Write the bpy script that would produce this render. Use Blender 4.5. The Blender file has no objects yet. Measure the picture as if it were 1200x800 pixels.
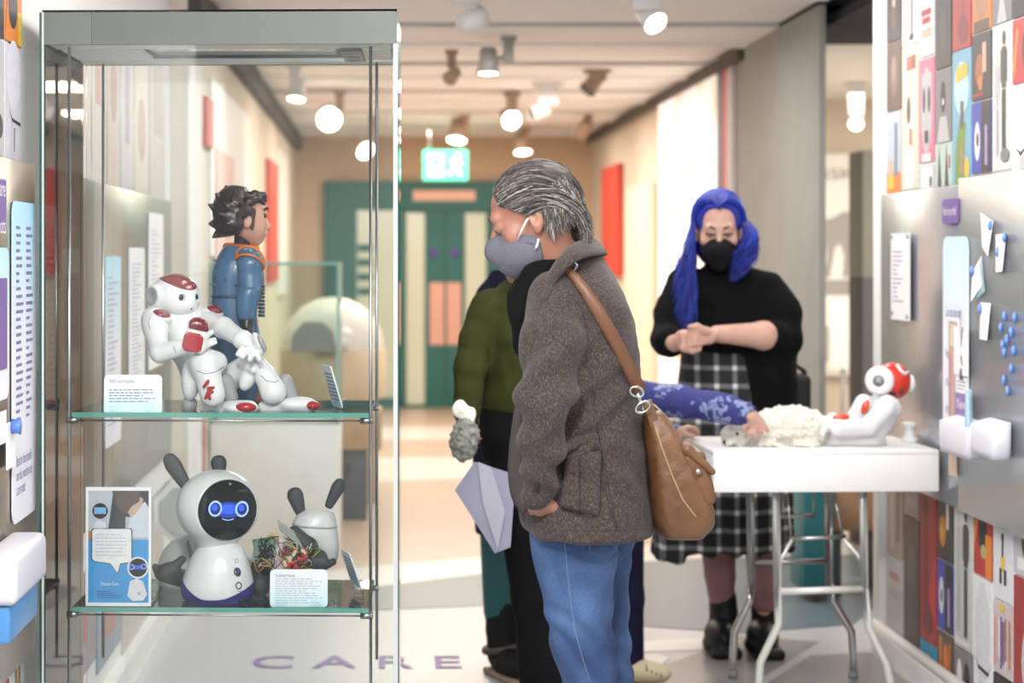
import bpy, bmesh, math, random
import numpy as np
from mathutils import Vector, Matrix, Euler
from mathutils.bvhtree import BVHTree

# ---------------------------------------------------------------- camera, world, light, exposure
SC = bpy.context.scene
COL = SC.collection
F, CX, CY, EYE = 2333.0, 445.0, 300.0, 1.49      # focal length in px, vanishing point, eye height (1200x800 frame)
cam_d = bpy.data.cameras.new('camera')
cam = bpy.data.objects.new('camera', cam_d)
COL.objects.link(cam)
cam.location = (0, 0, EYE)
cam.rotation_euler = (math.pi / 2, 0, 0)
cam_d.sensor_width = 36.0
cam_d.lens = F / 1200 * 36
cam_d.shift_x = (600 - CX) / 1200
cam_d.shift_y = -(400 - CY) / 1200
cam_d.clip_start = .05
cam_d.dof.use_dof = True
cam_d.dof.focus_distance = 4.85
cam_d.dof.aperture_fstop = 2.9
SC.camera = cam

world = bpy.data.worlds.new('world')
SC.world = world
world.use_nodes = True
world.node_tree.nodes['Background'].inputs[0].default_value = (.93, .96, 1, 1)
world.node_tree.nodes['Background'].inputs[1].default_value = .6

def area_light(name, loc, rot, sx, sy, power, color):
    d = bpy.data.lights.new(name, 'AREA')
    d.shape = 'RECTANGLE'; d.size = sx; d.size_y = sy; d.energy = power; d.color = color
    o = bpy.data.objects.new(name, d); COL.objects.link(o)
    o.location = loc; o.rotation_euler = rot
    return o
# fill lights added under the ceiling: near gallery neutral, far hall warm
NEUTRAL, WARM = (1, .97, .94), (1, .85, .71)
area_light('gallery_fill', (.3, 2.6, 2.62), (0, 0, 0), 1.6, 1.2, 40, NEUTRAL)
area_light('gallery_fill', (.75, 5.4, 2.64), (0, 0, 0), 1.4, 1.0, 34, NEUTRAL)
area_light('gallery_fill', (1.0, 7.6, 2.64), (0, 0, 0), 1.4, 1.0, 29.4, NEUTRAL)
area_light('hall_fill', (.6, 9.9, 2.6), (0, 0, 0), 1.6, .7, 39.6, (1, .94, .87))
area_light('hall_fill', (.6, 13.0, 2.6), (0, 0, 0), 1.6, .7, 47.3, WARM)
area_light('hall_fill', (.6, 15.5, 2.6), (0, 0, 0), 1.6, .7, 59.6, WARM)
area_light('hall_fill', (.6, 17.6, 2.6), (0, 0, 0), 1.6, .5, 46.2, WARM)
area_light('side_room_fill', (4.0, 12.6, 2.6), (0, 0, 0), 2.2, 2.2, 110, (1, .93, .82))  # fill added to brighten the side room

# unseen fill lights added overhead, aimed at the case and the visitors
def aimed(loc, at, size, power, color):
    o = area_light('aimed_fill', loc, (0, 0, 0), size, size, power, color)
    o.rotation_euler = (Vector(at) - Vector(loc)).to_track_quat('-Z', 'Y').to_euler()
aimed((-.3, 1.9, 2.64), (-.4, 5.2, .9), .3, 68, NEUTRAL)
aimed((1.1, 2.0, 2.62), (.6, 4.8, 1.1), .3, 26, NEUTRAL)
aimed((.5, 4.4, 2.6), (1.4, 7.4, .9), .4, 13, NEUTRAL)
area_light('side_room_fill', (3.3, 8.7, 2.57), (0, 0, 0), .8, .8, 34, (1, .93, .82))  # fill added under the soffit to brighten the pillar

SC.view_settings.view_transform = 'Standard'
SC.view_settings.look = 'None'
SC.view_settings.gamma = 1
SC.view_settings.use_curve_mapping = False
SC.view_settings.exposure = .17

random.seed(7)
RNG = np.random.default_rng(7)
R = math.radians

def P(px, py, D):
    """world point at distance D whose picture falls on (px, py)"""
    return np.array([(px - CX) * D / F, D, EYE - (py - CY) * D / F])
def Zc(py, D): return EYE - (py - CY) * D / F
def Xc(px, D): return (px - CX) * D / F
# ---------------------------------------------------------------- materials
MATS = {}
def mat(name, color, rough=.5, metal=0, spec=.5, noise=None, bump=None, emit=None, coat=0, sheen=0, alpha=None, aniso=0):
    """noise=(scale, second colour, lo, hi)   bump=(scale, strength)"""
    if name in MATS: return MATS[name]
    m = bpy.data.materials.new(name); m.use_nodes = True
    nt = m.node_tree; b = nt.nodes['Principled BSDF']
    c4 = lambda c: (c[0], c[1], c[2], 1)
    b.inputs['Base Color'].default_value = c4(color)
    b.inputs['Roughness'].default_value = rough
    b.inputs['Metallic'].default_value = metal
    b.inputs['Specular IOR Level'].default_value = spec
    b.inputs['Coat Weight'].default_value = coat
    b.inputs['Coat Roughness'].default_value = .08
    b.inputs['Sheen Weight'].default_value = sheen
    tc = nt.nodes.new('ShaderNodeTexCoord')
    if noise:
        n = nt.nodes.new('ShaderNodeTexNoise'); n.inputs['Scale'].default_value = noise[0]
        n.inputs['Detail'].default_value = 5
        nt.links.new(tc.outputs['Object'], n.inputs['Vector'])
        r = nt.nodes.new('ShaderNodeValToRGB')
        r.color_ramp.elements[0].position = noise[2] if len(noise) > 2 else .35
        r.color_ramp.elements[1].position = noise[3] if len(noise) > 3 else .65
        r.color_ramp.elements[0].color = c4(color); r.color_ramp.elements[1].color = c4(noise[1])
        nt.links.new(n.outputs['Fac'], r.inputs[0]); nt.links.new(r.outputs[0], b.inputs['Base Color'])
    if bump:
        n = nt.nodes.new('ShaderNodeTexNoise'); n.inputs['Scale'].default_value = bump[0]; n.inputs['Detail'].default_value = 4
        nt.links.new(tc.outputs['Object'], n.inputs['Vector'])
        bp = nt.nodes.new('ShaderNodeBump'); bp.inputs['Strength'].default_value = bump[1]; bp.inputs['Distance'].default_value = .01
        nt.links.new(n.outputs['Fac'], bp.inputs['Height']); nt.links.new(bp.outputs[0], b.inputs['Normal'])
    if emit:
        b.inputs['Emission Color'].default_value = c4(emit[0]); b.inputs['Emission Strength'].default_value = emit[1]
    MATS[name] = m
    return m

def glass_mat(name, tint=(1, 1, 1), ior=1.45, rough=0.0, haze=0):
    """thin clear pane: see-through with fresnel reflection"""
    if name in MATS: return MATS[name]
    m = bpy.data.materials.new(name); m.use_nodes = True
    nt = m.node_tree; nt.nodes.clear()
    out = nt.nodes.new('ShaderNodeOutputMaterial')
    tr = nt.nodes.new('ShaderNodeBsdfTransparent'); tr.inputs[0].default_value = (*tint, 1)
    gl = nt.nodes.new('ShaderNodeBsdfGlossy'); gl.inputs['Roughness'].default_value = rough
    fr = nt.nodes.new('ShaderNodeFresnel'); fr.inputs[0].default_value = ior
    mx = nt.nodes.new('ShaderNodeMixShader')
    nt.links.new(fr.outputs[0], mx.inputs[0]); nt.links.new(tr.outputs[0], mx.inputs[1]); nt.links.new(gl.outputs[0], mx.inputs[2])
    last = mx
    if haze:
        df = nt.nodes.new('ShaderNodeBsdfDiffuse'); df.inputs[0].default_value = (.2, .23, .21, 1)
        m2 = nt.nodes.new('ShaderNodeMixShader'); m2.inputs[0].default_value = haze
        nt.links.new(mx.outputs[0], m2.inputs[1]); nt.links.new(df.outputs[0], m2.inputs[2]); last = m2
    nt.links.new(last.outputs[0], out.inputs[0])
    MATS[name] = m
    return m

# ---------------------------------------------------------------- objects
BASE = {}
def thing(name, label, cat, loc, group=None):
    o = bpy.data.objects.new(name, None); COL.objects.link(o)
    o.empty_display_size = .1
    o.location = [float(v) for v in loc]; o['label'] = label; o['category'] = cat
    if group: o['group'] = group
    BASE[o.name] = np.array(o.location)
    return o
def tag(o, label=None, cat=None, group=None, kind=None):
    if label: o['label'] = label
    if cat: o['category'] = cat
    if group: o['group'] = group
    if kind: o['kind'] = kind
    return o
def raw_mesh(name, V, faces_n, mats=(), smooth=True, midx=None):
    """V (n,3) array; faces_n list of index arrays all (m,k)"""
    me = bpy.data.meshes.new(name)
    V = np.asarray(V, dtype=np.float32)
    me.vertices.add(len(V)); me.vertices.foreach_set('co', V.ravel())
    loops = np.concatenate([np.asarray(f).ravel() for f in faces_n]).astype(np.int32)
    sizes = np.concatenate([np.full(len(f), np.asarray(f).shape[1]) for f in faces_n]).astype(np.int32)
    starts = np.concatenate([[0], np.cumsum(sizes)[:-1]]).astype(np.int32)
    me.loops.add(len(loops)); me.loops.foreach_set('vertex_index', loops)
    me.polygons.add(len(sizes)); me.polygons.foreach_set('loop_start', starts)
    if midx is not None: me.polygons.foreach_set('material_index', np.asarray(midx, dtype=np.int32))
    me.polygons.foreach_set('use_smooth', np.full(len(sizes), smooth))
    me.update(calc_edges=True)
    for m in mats: me.materials.append(m)
    return me
def put(name, me, parent=None, mats=None):
    """link mesh (world coordinates) as an object; children keep world placement"""
    if mats is not None:
        for m in (mats if isinstance(mats, (list, tuple)) else [mats]): me.materials.append(m)
    o = bpy.data.objects.new(name, me); COL.objects.link(o)
    if parent is not None:
        base = BASE[parent.name]; o.parent = parent
    else:
        n = len(me.vertices); co = np.empty(n * 3, np.float32); me.vertices.foreach_get('co', co); co = co.reshape(-1, 3)
        base = np.array([(co[:, 0].min() + co[:, 0].max()) / 2, (co[:, 1].min() + co[:, 1].max()) / 2, co[:, 2].min()])
        o.location = [float(v) for v in base]
    me.transform(Matrix.Translation([-float(v) for v in base]))
    BASE[o.name] = base
    return o

class MB:
    """collects primitives into one bmesh; material index per primitive"""
    def __init__(s): s.bm = bmesh.new(); s.mi = 0
    def _fin(s, before, smooth):
        s.bm.faces.ensure_lookup_table()
        for f in s.bm.faces[before:]:
            f.material_index = s.mi; f.smooth = smooth
    def poly(s, verts, faces, smooth=False):
        b = len(s.bm.faces); vs = [s.bm.verts.new([float(c) for c in v]) for v in verts]
        for f in faces:
            try: s.bm.faces.new([vs[i] for i in f])
            except ValueError: pass
        s._fin(b, smooth); return s
    def box(s, c, size, rot=None, bevel=0, seg=2):
        t = bmesh.new(); bmesh.ops.create_cube(t, size=1)
        M = Matrix.Diagonal((*[float(v) for v in size], 1))
        t.transform(M)
        if bevel: bmesh.ops.bevel(t, geom=t.edges[:], offset=bevel, segments=seg, affect='EDGES', profile=.5)
        M = Matrix.Translation([float(v) for v in c]) @ ((rot if isinstance(rot, Matrix) else Euler(rot).to_matrix()).to_4x4() if rot is not None else Matrix())
        t.transform(M); s._merge(t, bevel > 0); return s
    def _merge(s, t, smooth):
        t.verts.ensure_lookup_table(); t.verts.index_update()
        b = len(s.bm.faces); vs = [s.bm.verts.new(v.co) for v in t.verts]
        for f in t.faces: s.bm.faces.new([vs[v.index] for v in f.verts])
        t.free(); s._fin(b, smooth)
    def tube(s, pts, r, seg=10, closed=False, cap=True, flat=None):
        """pts list of points, r scalar or list; flat=(w,normal) ignored"""
        pts = [Vector([float(c) for c in p]) for p in pts]; n = len(pts)
        rs = r if isinstance(r, (list, tuple, np.ndarray)) else [r] * n
        b = len(s.bm.faces); rings = []; up = None
        for i, p in enumerate(pts):
            a = pts[(i - 1) % n] if (closed or i > 0) else p
            c = pts[(i + 1) % n] if (closed or i < n - 1) else p
            d = (c - a).normalized()
            if up is None:
                up = Vector((0, 0, 1)) if abs(d.z) < .9 else Vector((1, 0, 0))
            side = d.cross(up).normalized(); up2 = side.cross(d).normalized(); up = up2
            rings.append([s.bm.verts.new(p + (side * math.cos(2 * math.pi * k / seg) + up2 * math.sin(2 * math.pi * k / seg)) * float(rs[i])) for k in range(seg)])
        m = n if closed else n - 1
        for i in range(m):
            A, B = rings[i], rings[(i + 1) % n]
            for k in range(seg): s.bm.faces.new([A[k], A[(k + 1) % seg], B[(k + 1) % seg], B[k]])
        if cap and not closed:
            s.bm.faces.new(rings[0][::-1]); s.bm.faces.new(rings[-1])
        s._fin(b, True); return s
    def cyl(s, a, b, r, seg=20, r2=None): return s.tube([a, b], [r, r if r2 is None else r2], seg)
    def lathe(s, prof, c=(0, 0, 0), M=None, seg=32, smooth=True):
        """prof list of (r,z) about local z"""
        M = M if M is not None else Matrix(); c = Vector([float(v) for v in c])
        b = len(s.bm.faces); rings = []
        for r, z in prof:
            if r < 1e-6: rings.append([s.bm.verts.new(M @ Vector((0, 0, z)) + c)])
            else: rings.append([s.bm.verts.new(M @ Vector((r * math.cos(2 * math.pi * k / seg), r * math.sin(2 * math.pi * k / seg), z)) + c) for k in range(seg)])
        for A, B in zip(rings, rings[1:]):
            for k in range(seg):
                a0, a1 = A[k % len(A)], A[(k + 1) % len(A)]; b0, b1 = B[k % len(B)], B[(k + 1) % len(B)]
                f = [a0]
                for v in (a1, b1, b0):
                    if v not in f: f.append(v)
                if len(f) > 2:
                    try: s.bm.faces.new(f)
                    except ValueError: pass
        s._fin(b, smooth); return s
    def ball(s, c, r, R3=None, seg=24, rings=14):
        r = r if isinstance(r, (tuple, list, np.ndarray)) else (r, r, r)
        M = (R3.to_4x4() if R3 is not None else Matrix()) @ Matrix.Diagonal((*[float(v) for v in r], 1))
        prof = [(math.sin(math.pi * i / rings), -math.cos(math.pi * i / rings)) for i in range(rings + 1)]
        return s.lathe(prof, c, M, seg)
    def prism(s, poly2, M, h, bevel=0):
        """polygon (u,v) in the local xy plane of M, extruded along +z by h"""
        n = len(poly2)
        A = [M @ Vector((float(u), float(v), 0)) for u, v in poly2]; B = [M @ Vector((float(u), float(v), h)) for u, v in poly2]
        return s.poly(A + B, [list(range(n))[::-1], list(range(n, 2 * n))] + [[i, (i + 1) % n, n + (i + 1) % n, n + i] for i in range(n)])
    def build(s, name, mats, parent=None):
        bmesh.ops.recalc_face_normals(s.bm, faces=s.bm.faces[:])
        me = bpy.data.meshes.new(name); s.bm.to_mesh(me); s.bm.free()
        return put(name, me, parent, mats)

def rounded(w, h, r, n=5):
    pts = []
    for cx, cy, a0 in ((w / 2 - r, h / 2 - r, 0), (-w / 2 + r, h / 2 - r, 90), (-w / 2 + r, -h / 2 + r, 180), (w / 2 - r, -h / 2 + r, 270)):
        for k in range(n + 1):
            a = R(a0 + 90 * k / n); pts.append((cx + r * math.cos(a), cy + r * math.sin(a)))
    return pts
def ellipse(w, h, n=20, cx=0, cy=0): return [(cx + w * math.cos(2 * math.pi * k / n), cy + h * math.sin(2 * math.pi * k / n)) for k in range(n)]
def frame(o, x, y=None, z=None):
    """4x4 with given x and y axes (orthonormalised) and origin"""
    x = Vector(x).normalized()
    if z is None:
        y = Vector(y); z = x.cross(y).normalized(); y = z.cross(x)
    else:
        z = Vector(z).normalized(); y = z.cross(x).normalized(); x = y.cross(z)
    M = Matrix((x, y, z)).transposed().to_4x4(); M.translation = Vector([float(c) for c in o])
    return M
def wallframe(side, y, z, off=0):
    """frame on a side wall: u runs to the viewer's right as you face the wall, v up, w out of the wall"""
    if side == 'right': return frame((WALL_R - off, y, z), (0, -1, 0), (0, 0, 1))
    return frame((WALL_L + off, y, z), (0, 1, 0), (0, 0, 1))
def front(px, py, D): return frame(P(px, py, D), (1, 0, 0), (0, 0, 1))   # faces the viewer
WALL_R, WALL_L, CEIL = 1.9, -.90, 2.67

FONT = None
def lettering(name, text, M, height, material, parent=None, align='LEFT', width=None, depth=.0006, space=1.0, line=1.0):
    cu = bpy.data.curves.new(name, 'FONT'); cu.body = text; cu.align_x = align; cu.size = 1; cu.resolution_u = 3
    cu.space_character = space; cu.space_line = line
    o = bpy.data.objects.new(name, cu); COL.objects.link(o)
    dg = bpy.context.evaluated_depsgraph_get()
    me = bpy.data.meshes.new_from_object(o.evaluated_get(dg))
    bpy.data.objects.remove(o); bpy.data.curves.remove(cu)
    n = len(me.vertices); co = np.empty(n * 3, np.float32); me.vertices.foreach_get('co', co); co = co.reshape(-1, 3)
    sx = sy = height / .72
    if width: sx = width / max(1e-6, co[:, 0].max() - co[:, 0].min())
    me.materials.clear()
    me.transform(M @ Matrix.Diagonal((sx, sy, 1, 1)))
    return put(name, me, parent, material)
def wordlines(name, M, w, h, rows, material, parent, thick=.45, ragged=.25, seed=1):
    """small print too fine to read: rows of word-length dashes"""
    r = random.Random(seed); b = MB()
    vs, fs = [], []
    for i in range(rows):
        y = h / 2 - (i + .5) * h / rows; x = -w / 2; end = w / 2 - r.random() * ragged * w; t = thick * h / rows / 2
        while x < end - .02 * w:
            L = min(end - x, w * r.uniform(.05, .16)); k = len(vs)
            vs += [M @ Vector(q) for q in ((x, y - t, 0), (x + L, y - t, 0), (x + L, y + t, 0), (x, y + t, 0))]
            fs.append([k, k + 1, k + 2, k + 3]); x += L + .025 * w
    b.poly(vs, fs); return b.build(name, material, parent)

# ---------------------------------------------------------------- signed distance modelling
def vnoise(V, freq, seed=0):
    """smooth value noise, -1..1, V (n,3)"""
    q = V * freq + seed * 17.31; i = np.floor(q).astype(np.int64); f = q - i; f = f * f * (3 - 2 * f)
    def h(a, b, c):
        n = (a * 73856093) ^ (b * 19349663) ^ (c * 83492791) ^ (seed * 2654435)
        n = (n ^ (n >> 13)) * 1274126177; n = n ^ (n >> 16)
        return (n & 0xffff) / 32767.5 - 1
    r = 0
    for a in (0, 1):
        for b in (0, 1):
            for c in (0, 1):
                w = (f[:, 0] if a else 1 - f[:, 0]) * (f[:, 1] if b else 1 - f[:, 1]) * (f[:, 2] if c else 1 - f[:, 2])
                r = r + w * h(i[:, 0] + a, i[:, 1] + b, i[:, 2] + c)
    return r
def rotm(x=0, y=0, z=0): return np.array(Euler((R(x), R(y), R(z))).to_matrix())
class SDF:
    def __init__(s): s.ops = []
    def _add(s, f, lo, hi, k, mode): s.ops.append((f, np.array(lo, float), np.array(hi, float), k, mode)); return s
    def cap(s, a, b, ra, rb=None, k=.02, mode='u'):
        a = np.array(a, float); b = np.array(b, float); rb = ra if rb is None else rb; d = b - a; dd = max(d @ d, 1e-12); m = max(ra, rb)
        def f(X, Y, Z):
            t = np.clip(((X - a[0]) * d[0] + (Y - a[1]) * d[1] + (Z - a[2]) * d[2]) / dd, 0, 1)
            return np.sqrt((X - a[0] - t * d[0]) ** 2 + (Y - a[1] - t * d[1]) ** 2 + (Z - a[2] - t * d[2]) ** 2) - (ra + (rb - ra) * t)
        return s._add(f, np.minimum(a, b) - m, np.maximum(a, b) + m, k, mode)
    def path(s, pts, rs, k=.02, mode='u'):
        for i in range(len(pts) - 1): s.cap(pts[i], pts[i + 1], rs[i], rs[i + 1], k, mode)
        return s
    def ell(s, c, r, Rm=None, k=.02, mode='u'):
        c = np.array(c, float); r = np.array(r if hasattr(r, '__len__') else (r, r, r), float); Rm = np.eye(3) if Rm is None else np.array(Rm)
        e = np.sqrt(((Rm * r) ** 2).sum(1))
        def f(X, Y, Z):
            x, y, z = X - c[0], Y - c[1], Z - c[2]
            q = [Rm[0, i] * x + Rm[1, i] * y + Rm[2, i] * z for i in range(3)]
            k0 = np.sqrt(sum((q[i] / r[i]) ** 2 for i in range(3))); k1 = np.sqrt(sum((q[i] / r[i] ** 2) ** 2 for i in range(3)))
            return k0 * (k0 - 1) / np.maximum(k1, 1e-6)
        return s._add(f, c - e, c + e, k, mode)
    def box(s, c, h, rad=.005, Rm=None, k=.005, mode='u'):
        c = np.array(c, float); h = np.array(h, float); Rm = np.eye(3) if Rm is None else np.array(Rm); e = np.abs(Rm) @ h
        def f(X, Y, Z):
            x, y, z = X - c[0], Y - c[1], Z - c[2]
            q = [np.abs(Rm[0, i] * x + Rm[1, i] * y + Rm[2, i] * z) - h[i] + rad for i in range(3)]
            return np.sqrt(sum(np.maximum(v, 0) ** 2 for v in q)) + np.minimum(np.maximum(q[0], np.maximum(q[1], q[2])), 0) - rad
        return s._add(f, c - e, c + e, k, mode)
    def loft(s, rings, o=(0, 0, 0), Rm=None, n=2.0, k=.02, rad=.01, mode='u'):
        """rings (t, cx, cy, a, b) along the local z axis"""
        rg = np.array(sorted(rings), float); o = np.array(o, float); Rm = np.eye(3) if Rm is None else np.array(Rm)
        ab = rg[:, 3:].max(); cm = np.abs(rg[:, 1:3]).max()
        lo = np.array([(rg[:, 1] - rg[:, 3]).min(), (rg[:, 2] - rg[:, 4]).min(), rg[0, 0]]); hi = np.array([(rg[:, 1] + rg[:, 3]).max(), (rg[:, 2] + rg[:, 4]).max(), rg[-1, 0]])
        cs = np.array([[x, y, z] for x in (lo[0], hi[0]) for y in (lo[1], hi[1]) for z in (lo[2], hi[2])]) @ Rm.T + o
        # smooth interpolation table
        ts = np.linspace(rg[0, 0], rg[-1, 0], 200); tab = [np.convolve(np.pad(np.interp(ts, rg[:, 0], rg[:, i]), 8, 'edge'), np.ones(17) / 17, 'valid') for i in range(1, 5)]
        def f(X, Y, Z):
            x, y, z = X - o[0], Y - o[1], Z - o[2]
            q = [Rm[0, i] * x + Rm[1, i] * y + Rm[2, i] * z for i in range(3)]
            cx, cy, a, b = [np.interp(q[2], ts, t) for t in tab]
            u, v = np.abs(q[0] - cx) / a, np.abs(q[1] - cy) / b
            e = (u ** n + v ** n) ** (1 / n)
            d = (e - 1) * np.minimum(a, b)
            c = np.maximum(ts[0] - q[2], q[2] - ts[-1])
            m = np.maximum(d, c); hh = np.maximum(rad - np.abs(d - c), 0) / rad
            return m + hh * hh * rad / 4
        return s._add(f, cs.min(0), cs.max(0), k, mode)
    def mesh(s, h, disp=None, smooth=1):
        lo = np.min([o[1] for o in s.ops if o[4] == 'u'], 0) - 3 * h; hi = np.max([o[2] for o in s.ops if o[4] == 'u'], 0) + 3 * h
        n = np.ceil((hi - lo) / h).astype(int) + 1
        ax = [(lo[i] + h * np.arange(n[i])).astype(np.float32) for i in range(3)]
        G = np.full(n, .06, np.float32)
        for f, a, b, k, mode in s.ops:
            m = max(k, 0) + 3.5 * h + (.012 if mode == 'u' else 0)
            i0 = np.clip(np.floor((a - m - lo) / h).astype(int), 0, n); i1 = np.clip(np.ceil((b + m - lo) / h).astype(int) + 1, 0, n)
            if (i1 <= i0).any(): continue
            sl = tuple(slice(i0[i], i1[i]) for i in range(3))
            X = ax[0][sl[0]][:, None, None]; Y = ax[1][sl[1]][None, :, None]; Z = ax[2][sl[2]][None, None, :]
            d = f(X, Y, Z).astype(np.float32); g = G[sl]
            if mode == 'u':
                if k > 0:
                    hh = np.maximum(k - np.abs(d - g), 0) / k; G[sl] = np.minimum(d, g) - hh * hh * k / 4
                else: G[sl] = np.minimum(d, g)
            elif mode == 's':
                if k > 0:
                    hh = np.maximum(k - np.abs(-d - g), 0) / k; G[sl] = np.maximum(-d, g) + hh * hh * k / 4
                else: G[sl] = np.maximum(-d, g)
            elif mode == 'i':
                q = np.full(n, 1.0, np.float32); q[sl] = d; G = np.maximum(G, q)
        V, Q = surface_nets(G, lo, h)
        for _ in range(smooth): V = relax(V, Q, .5)
        if disp is not None: V = V + normals(V, Q) * np.asarray(disp(V), np.float32)[:, None]
        return V, Q
def relax(V, Q, w):
    A = np.zeros_like(V); c = np.zeros(len(V), np.float32)
    for i in range(4):
        a, b = Q[:, i], Q[:, (i + 1) % 4]
        for u, v in ((a, b), (b, a)):
            for d in range(3): A[:, d] += np.bincount(u, V[v, d], len(V))
            c += np.bincount(u, minlength=len(V))
    return (V * (1 - w) + A / np.maximum(c, 1)[:, None] * w).astype(np.float32)
def normals(V, Q):
    n = np.cross(V[Q[:, 2]] - V[Q[:, 0]], V[Q[:, 3]] - V[Q[:, 1]]); N = np.zeros_like(V)
    for i in range(4):
        for d in range(3): N[:, d] += np.bincount(Q[:, i], n[:, d], len(V))
    return N / np.maximum(np.linalg.norm(N, axis=1), 1e-9)[:, None]
def surface_nets(G, lo, h):
    S = G < 0; nx, ny, nz = G.shape
    c = np.zeros((nx - 1, ny - 1, nz - 1), np.int8)
    for a in (0, 1):
        for b in (0, 1):
            for d in (0, 1): c += S[a:nx - 1 + a, b:ny - 1 + b, d:nz - 1 + d]
    act = (c > 0) & (c < 8); I = np.argwhere(act)
    idx = np.full(act.shape, -1, np.int64); idx[act] = np.arange(len(I))
    pos = np.zeros((len(I), 3), np.float32); cnt = np.zeros(len(I), np.float32)
    for axis in range(3):
        o = [0, 1, 2]; o.remove(axis)
        for u in (0, 1):
            for v in (0, 1):
                A = I.copy(); A[:, o[0]] += u; A[:, o[1]] += v; B = A.copy(); B[:, axis] += 1
                fa = G[A[:, 0], A[:, 1], A[:, 2]]; fb = G[B[:, 0], B[:, 1], B[:, 2]]
                m = (fa < 0) != (fb < 0); t = fa[m] / (fa[m] - fb[m])
                p = (A[m] - I[m]).astype(np.float32); p[:, axis] += t
                pos[m] += p; cnt[m] += 1
    V = ((I + pos / cnt[:, None]) * h + lo).astype(np.float32)
    quads = []
    for axis in range(3):
        o = [(axis + 1) % 3, (axis + 2) % 3]
        sl0 = [slice(None)] * 3; sl1 = [slice(None)] * 3
        sl0[axis] = slice(0, -1); sl1[axis] = slice(1, None)
        E = np.argwhere(S[tuple(sl0)] != S[tuple(sl1)])
        ok = np.ones(len(E), bool)
        for d in o: ok &= (E[:, d] > 0) & (E[:, d] < G.shape[d] - 1)
        E = E[ok]; ins = S[E[:, 0], E[:, 1], E[:, 2]]
        def cell(du, dv):
            A = E.copy(); A[:, o[0]] -= du; A[:, o[1]] -= dv
            return idx[A[:, 0], A[:, 1], A[:, 2]]
        q = np.stack([cell(1, 1), cell(0, 1), cell(0, 0), cell(1, 0)], 1)
        q[~ins] = q[~ins][:, ::-1]
        quads.append(q)
    return V, np.concatenate(quads)
def sdf_part(name, sdf, h, material, parent=None, disp=None, smooth=1, split=None):
    """split: function(face centres)->int array choosing the material slot"""
    V, Q = sdf.mesh(h, disp, smooth)
    mi = None
    if split is not None: mi = split(V[Q].mean(1))
    me = raw_mesh(name, V, [Q], material if isinstance(material, (list, tuple)) else [material], True, mi)
    return put(name, me, parent)

class Surf:
    """finds points on built objects by looking along a ray from the eye"""
    def __init__(s, *objs):
        s.t = []
        for o in objs:
            me = o.data; n = len(me.vertices); co = np.empty(n * 3, np.float32); me.vertices.foreach_get('co', co)
            co = co.reshape(-1, 3) + BASE[o.name] if o.parent is None else co.reshape(-1, 3) + BASE[o.parent.name]
            s.t.append(BVHTree.FromPolygons([Vector(v) for v in co.tolist()], [tuple(p.vertices) for p in me.polygons]))
    def at(s, px, py, off=0.0, D=None):
        e = Vector((0, 0, EYE)); d = Vector(P(px, py, 1) - P(CX, CY, 0)).normalized(); best = None
        for t in s.t:
            h = t.ray_cast(e, d)
            if h[0] is not None and (best is None or h[3] < best[3]): best = h
        if best is None: return (Vector(P(px, py, D)) if D else None), Vector((0, -1, 0))
        n = best[1] if best[1].dot(d) < 0 else -best[1]
        return best[0] + n * off, n
def patch(name, surf, corners, n, m, off, material, parent, D, rim=.004, wav=0):
    """cloth patch laid on a surface: corners = four picture points in order, lifted by off, edges turned down"""
    c = np.array(corners, float); b = MB(); G = []
    for i in range(n + 1):
        row = []
        for j in range(m + 1):
            u, v = i / n, j / m
            q = c[0] * (1 - u) * (1 - v) + c[1] * u * (1 - v) + c[2] * u * v + c[3] * (1 - u) * v
            edge = i in (0, n) or j in (0, m)
            row.append(surf.at(q[0], q[1], -.003 if edge else off, D)[0])
        G.append(row)
    vs = [p for r in G for p in r]; k = m + 1
    fs = [[i * k + j, i * k + j + 1, (i + 1) * k + j + 1, (i + 1) * k + j] for i in range(n) for j in range(m)]
    b.poly(vs, fs, True); return b.build(name, material, parent)
def seam(name, surf, pts, r, material, parent, D, off=0.0, step=8):
    """line of stitching or piping that follows a surface"""
    q = []
    for (x0, y0), (x1, y1) in zip(pts, pts[1:]):
        L = max(1, int(math.hypot(x1 - x0, y1 - y0) / step))
        q += [(x0 + (x1 - x0) * i / L, y0 + (y1 - y0) * i / L) for i in range(L)]
    q.append(pts[-1]); b = MB()
    b.tube([surf.at(x, y, off, D)[0] for x, y in q], r, 6)
    return b.build(name, material, parent)
# ---------------------------------------------------------------- the setting
FAR = 19.6
FARL, FARR = -.83, 2.06
END_R = 7.55
def floor_pt(px, py):
    D = EYE * F / (py - CY); return Vector((Xc(px, D), D, 0))
m_white = mat('white_paint', (.82, .82, .81), .55)
m_wallgrey = mat('grey_wall_paint', (.30, .305, .29), .75, noise=(3, (.27, .275, .26)))
m_offwhite = mat('offwhite_paint', (.74, .73, .7), .6)
m_tan = mat('tan_wall_paint', (.62, .47, .34), .8, noise=(2, (.59, .445, .32)))
m_beige = mat('beige_wall_paint', (.7, .62, .53), .75)
m_floor = mat('pale_vinyl', (.47, .475, .50), .32, noise=(40, (.45, .455, .48)))
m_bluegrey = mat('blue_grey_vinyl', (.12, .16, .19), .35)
m_tanfloor = mat('tan_vinyl', (.5, .385, .315), .35, noise=(6, (.48, .37, .3)))
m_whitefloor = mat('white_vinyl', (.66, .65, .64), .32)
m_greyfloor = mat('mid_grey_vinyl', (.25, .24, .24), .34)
m_ceil = mat('ceiling_white', (.82, .815, .82), .7)
m_dark = mat('dark_recess', (.03, .03, .035), .8)
m_purple = mat('purple_print', (.16, .09, .33), .5)
m_teal = mat('teal_door_paint', (.012, .125, .115), .45)
m_salmon = mat('copper_plate', (.62, .36, .29), .4, metal=.3)

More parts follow.
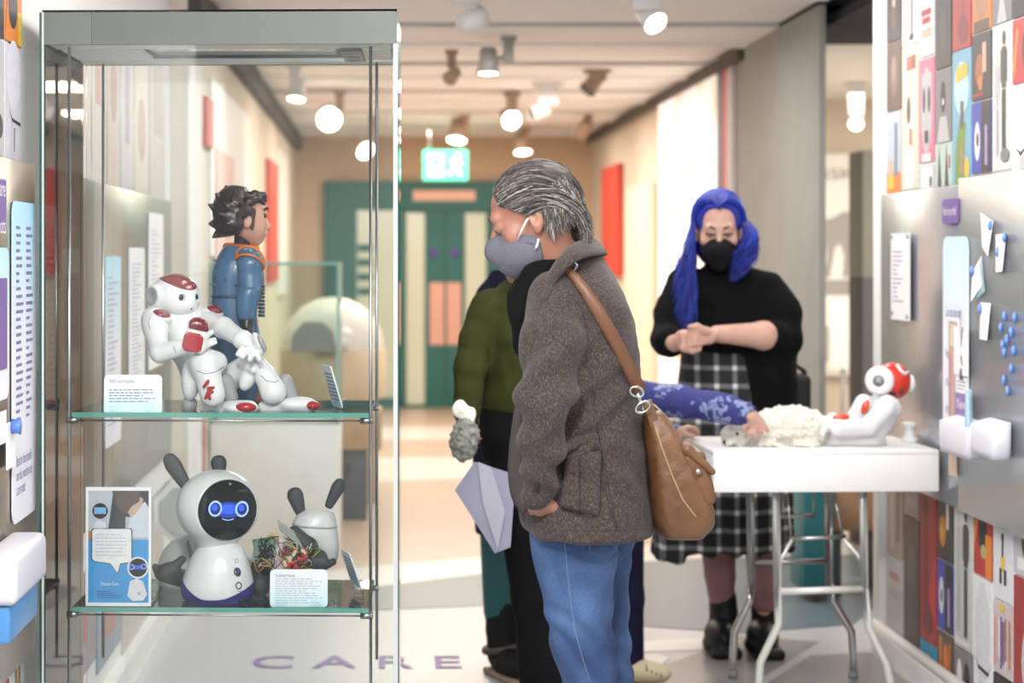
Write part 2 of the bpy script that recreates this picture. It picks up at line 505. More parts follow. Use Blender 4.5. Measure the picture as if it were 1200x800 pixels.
b = MB(); b.box((1.6, 10.3, -.05), (7.6, 19.6, .1)); floor = tag(b.build('floor', m_floor), kind='structure')
def inlay(pts, m, k):
    b = MB(); n = len(pts); h = .0008 * k
    A = [floor_pt(*p) for p in pts]; top = [Vector((p.x, p.y, h)) for p in A]; bot = [Vector((p.x, p.y, -.01)) for p in A]
    b.poly(top + bot, [list(range(n))] + [[i, (i + 1) % n, n + (i + 1) % n, n + i] for i in range(n)])
    return b.build('floor_inlay', m, floor)
inlay([(100, 700), (420, 672), (560, 656), (760, 640), (1010, 640), (1010, 470), (100, 470)], m_tanfloor, 1)
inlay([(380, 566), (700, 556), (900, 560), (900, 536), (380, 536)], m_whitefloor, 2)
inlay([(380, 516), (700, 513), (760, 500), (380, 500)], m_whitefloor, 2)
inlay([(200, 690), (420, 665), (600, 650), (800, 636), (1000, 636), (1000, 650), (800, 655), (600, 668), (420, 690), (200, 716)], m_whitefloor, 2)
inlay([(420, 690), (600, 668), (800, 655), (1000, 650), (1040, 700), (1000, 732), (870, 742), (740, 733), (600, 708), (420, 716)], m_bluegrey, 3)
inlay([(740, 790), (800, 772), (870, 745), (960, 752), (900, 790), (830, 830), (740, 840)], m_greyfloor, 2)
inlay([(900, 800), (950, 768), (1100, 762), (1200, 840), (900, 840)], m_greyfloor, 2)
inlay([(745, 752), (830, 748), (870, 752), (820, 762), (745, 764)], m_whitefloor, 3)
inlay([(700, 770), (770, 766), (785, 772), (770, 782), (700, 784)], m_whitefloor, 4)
M = frame(floor_pt(290, 783) + Vector((0, 0, .0035)), (1, 0, 0), (0, 1, 0))
lettering('floor_lettering', 'CARE', M, .225, m_purple, floor, width=.765, space=1.5)

# ceiling: long boards across the hall with dark gaps
b = MB(); b.box((1.6, 10.6, CEIL + .16), (7.6, 18.6, .04)); ceiling = tag(b.build('ceiling', m_dark), kind='structure')
y = 2.0; edges = []
while y < FAR: edges.append(y); y += 1.03
edges.append(FAR)
for i, (a, c) in enumerate(zip(edges, edges[1:])):
    g = .035 if i % 2 else .06
    b = MB(); b.box(((-.9 + FARR) / 2, (a + c) / 2, CEIL + .02 + (.02 if i % 2 else 0)), (FARR + .9, c - a - g, .04)); b.build('ceiling_panel', m_ceil, ceiling)
    # shallow batten below every second board
    if c > 9 and i % 2 == 0:
        b = MB(); b.box(((-.83 + FARR) / 2, c - .18, CEIL - .004), (FARR + .8, .16, .02)); b.build('ceiling_batten', m_ceil, ceiling)

# side walls, back wall
b = MB(); b.box((WALL_L - .1, 5.3, 1.335), (.2, 6.6, 2.67)); wall_left = tag(b.build('wall_left', m_white), kind='structure')
b = MB(); b.box((FARL - .125, (8.6 + FAR) / 2, 1.335), (.25, FAR - 8.6, 2.67)); wall_left2 = tag(b.build('wall_left', m_beige), kind='structure')
b = MB(); b.box((WALL_R + .1, (2 + END_R) / 2, 1.335), (.2, END_R - 2, 2.67)); wall_right = tag(b.build('wall_right', m_white), kind='structure')
Y0, Y1 = 9.33, 11.45
b = MB(); b.box((FARR + .015, (Y0 + Y1) / 2, 1.335), (.03, Y1 - Y0, 2.67)); wall_right2 = tag(b.build('wall_right', m_wallgrey), kind='structure')
b = MB(); b.box((FARR + .13, (Y1 + FAR) / 2, 1.335), (.2, FAR - Y1, 2.67)); wall_right3 = tag(b.build('wall_right', m_beige), kind='structure')
b = MB(); b.box((.6, FAR + .1, 1.335), (3.6, .2, 2.67)); wall_back = tag(b.build('wall_back', m_tan), kind='structure')
# dark beams along the wall tops
b = MB(); b.box((FARL + .03, 14.1, CEIL - .07), (.06, 11, .14)); tag(b.build('trim_left', mat('dark_beam', (.07, .06, .055), .7)), kind='structure')
b = MB(); b.box((FARR - .02, 15.4, CEIL - .035), (.04, 8.3, .07)); tag(b.build('trim_right', MATS['dark_beam']), kind='structure')
# end post of the near right wall
b = MB(); b.box((WALL_R - .012, END_R - .035, 1.335), (.03, .09, 2.66), bevel=.004); tag(b.build('trim_1', m_white), kind='structure')
# skirting on the near right wall with a rounded cap
b = MB(); b.box((WALL_R - .025, 4.9, .045), (.05, 5.2, .09)); sk = tag(b.build('baseboard_right', m_white), kind='structure')
b = MB(); b.tube([(WALL_R - .028, 2.3, .1), (WALL_R - .028, 7.52, .1)], .022, 12); b.build('baseboard_cap', m_white, sk)
b = MB(); b.box((WALL_L + .02, 5.3, .05), (.04, 6.6, .1)); tag(b.build('baseboard_left', m_white), kind='structure')

# side room seen through the opening
b = MB(); b.box((4.0, 15.2, 1.4), (3.3, .2, 2.8)); tag(b.build('wall_back', m_beige), kind='structure')
b = MB(); b.box((5.4, 8.7, 1.4), (.2, 13, 2.8)); tag(b.build('wall_right', m_beige), kind='structure')
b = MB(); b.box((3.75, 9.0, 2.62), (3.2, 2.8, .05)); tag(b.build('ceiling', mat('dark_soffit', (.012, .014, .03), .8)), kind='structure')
b = MB(); b.box((3.85, 12.9, 2.7), (3.1, 4.9, .05)); tag(b.build('ceiling', m_offwhite), kind='structure')
pill = thing('display_pillar', 'tall tan and grey pillar standing in the room beyond the wall opening', 'pillar', (Xc(1022, 10.4), 10.4, 0))
b = MB(); b.box((Xc(1024, 10.4), 10.4, Zc(325, 10.4) / 2), (.19, .3, Zc(325, 10.4)), bevel=.004); b.build('lower_panel', mat('pillar_dark', (.22, .21, .2), .6), pill)
z0, z1 = Zc(325, 10.4), Zc(178, 10.4)
b = MB(); b.box((Xc(1024, 10.4), 10.4, (z0 + z1) / 2), (.19, .3, z1 - z0), bevel=.004); b.build('upper_panel', mat('pillar_tan', (.5, .45, .38), .6), pill)
# banner with animal silhouette and lettering on the far room wall
DB = 15.05
m_bwhite = mat('banner_white', (.86, .85, .82), .6); m_bgrey = mat('banner_grey', (.36, .35, .34), .6)
bn = thing('wall_banner', 'large white wall banner with grey animal silhouette and big letters', 'banner', P(990, 430, DB))
b = MB(); w, h = (1040 - 952) * DB / F, (440 - 180) * DB / F
b.prism([(-w / 2, 0), (w / 2, 0), (w / 2, h), (-w / 2, h)], front(996, 440, DB), .02); b.build('backing', m_bwhite, bn)
def sil(pts): return [((x - 996) * DB / F, (440 - y) * DB / F) for x, y in pts]
b = MB(); Mb = front(996, 440, DB - .025)
b.prism(sil([(955, 250), (962, 258), (975, 256), (988, 248), (1000, 250), (1003, 262), (1001, 280), (996, 300), (994, 325), (988, 325), (990, 300), (986, 285), (978, 290), (976, 305), (972, 325), (966, 325), (970, 300), (968, 282), (955, 272)]), Mb, .006)
b.build('animal_silhouette', m_bgrey, bn)
b = MB(); b.prism(sil([(952, 328), (1040, 328), (1040, 345), (952, 345)]), Mb, .006); b.build('grey_band', m_bgrey, bn)
lettering('lettering', 'BSK', front(958, 210, DB - .03), .085, m_bgrey, bn, width=.26)
ns = thing('white_sign', 'white notice board below the animal banner in the far room', 'sign', P(988, 432, 14.6))
b = MB(); b.prism([(-.11, 0), (.11, 0), (.11, .52), (-.11, .52)], front(988, 432, 14.6), .02); b.build('board', m_bwhite, ns)
b = MB(); b.prism([(-.025, .05), (.025, .05), (.03, .3), (-.02, .34)], front(967, 432, 14.55), .012); b.build('grey_figure', m_bgrey, ns)
b = MB(); b.tube([P(988, 432, 14.62), (Xc(988, 14.62), 14.62, 0)], .02, 8); b.box((Xc(988, 14.62), 14.62, .01), (.3, .25, .02)); b.build('stand', m_bgrey, ns)

# ---------------------------------------------------------------- far double doors
D = FAR
def rectf(b, x0, y0, x1, y1, D, t):
    """box whose front face covers the picture rectangle at distance D, thickness t away from the viewer"""
    a, c = P(x0, y1, D), P(x1, y0, D)
    b.box(((a[0] + c[0]) / 2, D + t / 2, (a[2] + c[2]) / 2), (c[0] - a[0], t, c[2] - a[2])); return b
door = thing('door_1', None or 'x', 'x', (Xc(530, D), D - .1, 0)); del door['label']; del door['category']; door['kind'] = 'structure'
m_dglass = mat('door_glass', (.62, .68, .56), .15, spec=.6)
b = MB()
for r in ((380, 212, 640, 246), (380, 246, 418, 479), (468, 246, 474.5, 479), (572.5, 246, 640, 479), (418, 466, 468, 479)):
    rectf(b, *r, D - .09, .08)
b.build('door_frame', m_teal, door)
b = MB(); rectf(b, 418, 246, 468, 466, D - .05, .03); b.build('side_glass', m_dglass, door)
for k in range(4):
    b = MB(); rectf(b, 419, 286 + 17 * k, 436, 295 + 17 * k, D - .056, .004); b.build('glass_stripe', m_teal, door)
for x0, x1, g0, g1, hx, sx in ((475, 521.5, 476, 498, 512, 508), (522.5, 572, 545, 570, 532, 533)):
    b = MB()
    for r in ((x0, 246.5, g0, 479), (g1, 246.5, x1, 479), (g0, 246.5, g1, 249), (g0, 474, g1, 479)):
        if r[2] > r[0]: rectf(b, *r, D - .075, .05)
    leaf = b.build('door_leaf', m_teal, door)
    b = MB(); rectf(b, g0, 249, g1, 474, D - .055, .02); b.build('door_glass', m_dglass, door)
    b = MB(); rectf(b, hx - 8.5, 331, hx + 8.5, 404, D - .083, .008); b.build('push_plate', m_salmon, door)
    b = MB(); b.cyl(P(sx, 296, D - .086), P(sx, 296, D - .076), .045, 16); b.build('round_sticker', mat('violet_sticker', (.12, .09, .4), .5), door)
b = MB(); rectf(b, 484, 223, 557, 235, D - .1, .012); b.build('door_closer', m_salmon, door)

# ---------------------------------------------------------------- exit sign
D = 17.6
ex = thing('exit_sign', 'green and white lit exit sign hanging before the far wall', 'exit sign', P(522, 210, D))
m_exg = mat('exit_green', (.05, .5, .3), .4, emit=((.12, .8, .5), 1.6)); m_exw = mat('exit_white', (.9, 1, .95), .4, emit=((.75, 1, .9), 2.0))
b = MB(); rectf(b, 496, 176, 548, 211, D, .05); b.build('housing', m_exg, ex)
b = MB(); rectf(b, 502, 181, 519, 206, D - .004, .006); b.build('arrow_panel', m_exw, ex)
b = MB(); b.prism([(x * D / F, z * D / F) for x, z in ((-8, 2), (0, 10), (8, 2), (3, 2), (3, -10), (-3, -10), (-3, 2))], front(510.5, 193, D - .008), .003); b.build('arrow', m_exg, ex)
b = MB(); Mx = front(534, 193, D - .008)
b.prism(ellipse(.022, .022, 12, .02, .075), Mx, .004); b.prism([(x * .9, z * .9) for x, z in ((-.03, .05), (.03, .05), (.07, -.0), (.03, .01), (.03, -.04), (.06, -.1), (.03, -.1), (0, -.05), (-.05, -.1), (-.08, -.09), (-.03, -.03), (-.02, .01), (-.06, .03))], Mx, .004)
b.build('running_figure', m_exw, ex)
for xx in (503, 541): b = MB(); b.cyl(P(xx, 176, D + .02), (Xc(xx, D), D + .02, CEIL), .006, 8); b.build('suspension_rod', mat('grey_metal', (.45, .45, .46), .35, metal=.8), ex)

# ---------------------------------------------------------------- track spotlights
m_lampw = mat('lamp_white', (.76, .75, .75), .4); m_lampg = mat('lamp_grey', (.3, .29, .28), .45); m_lampb = mat('lamp_brown', (.36, .26, .2), .5)
m_lens = mat('lamp_lens', (1, .95, .85), .3, emit=((1, .93, .8), 9)); m_lensoff = mat('lamp_lens_off', (.1, .1, .1), .2)
def spotlamp(px, py, D, aim, m, lit, r, label, box_w=.07, bx=None, watts=0):
    """head with its lens face centred at (px,py); driver box hanging from the ceiling track at picture column bx"""
    c = Vector(P(px, py, D)); aim = Vector(aim).normalized(); bx = bx or px + 20
    t = thing('track_spotlight', label, 'spotlight', (c.x, D, CEIL), 'ceiling spotlights')
    x = Xc(bx, D); zb = c.z + .06
    b = MB(); b.box((x, D, (CEIL + zb) / 2), (box_w, box_w * .8, CEIL - zb), bevel=.006); b.box((x, D, CEIL - .012), (box_w * 1.5, box_w, .024)); b.build('driver_box', m, t)
    M = frame(c, aim.cross(Vector((0, 1, .001))) if abs(aim.y) < .9 else (1, 0, 0), z=aim)
    L = r * 2.3
    b = MB(); b.lathe([(0, -L), (r * .62, -L), (r * .75, -L * .9), (r * .82, -L * .45), (r, -.0), (r * .93, 0), (r * .88, -.012)], M=M.to_3x3().to_4x4(), c=c, seg=28); b.build('lamp_head', m, t)
    b = MB(); b.lathe([(0, -.008), (r * .92, -.008), (r * .92, -.014), (0, -.014)], M=M.to_3x3().to_4x4(), c=c, seg=28); b.build('lens', m_lens if lit else m_lensoff, t)
    b = MB(); b.tube([c - aim * L * .5, Vector((x, D, c.z + .1))], .012, 8); b.build('arm', m, t)
    for k in (.55, .7, .85):
        pass
    if watts:
        d = bpy.data.lights.new('spot_beam', 'SPOT'); d.energy = watts; d.color = (1, .88, .7); d.spot_size = R(62); d.spot_blend = .7; d.shadow_soft_size = r
        o = bpy.data.objects.new('spot_beam', d); COL.objects.link(o); o.location = c + aim * .03
        o.rotation_euler = aim.to_track_quat('-Z', 'Y').to_euler()
    return t
spotlamp(566, 20, 9.0, (.7, .35, .25), m_lampw, False, .055, 'white spotlight with tilted head at top edge, left of the brightest one', .13, 546)
spotlamp(769, 28, 9.0, (.35, -.6, -.55), m_lampw, True, .058, 'white spotlight with a glowing lens at top edge, rightmost in view', .13, 756)
spotlamp(572, 87, 10.7, (-.02, -.12, -1), m_lampg, True, .062, 'grey drum spotlight glowing downward above the older man', .055, 596)
spotlamp(600, 141, 14.4, (.25, -.9, -.3), m_lampb, True, .075, 'lit spotlight facing the viewer above the man, centre of the ceiling', .08, 600)
spotlamp(622, 134, 13.6, (-.9, -.3, -.3), m_lampw, False, .06, 'white unlit spotlight right of the central lit one', .14, 642)
spotlamp(688, 106, 12.6, (-.6, -.3, -.7), m_lampb, False, .06, 'brown unlit spotlight near the right side of the ceiling', .11, 700)
spotlamp(535, 165, 16.6, (-.1, -.35, -.9), m_lampb, True, .085, 'lit spotlight directly above the exit sign', .06, 545, 20)
spotlamp(613, 179, 18.3, (.05, -.3, -1), m_lampb, True, .085, 'lit spotlight low over the doorway just left of the hair of the man', .06, 616, 20)
spotlamp(679, 158, 16.6, (-.3, .5, -.5), m_lampb, False, .07, 'small brown unlit spotlight at the far right ceiling corner', .05, 690)
spotlamp(527, 92, 11.4, (-.3, .8, -.3), m_lampb, False, .045, 'small faint spotlight left of the grey drum one', .05, 529)
spotlamp(347, 117, 12.4, (-.1, -.3, -1), m_lampw, True, .06, 'white spotlight glowing downward behind the upper glass of the case', .06, 345, 25)
spotlamp(386, 140, 14.2, (.1, -.95, -.25), m_lampb, True, .095, 'large glowing spotlight seen through the case glass', .06, 398)
spotlamp(429, 177, 16.8, (.45, -.7, -.45), m_lampb, True, .085, 'tilted glowing spotlight seen through the right edge of the case', .06, 437)
spotlamp(1003, 146, 13.6, (-.2, -.7, -.5), m_lampw, True, .05, 'small white spotlight in the room beyond the wall opening', .09, 1003)

# ---------------------------------------------------------------- things on the far side walls
def wallpanel(name, label, cat, side, px0, px1, y0, y1, m, t=.02, x=None, group=None):
    """upright panel against a far side wall covering the given picture span"""
    X = x if x is not None else (FARR + .022 if side == 'right' else FARL)
    D0, D1 = F * X / (px0 - CX), F * X / (px1 - CX)
    Dm = (D0 + D1) / 2; zt, zb = Zc(y0, Dm), max(0, Zc(y1, Dm)); s = -1 if side == 'right' else 1
    b = MB(); b.box((X + s * t / 2, Dm, (zt + zb) / 2), (t, abs(D0 - D1), zt - zb))
    o = b.build(name, m); tag(o, label, cat, group); return o
m_red = mat('red_banner', (.62, .07, .04), .6); m_graph = None
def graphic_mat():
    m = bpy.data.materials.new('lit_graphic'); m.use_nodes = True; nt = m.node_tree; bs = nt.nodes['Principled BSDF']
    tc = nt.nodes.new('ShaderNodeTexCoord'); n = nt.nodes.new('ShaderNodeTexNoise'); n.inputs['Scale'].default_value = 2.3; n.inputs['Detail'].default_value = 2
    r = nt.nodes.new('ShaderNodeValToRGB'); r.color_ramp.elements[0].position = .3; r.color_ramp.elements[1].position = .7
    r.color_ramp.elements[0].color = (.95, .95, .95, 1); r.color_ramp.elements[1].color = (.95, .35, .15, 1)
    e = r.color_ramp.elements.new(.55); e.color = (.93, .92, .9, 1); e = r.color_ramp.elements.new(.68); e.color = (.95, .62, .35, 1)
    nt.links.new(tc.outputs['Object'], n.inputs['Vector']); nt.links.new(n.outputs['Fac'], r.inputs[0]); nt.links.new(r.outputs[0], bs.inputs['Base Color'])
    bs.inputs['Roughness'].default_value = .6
    nt.links.new(r.outputs[0], bs.inputs['Emission Color']); bs.inputs['Emission Strength'].default_value = .34  # print colours are emitted as well
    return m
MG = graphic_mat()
MGW = mat('lit_white', (.85, .84, .82), .6, emit=((1, .97, .93), .5))  # glow put into a plain panel in place of wall-washer light
wallpanel('glowing_panel', 'tall glowing white and orange wall graphic behind the blue haired woman', 'panel', 'right', 796, 846, 84, 470, MG, .03)
wallpanel('wall_panel', 'dark blue and white wall panel beside the grey wall above the woman', 'panel', 'right', 846, 853, 78, 470, mat('navy_panel', (.12, .14, .22), .6), .03)
wallpanel('wall_panel', 'narrow red wall panel beside the grey wall above the woman', 'panel', 'right', 853, 857, 74, 470, m_red, .03)
wallpanel('wall_panel', 'pale grey narrow wall panel touching the grey wall', 'panel', 'right', 857, 864, 72, 470, mat('palegrey_panel', (.5, .48, .5), .6), .03)
wallpanel('wall_panel', 'white wall panel left of the glowing graphic', 'panel', 'right', 776, 794, 98, 470, MGW, .03)
wallpanel('hanging_banner', 'red vertical banner on the far right wall behind the man', 'banner', 'right', 711, 730, 195, 322, m_red, .05)
wallpanel('wall_panel', 'pale cream wall panel between the red banner and the woman', 'panel', 'right', 738, 770, 218, 478, mat('cream_panel', (.8, .78, .62), .6), .04)
wallpanel('wall_panel', 'white wall panel above the boy figure seen through the case', 'panel', 'left', 243, 290, 118, 300, m_white, .02)
wallpanel('wall_panel', 'narrow red vertical strip on the left wall behind the case', 'panel', 'left', 236, 243, 115, 172, m_red, .03)
wallpanel('wall_panel', 'wide pale pink wall poster behind the boy figure', 'panel', 'left', 247, 268, 180, 330, mat('pink_poster', (.75, .5, .45), .6), .03)
wallpanel('wall_panel', 'red wall strip right of the boy figure through the case', 'panel', 'left', 311, 322, 190, 330, m_red, .03)
wallpanel('wall_panel', 'white wall strip at the far left corner', 'panel', 'left', 323, 333, 180, 345, m_white, .03)
wallpanel('wall_panel', 'white wall panel filling the gap behind the metal board through the case', 'panel', 'left', 219.5, 234, 60, 640, m_white, .012)

# ---------------------------------------------------------------- furniture of the far hall
m_plinth = mat('plinth_white', (.83, .82, .79), .5)
pl = thing('plinth_showcase', 'white plinth with a glass box on top, behind the display case', 'showcase', (Xc(322, 9.9), 9.9, 0))
x0, x1 = Xc(246, 9.65), Xc(398, 9.65); zt = Zc(497, 9.65)
b = MB(); b.box(((x0 + x1) / 2, 9.95, zt / 2), (x1 - x0, .6, zt), bevel=.006); b.build('plinth', m_plinth, pl)
m_gpale = glass_mat('showcase_glass', (.93, .98, .96)); z2 = Zc(310, 9.65)
m_gedge = mat('glass_edge_green', (.25, .5, .44), .2, spec=.8)
b = MB()
for c, s in ((((x0 + x1) / 2, 9.66, (zt + z2) / 2), (x1 - x0, .012, z2 - zt)), (((x0 + x1) / 2, 10.24, (zt + z2) / 2), (x1 - x0, .012, z2 - zt)), ((x0 + .006, 9.95, (zt + z2) / 2), (.012, .56, z2 - zt)), ((x1 - .006, 9.95, (zt + z2) / 2), (.012, .56, z2 - zt)), (((x0 + x1) / 2, 9.95, z2 + .006), (x1 - x0, .6, .012))): b.box(c, s)
b.build('glass_box', m_gpale, pl)
for xx in (x0 + .006, x1 - .006):
    for yy in (9.655, 10.245): b = MB(); b.box((xx, yy, (zt + z2) / 2), (.014, .014, z2 - zt)); b.build('glass_edge', m_gedge, pl)
b = MB(); b.box(((x0 + x1) / 2, 9.652, z2 + .006), (x1 - x0, .006, .014)); b.build('glass_edge', m_gedge, pl)
# white arched dome exhibit further back
dm = thing('dome_exhibit', 'large white arched dome exhibit behind the glass box', 'exhibit', (Xc(388, 12.3), 12.3, 0))
m_dome = mat('dome_cream', (.86, .83, .78), .4); rr = 60 * 12.3 / F; c = P(390, 408, 12.3)
b = MB(); prof = [(rr * math.cos(R(a)), rr * math.sin(R(a))) for a in range(0, 91, 6)]; prof[-1] = (0, rr); b.lathe(prof, c); b.build('dome', m_dome, dm)
b = MB(); b.lathe([(rr * 1.04, -.3), (rr * 1.04, 0), (rr * .98, .0)], c); b.lathe([(0, -.3), (rr * 1.04, -.3)], c); b.build('drum', mat('drum_wood', (.66, .5, .33), .5), dm)
b = MB(); b.box((c[0], 12.3, (c[2] - .3) / 2), (rr * 1.7, rr * 1.7, c[2] - .3), bevel=.01); b.build('base_cabinet', mat('cabinet_tan', (.58, .42, .27), .5, noise=(4, (.5, .35, .22))), dm)
for k, (px, py) in enumerate(((352, 396), (372, 390), (398, 396), (424, 388), (432, 366))):
    b = MB(); q = P(px, py, 11.5); v = Vector(q) - Vector(c); v = Vector(c) + v.normalized() * rr * 1.01; b.ball(v, .045); b.build('white_knob', mat('glossy_white', (.85, .85, .86), .12, coat=.5), dm)
b = MB(); b.prism([(-.14, 0), (.14, 0), (.12, .12), (.05, .18), (-.06, .18), (-.13, .1)], front(368, 412, 11.94), .02); b.build('grey_opening', mat('opening_grey', (.34, .32, .31), .4), dm)
# wooden crate-like block
wb = thing('wooden_block', 'brown wooden block seat with dark side, right of the case shelf', 'block', (Xc(420, 11.2), 11.4, 0))
b = MB(); z = Zc(481, 11.2); b.box((Xc(421, 11.2), 11.4, (z + Zc(527, 11.2)) / 2), (.25, .4, z - Zc(527, 11.2)), bevel=.006); b.build('top_block', mat('oak', (.5, .33, .18), .5, noise=(9, (.42, .27, .14))), wb)
b = MB(); b.box((Xc(413, 11.2), 11.4, Zc(527, 11.2) / 2), (.16, .34, Zc(527, 11.2)), bevel=.004); b.build('dark_leg', mat('dark_grey', (.08, .08, .085), .5), wb)
# octagonal exhibit panel on a stand
oc = thing('octagon_sign', 'white octagonal sign on a wall bracket behind the lower shelf, left', 'sign', P(210, 596, 7.4))
q = P(210, 596, 7.4); ro = .115; xw = WALL_L
b = MB(); b.prism([(ro * math.cos(R(22.5 + 45 * k)), ro * math.sin(R(22.5 + 45 * k))) for k in range(8)], frame(q, (1, .35, 0), (0, 0, 1)), .05); b.build('white_rim', m_plinth, oc)
b = MB(); b.prism([(ro * .8 * math.cos(R(22.5 + 45 * k)), ro * .8 * math.sin(R(22.5 + 45 * k))) for k in range(8)], frame(q + np.array((.018, -.05, 0)), (1, .35, 0), (0, 0, 1)), .012); b.build('grey_face', mat('panel_grey', (.5, .5, .48), .4), oc)
b = MB(); b.lathe([(0, 0), (.045, 0), (.045, .012), (.018, .014), (.018, q[0] - xw), (0, q[0] - xw)], (xw, 7.43, q[2]), Matrix.Rotation(R(90), 4, 'Y'), 16); b.build('bracket', mat('grey_metal', (.45, .45, .46), .35, metal=.8), oc)
ps = thing('red_post', 'slim red post standing behind the white eared robot', 'post', (Xc(236, 9.2), 9.2, 0))
b = MB(); b.box((Xc(236, 9.2), 9.2, Zc(490, 9.2) / 2), (.035, .05, Zc(490, 9.2)), bevel=.004); b.build('upright', mat('dull_red', (.45, .12, .1), .5), ps)
b = MB(); b.box((Xc(236, 9.2), 9.2, .012), (.13, .13, .024), bevel=.004); b.build('foot', mat('dull_red', (.45, .12, .1), .5), ps)
# teal chair back and timber bench beyond the table
tb = thing('teal_bin', 'teal storage bin standing behind the white table', 'bin', (Xc(952, 8.7), 8.7, 0))
zz = Zc(560, 8.7); b = MB()
b.box((Xc(951, 8.7), 8.7, zz / 2 + .02), (.13, .3, zz - .04), bevel=.015); b.build('body', mat('teal_plastic', (.02, .16, .18), .5), tb)
b = MB(); b.box((Xc(951, 8.7), 8.7, zz + .01), (.145, .32, .025), bevel=.008); b.build('lid', mat('teal_plastic', (.02, .16, .18), .5), tb)
bb = thing('timber_bench', 'low brown timber bench beyond the wall opening', 'bench', (Xc(1000, 8.9), 8.9, 0))
zt, zb2 = Zc(575, 8.7), Zc(622, 8.7)
b = MB(); b.box((Xc(1000, 8.9), 8.9, (zt + zb2) / 2), (.3, .4, zt - zb2), bevel=.006); b.build('seat_box', mat('bench_brown', (.36, .2, .1), .5, noise=(7, (.3, .16, .08))), bb)
for dx in (-.12, .12): b = MB(); b.box((Xc(1000, 8.9) + dx, 8.9, zb2 / 2), (.05, .36, zb2), bevel=.004); b.build('leg', mat('dark_grey', (.08, .08, .085), .5), bb)
# ---------------------------------------------------------------- printed poster mosaic on the near walls
PAL = {}
def pc(c):
    k = tuple(round(v, 3) for v in c)
    if k not in PAL: PAL[k] = mat('print_%d' % len(PAL), k, .45, noise=(60, tuple(min(1, v * .86 + .01) for v in k), .3, .7))
    return PAL[k]
def poster(side, D0, D1, z0, z1, bg, shapes, parent, n=[0]):
    """one printed board; shapes in 0..1 of its width (u rightwards) and height (v up): ('e',u,v,ru,rv,c) or ('r',u0,v0,u1,v1,c) or ('p',[(u,v)..],c)"""
    w, h = abs(D0 - D1) - .004, z1 - z0 - .004
    M = wallframe(side, (D0 + D1) / 2, (z0 + z1) / 2, .004)
    b = MB(); ms = [pc(bg)]; b.mi = 0
    b.prism([(-w / 2, -h / 2), (w / 2, -h / 2), (w / 2, h / 2), (-w / 2, h / 2)], M @ Matrix.Translation((0, 0, -.004)), .006)
    for k, s in enumerate(shapes):
        c = s[-1]; m = pc(c)
        if m not in ms: ms.append(m)
        b.mi = ms.index(m); Mz = M @ Matrix.Translation((0, 0, .0022 + .0002 * k))
        if s[0] == 'e': pts = ellipse(s[3] * w, s[4] * h, 14, (s[1] - .5) * w, (s[2] - .5) * h)
        elif s[0] == 'r': pts = [((s[1] - .5) * w, (s[2] - .5) * h), ((s[3] - .5) * w, (s[2] - .5) * h), ((s[3] - .5) * w, (s[4] - .5) * h), ((s[1] - .5) * w, (s[4] - .5) * h)]
        else: pts = [((u - .5) * w, (v - .5) * h) for u, v in s[1]]
        b.poly([Mz @ Vector((u, v, 0)) for u, v in pts], [list(range(len(pts)))])
    return b.build('poster', ms, parent)
K, DK, BR, GR, LG, WH, CR, RD, PK, BL, GN, OR, YE, PU, SK = (.01, .01, .012), (.035, .032, .034), (.11, .065, .045), (.2, .2, .21), (.5, .51, .53), (.78, .78, .8), (.72, .7, .55), (.45, .03, .035), (.68, .2, .3), (.04, .07, .42), (.17, .3, .07), (.72, .22, .03), (.75, .52, .05), (.36, .28, .6), (.62, .42, .32)
def figure(c, u=.5, top=.85, w=.12, bot=.1):
    """plain generic toy-robot shape"""
    return [('e', u, top, w * .8, .05, c), ('r', u - w, top - .34, u + w, top - .06, c), ('r', u - w * 1.6, top - .3, u - w * 1.15, top - .08, c), ('r', u + w * 1.15, top - .3, u + w * 1.6, top - .08, c), ('r', u - w * .85, bot, u - w * .15, top - .35, c), ('r', u + w * .15, bot, u + w * .85, top - .35, c)]
def RW(px): return F * WALL_R / (px - CX)
def cell(p0, p1, y0, y1, bg, sh):
    D0, D1 = RW(p0), RW(p1); Dm = (D0 + D1) / 2
    return poster('right', D0, D1, Zc(y1, Dm), Zc(y0, Dm), bg, sh, wall_right)
ZT, ZB = 1.72, .673     # board top and bottom
text = lambda u0, v0, u1, n, c: [('r', u0, v0 + .035 * i, u1 - .06 * (i % 2), v0 + .035 * i + .016, c) for i in range(n)]
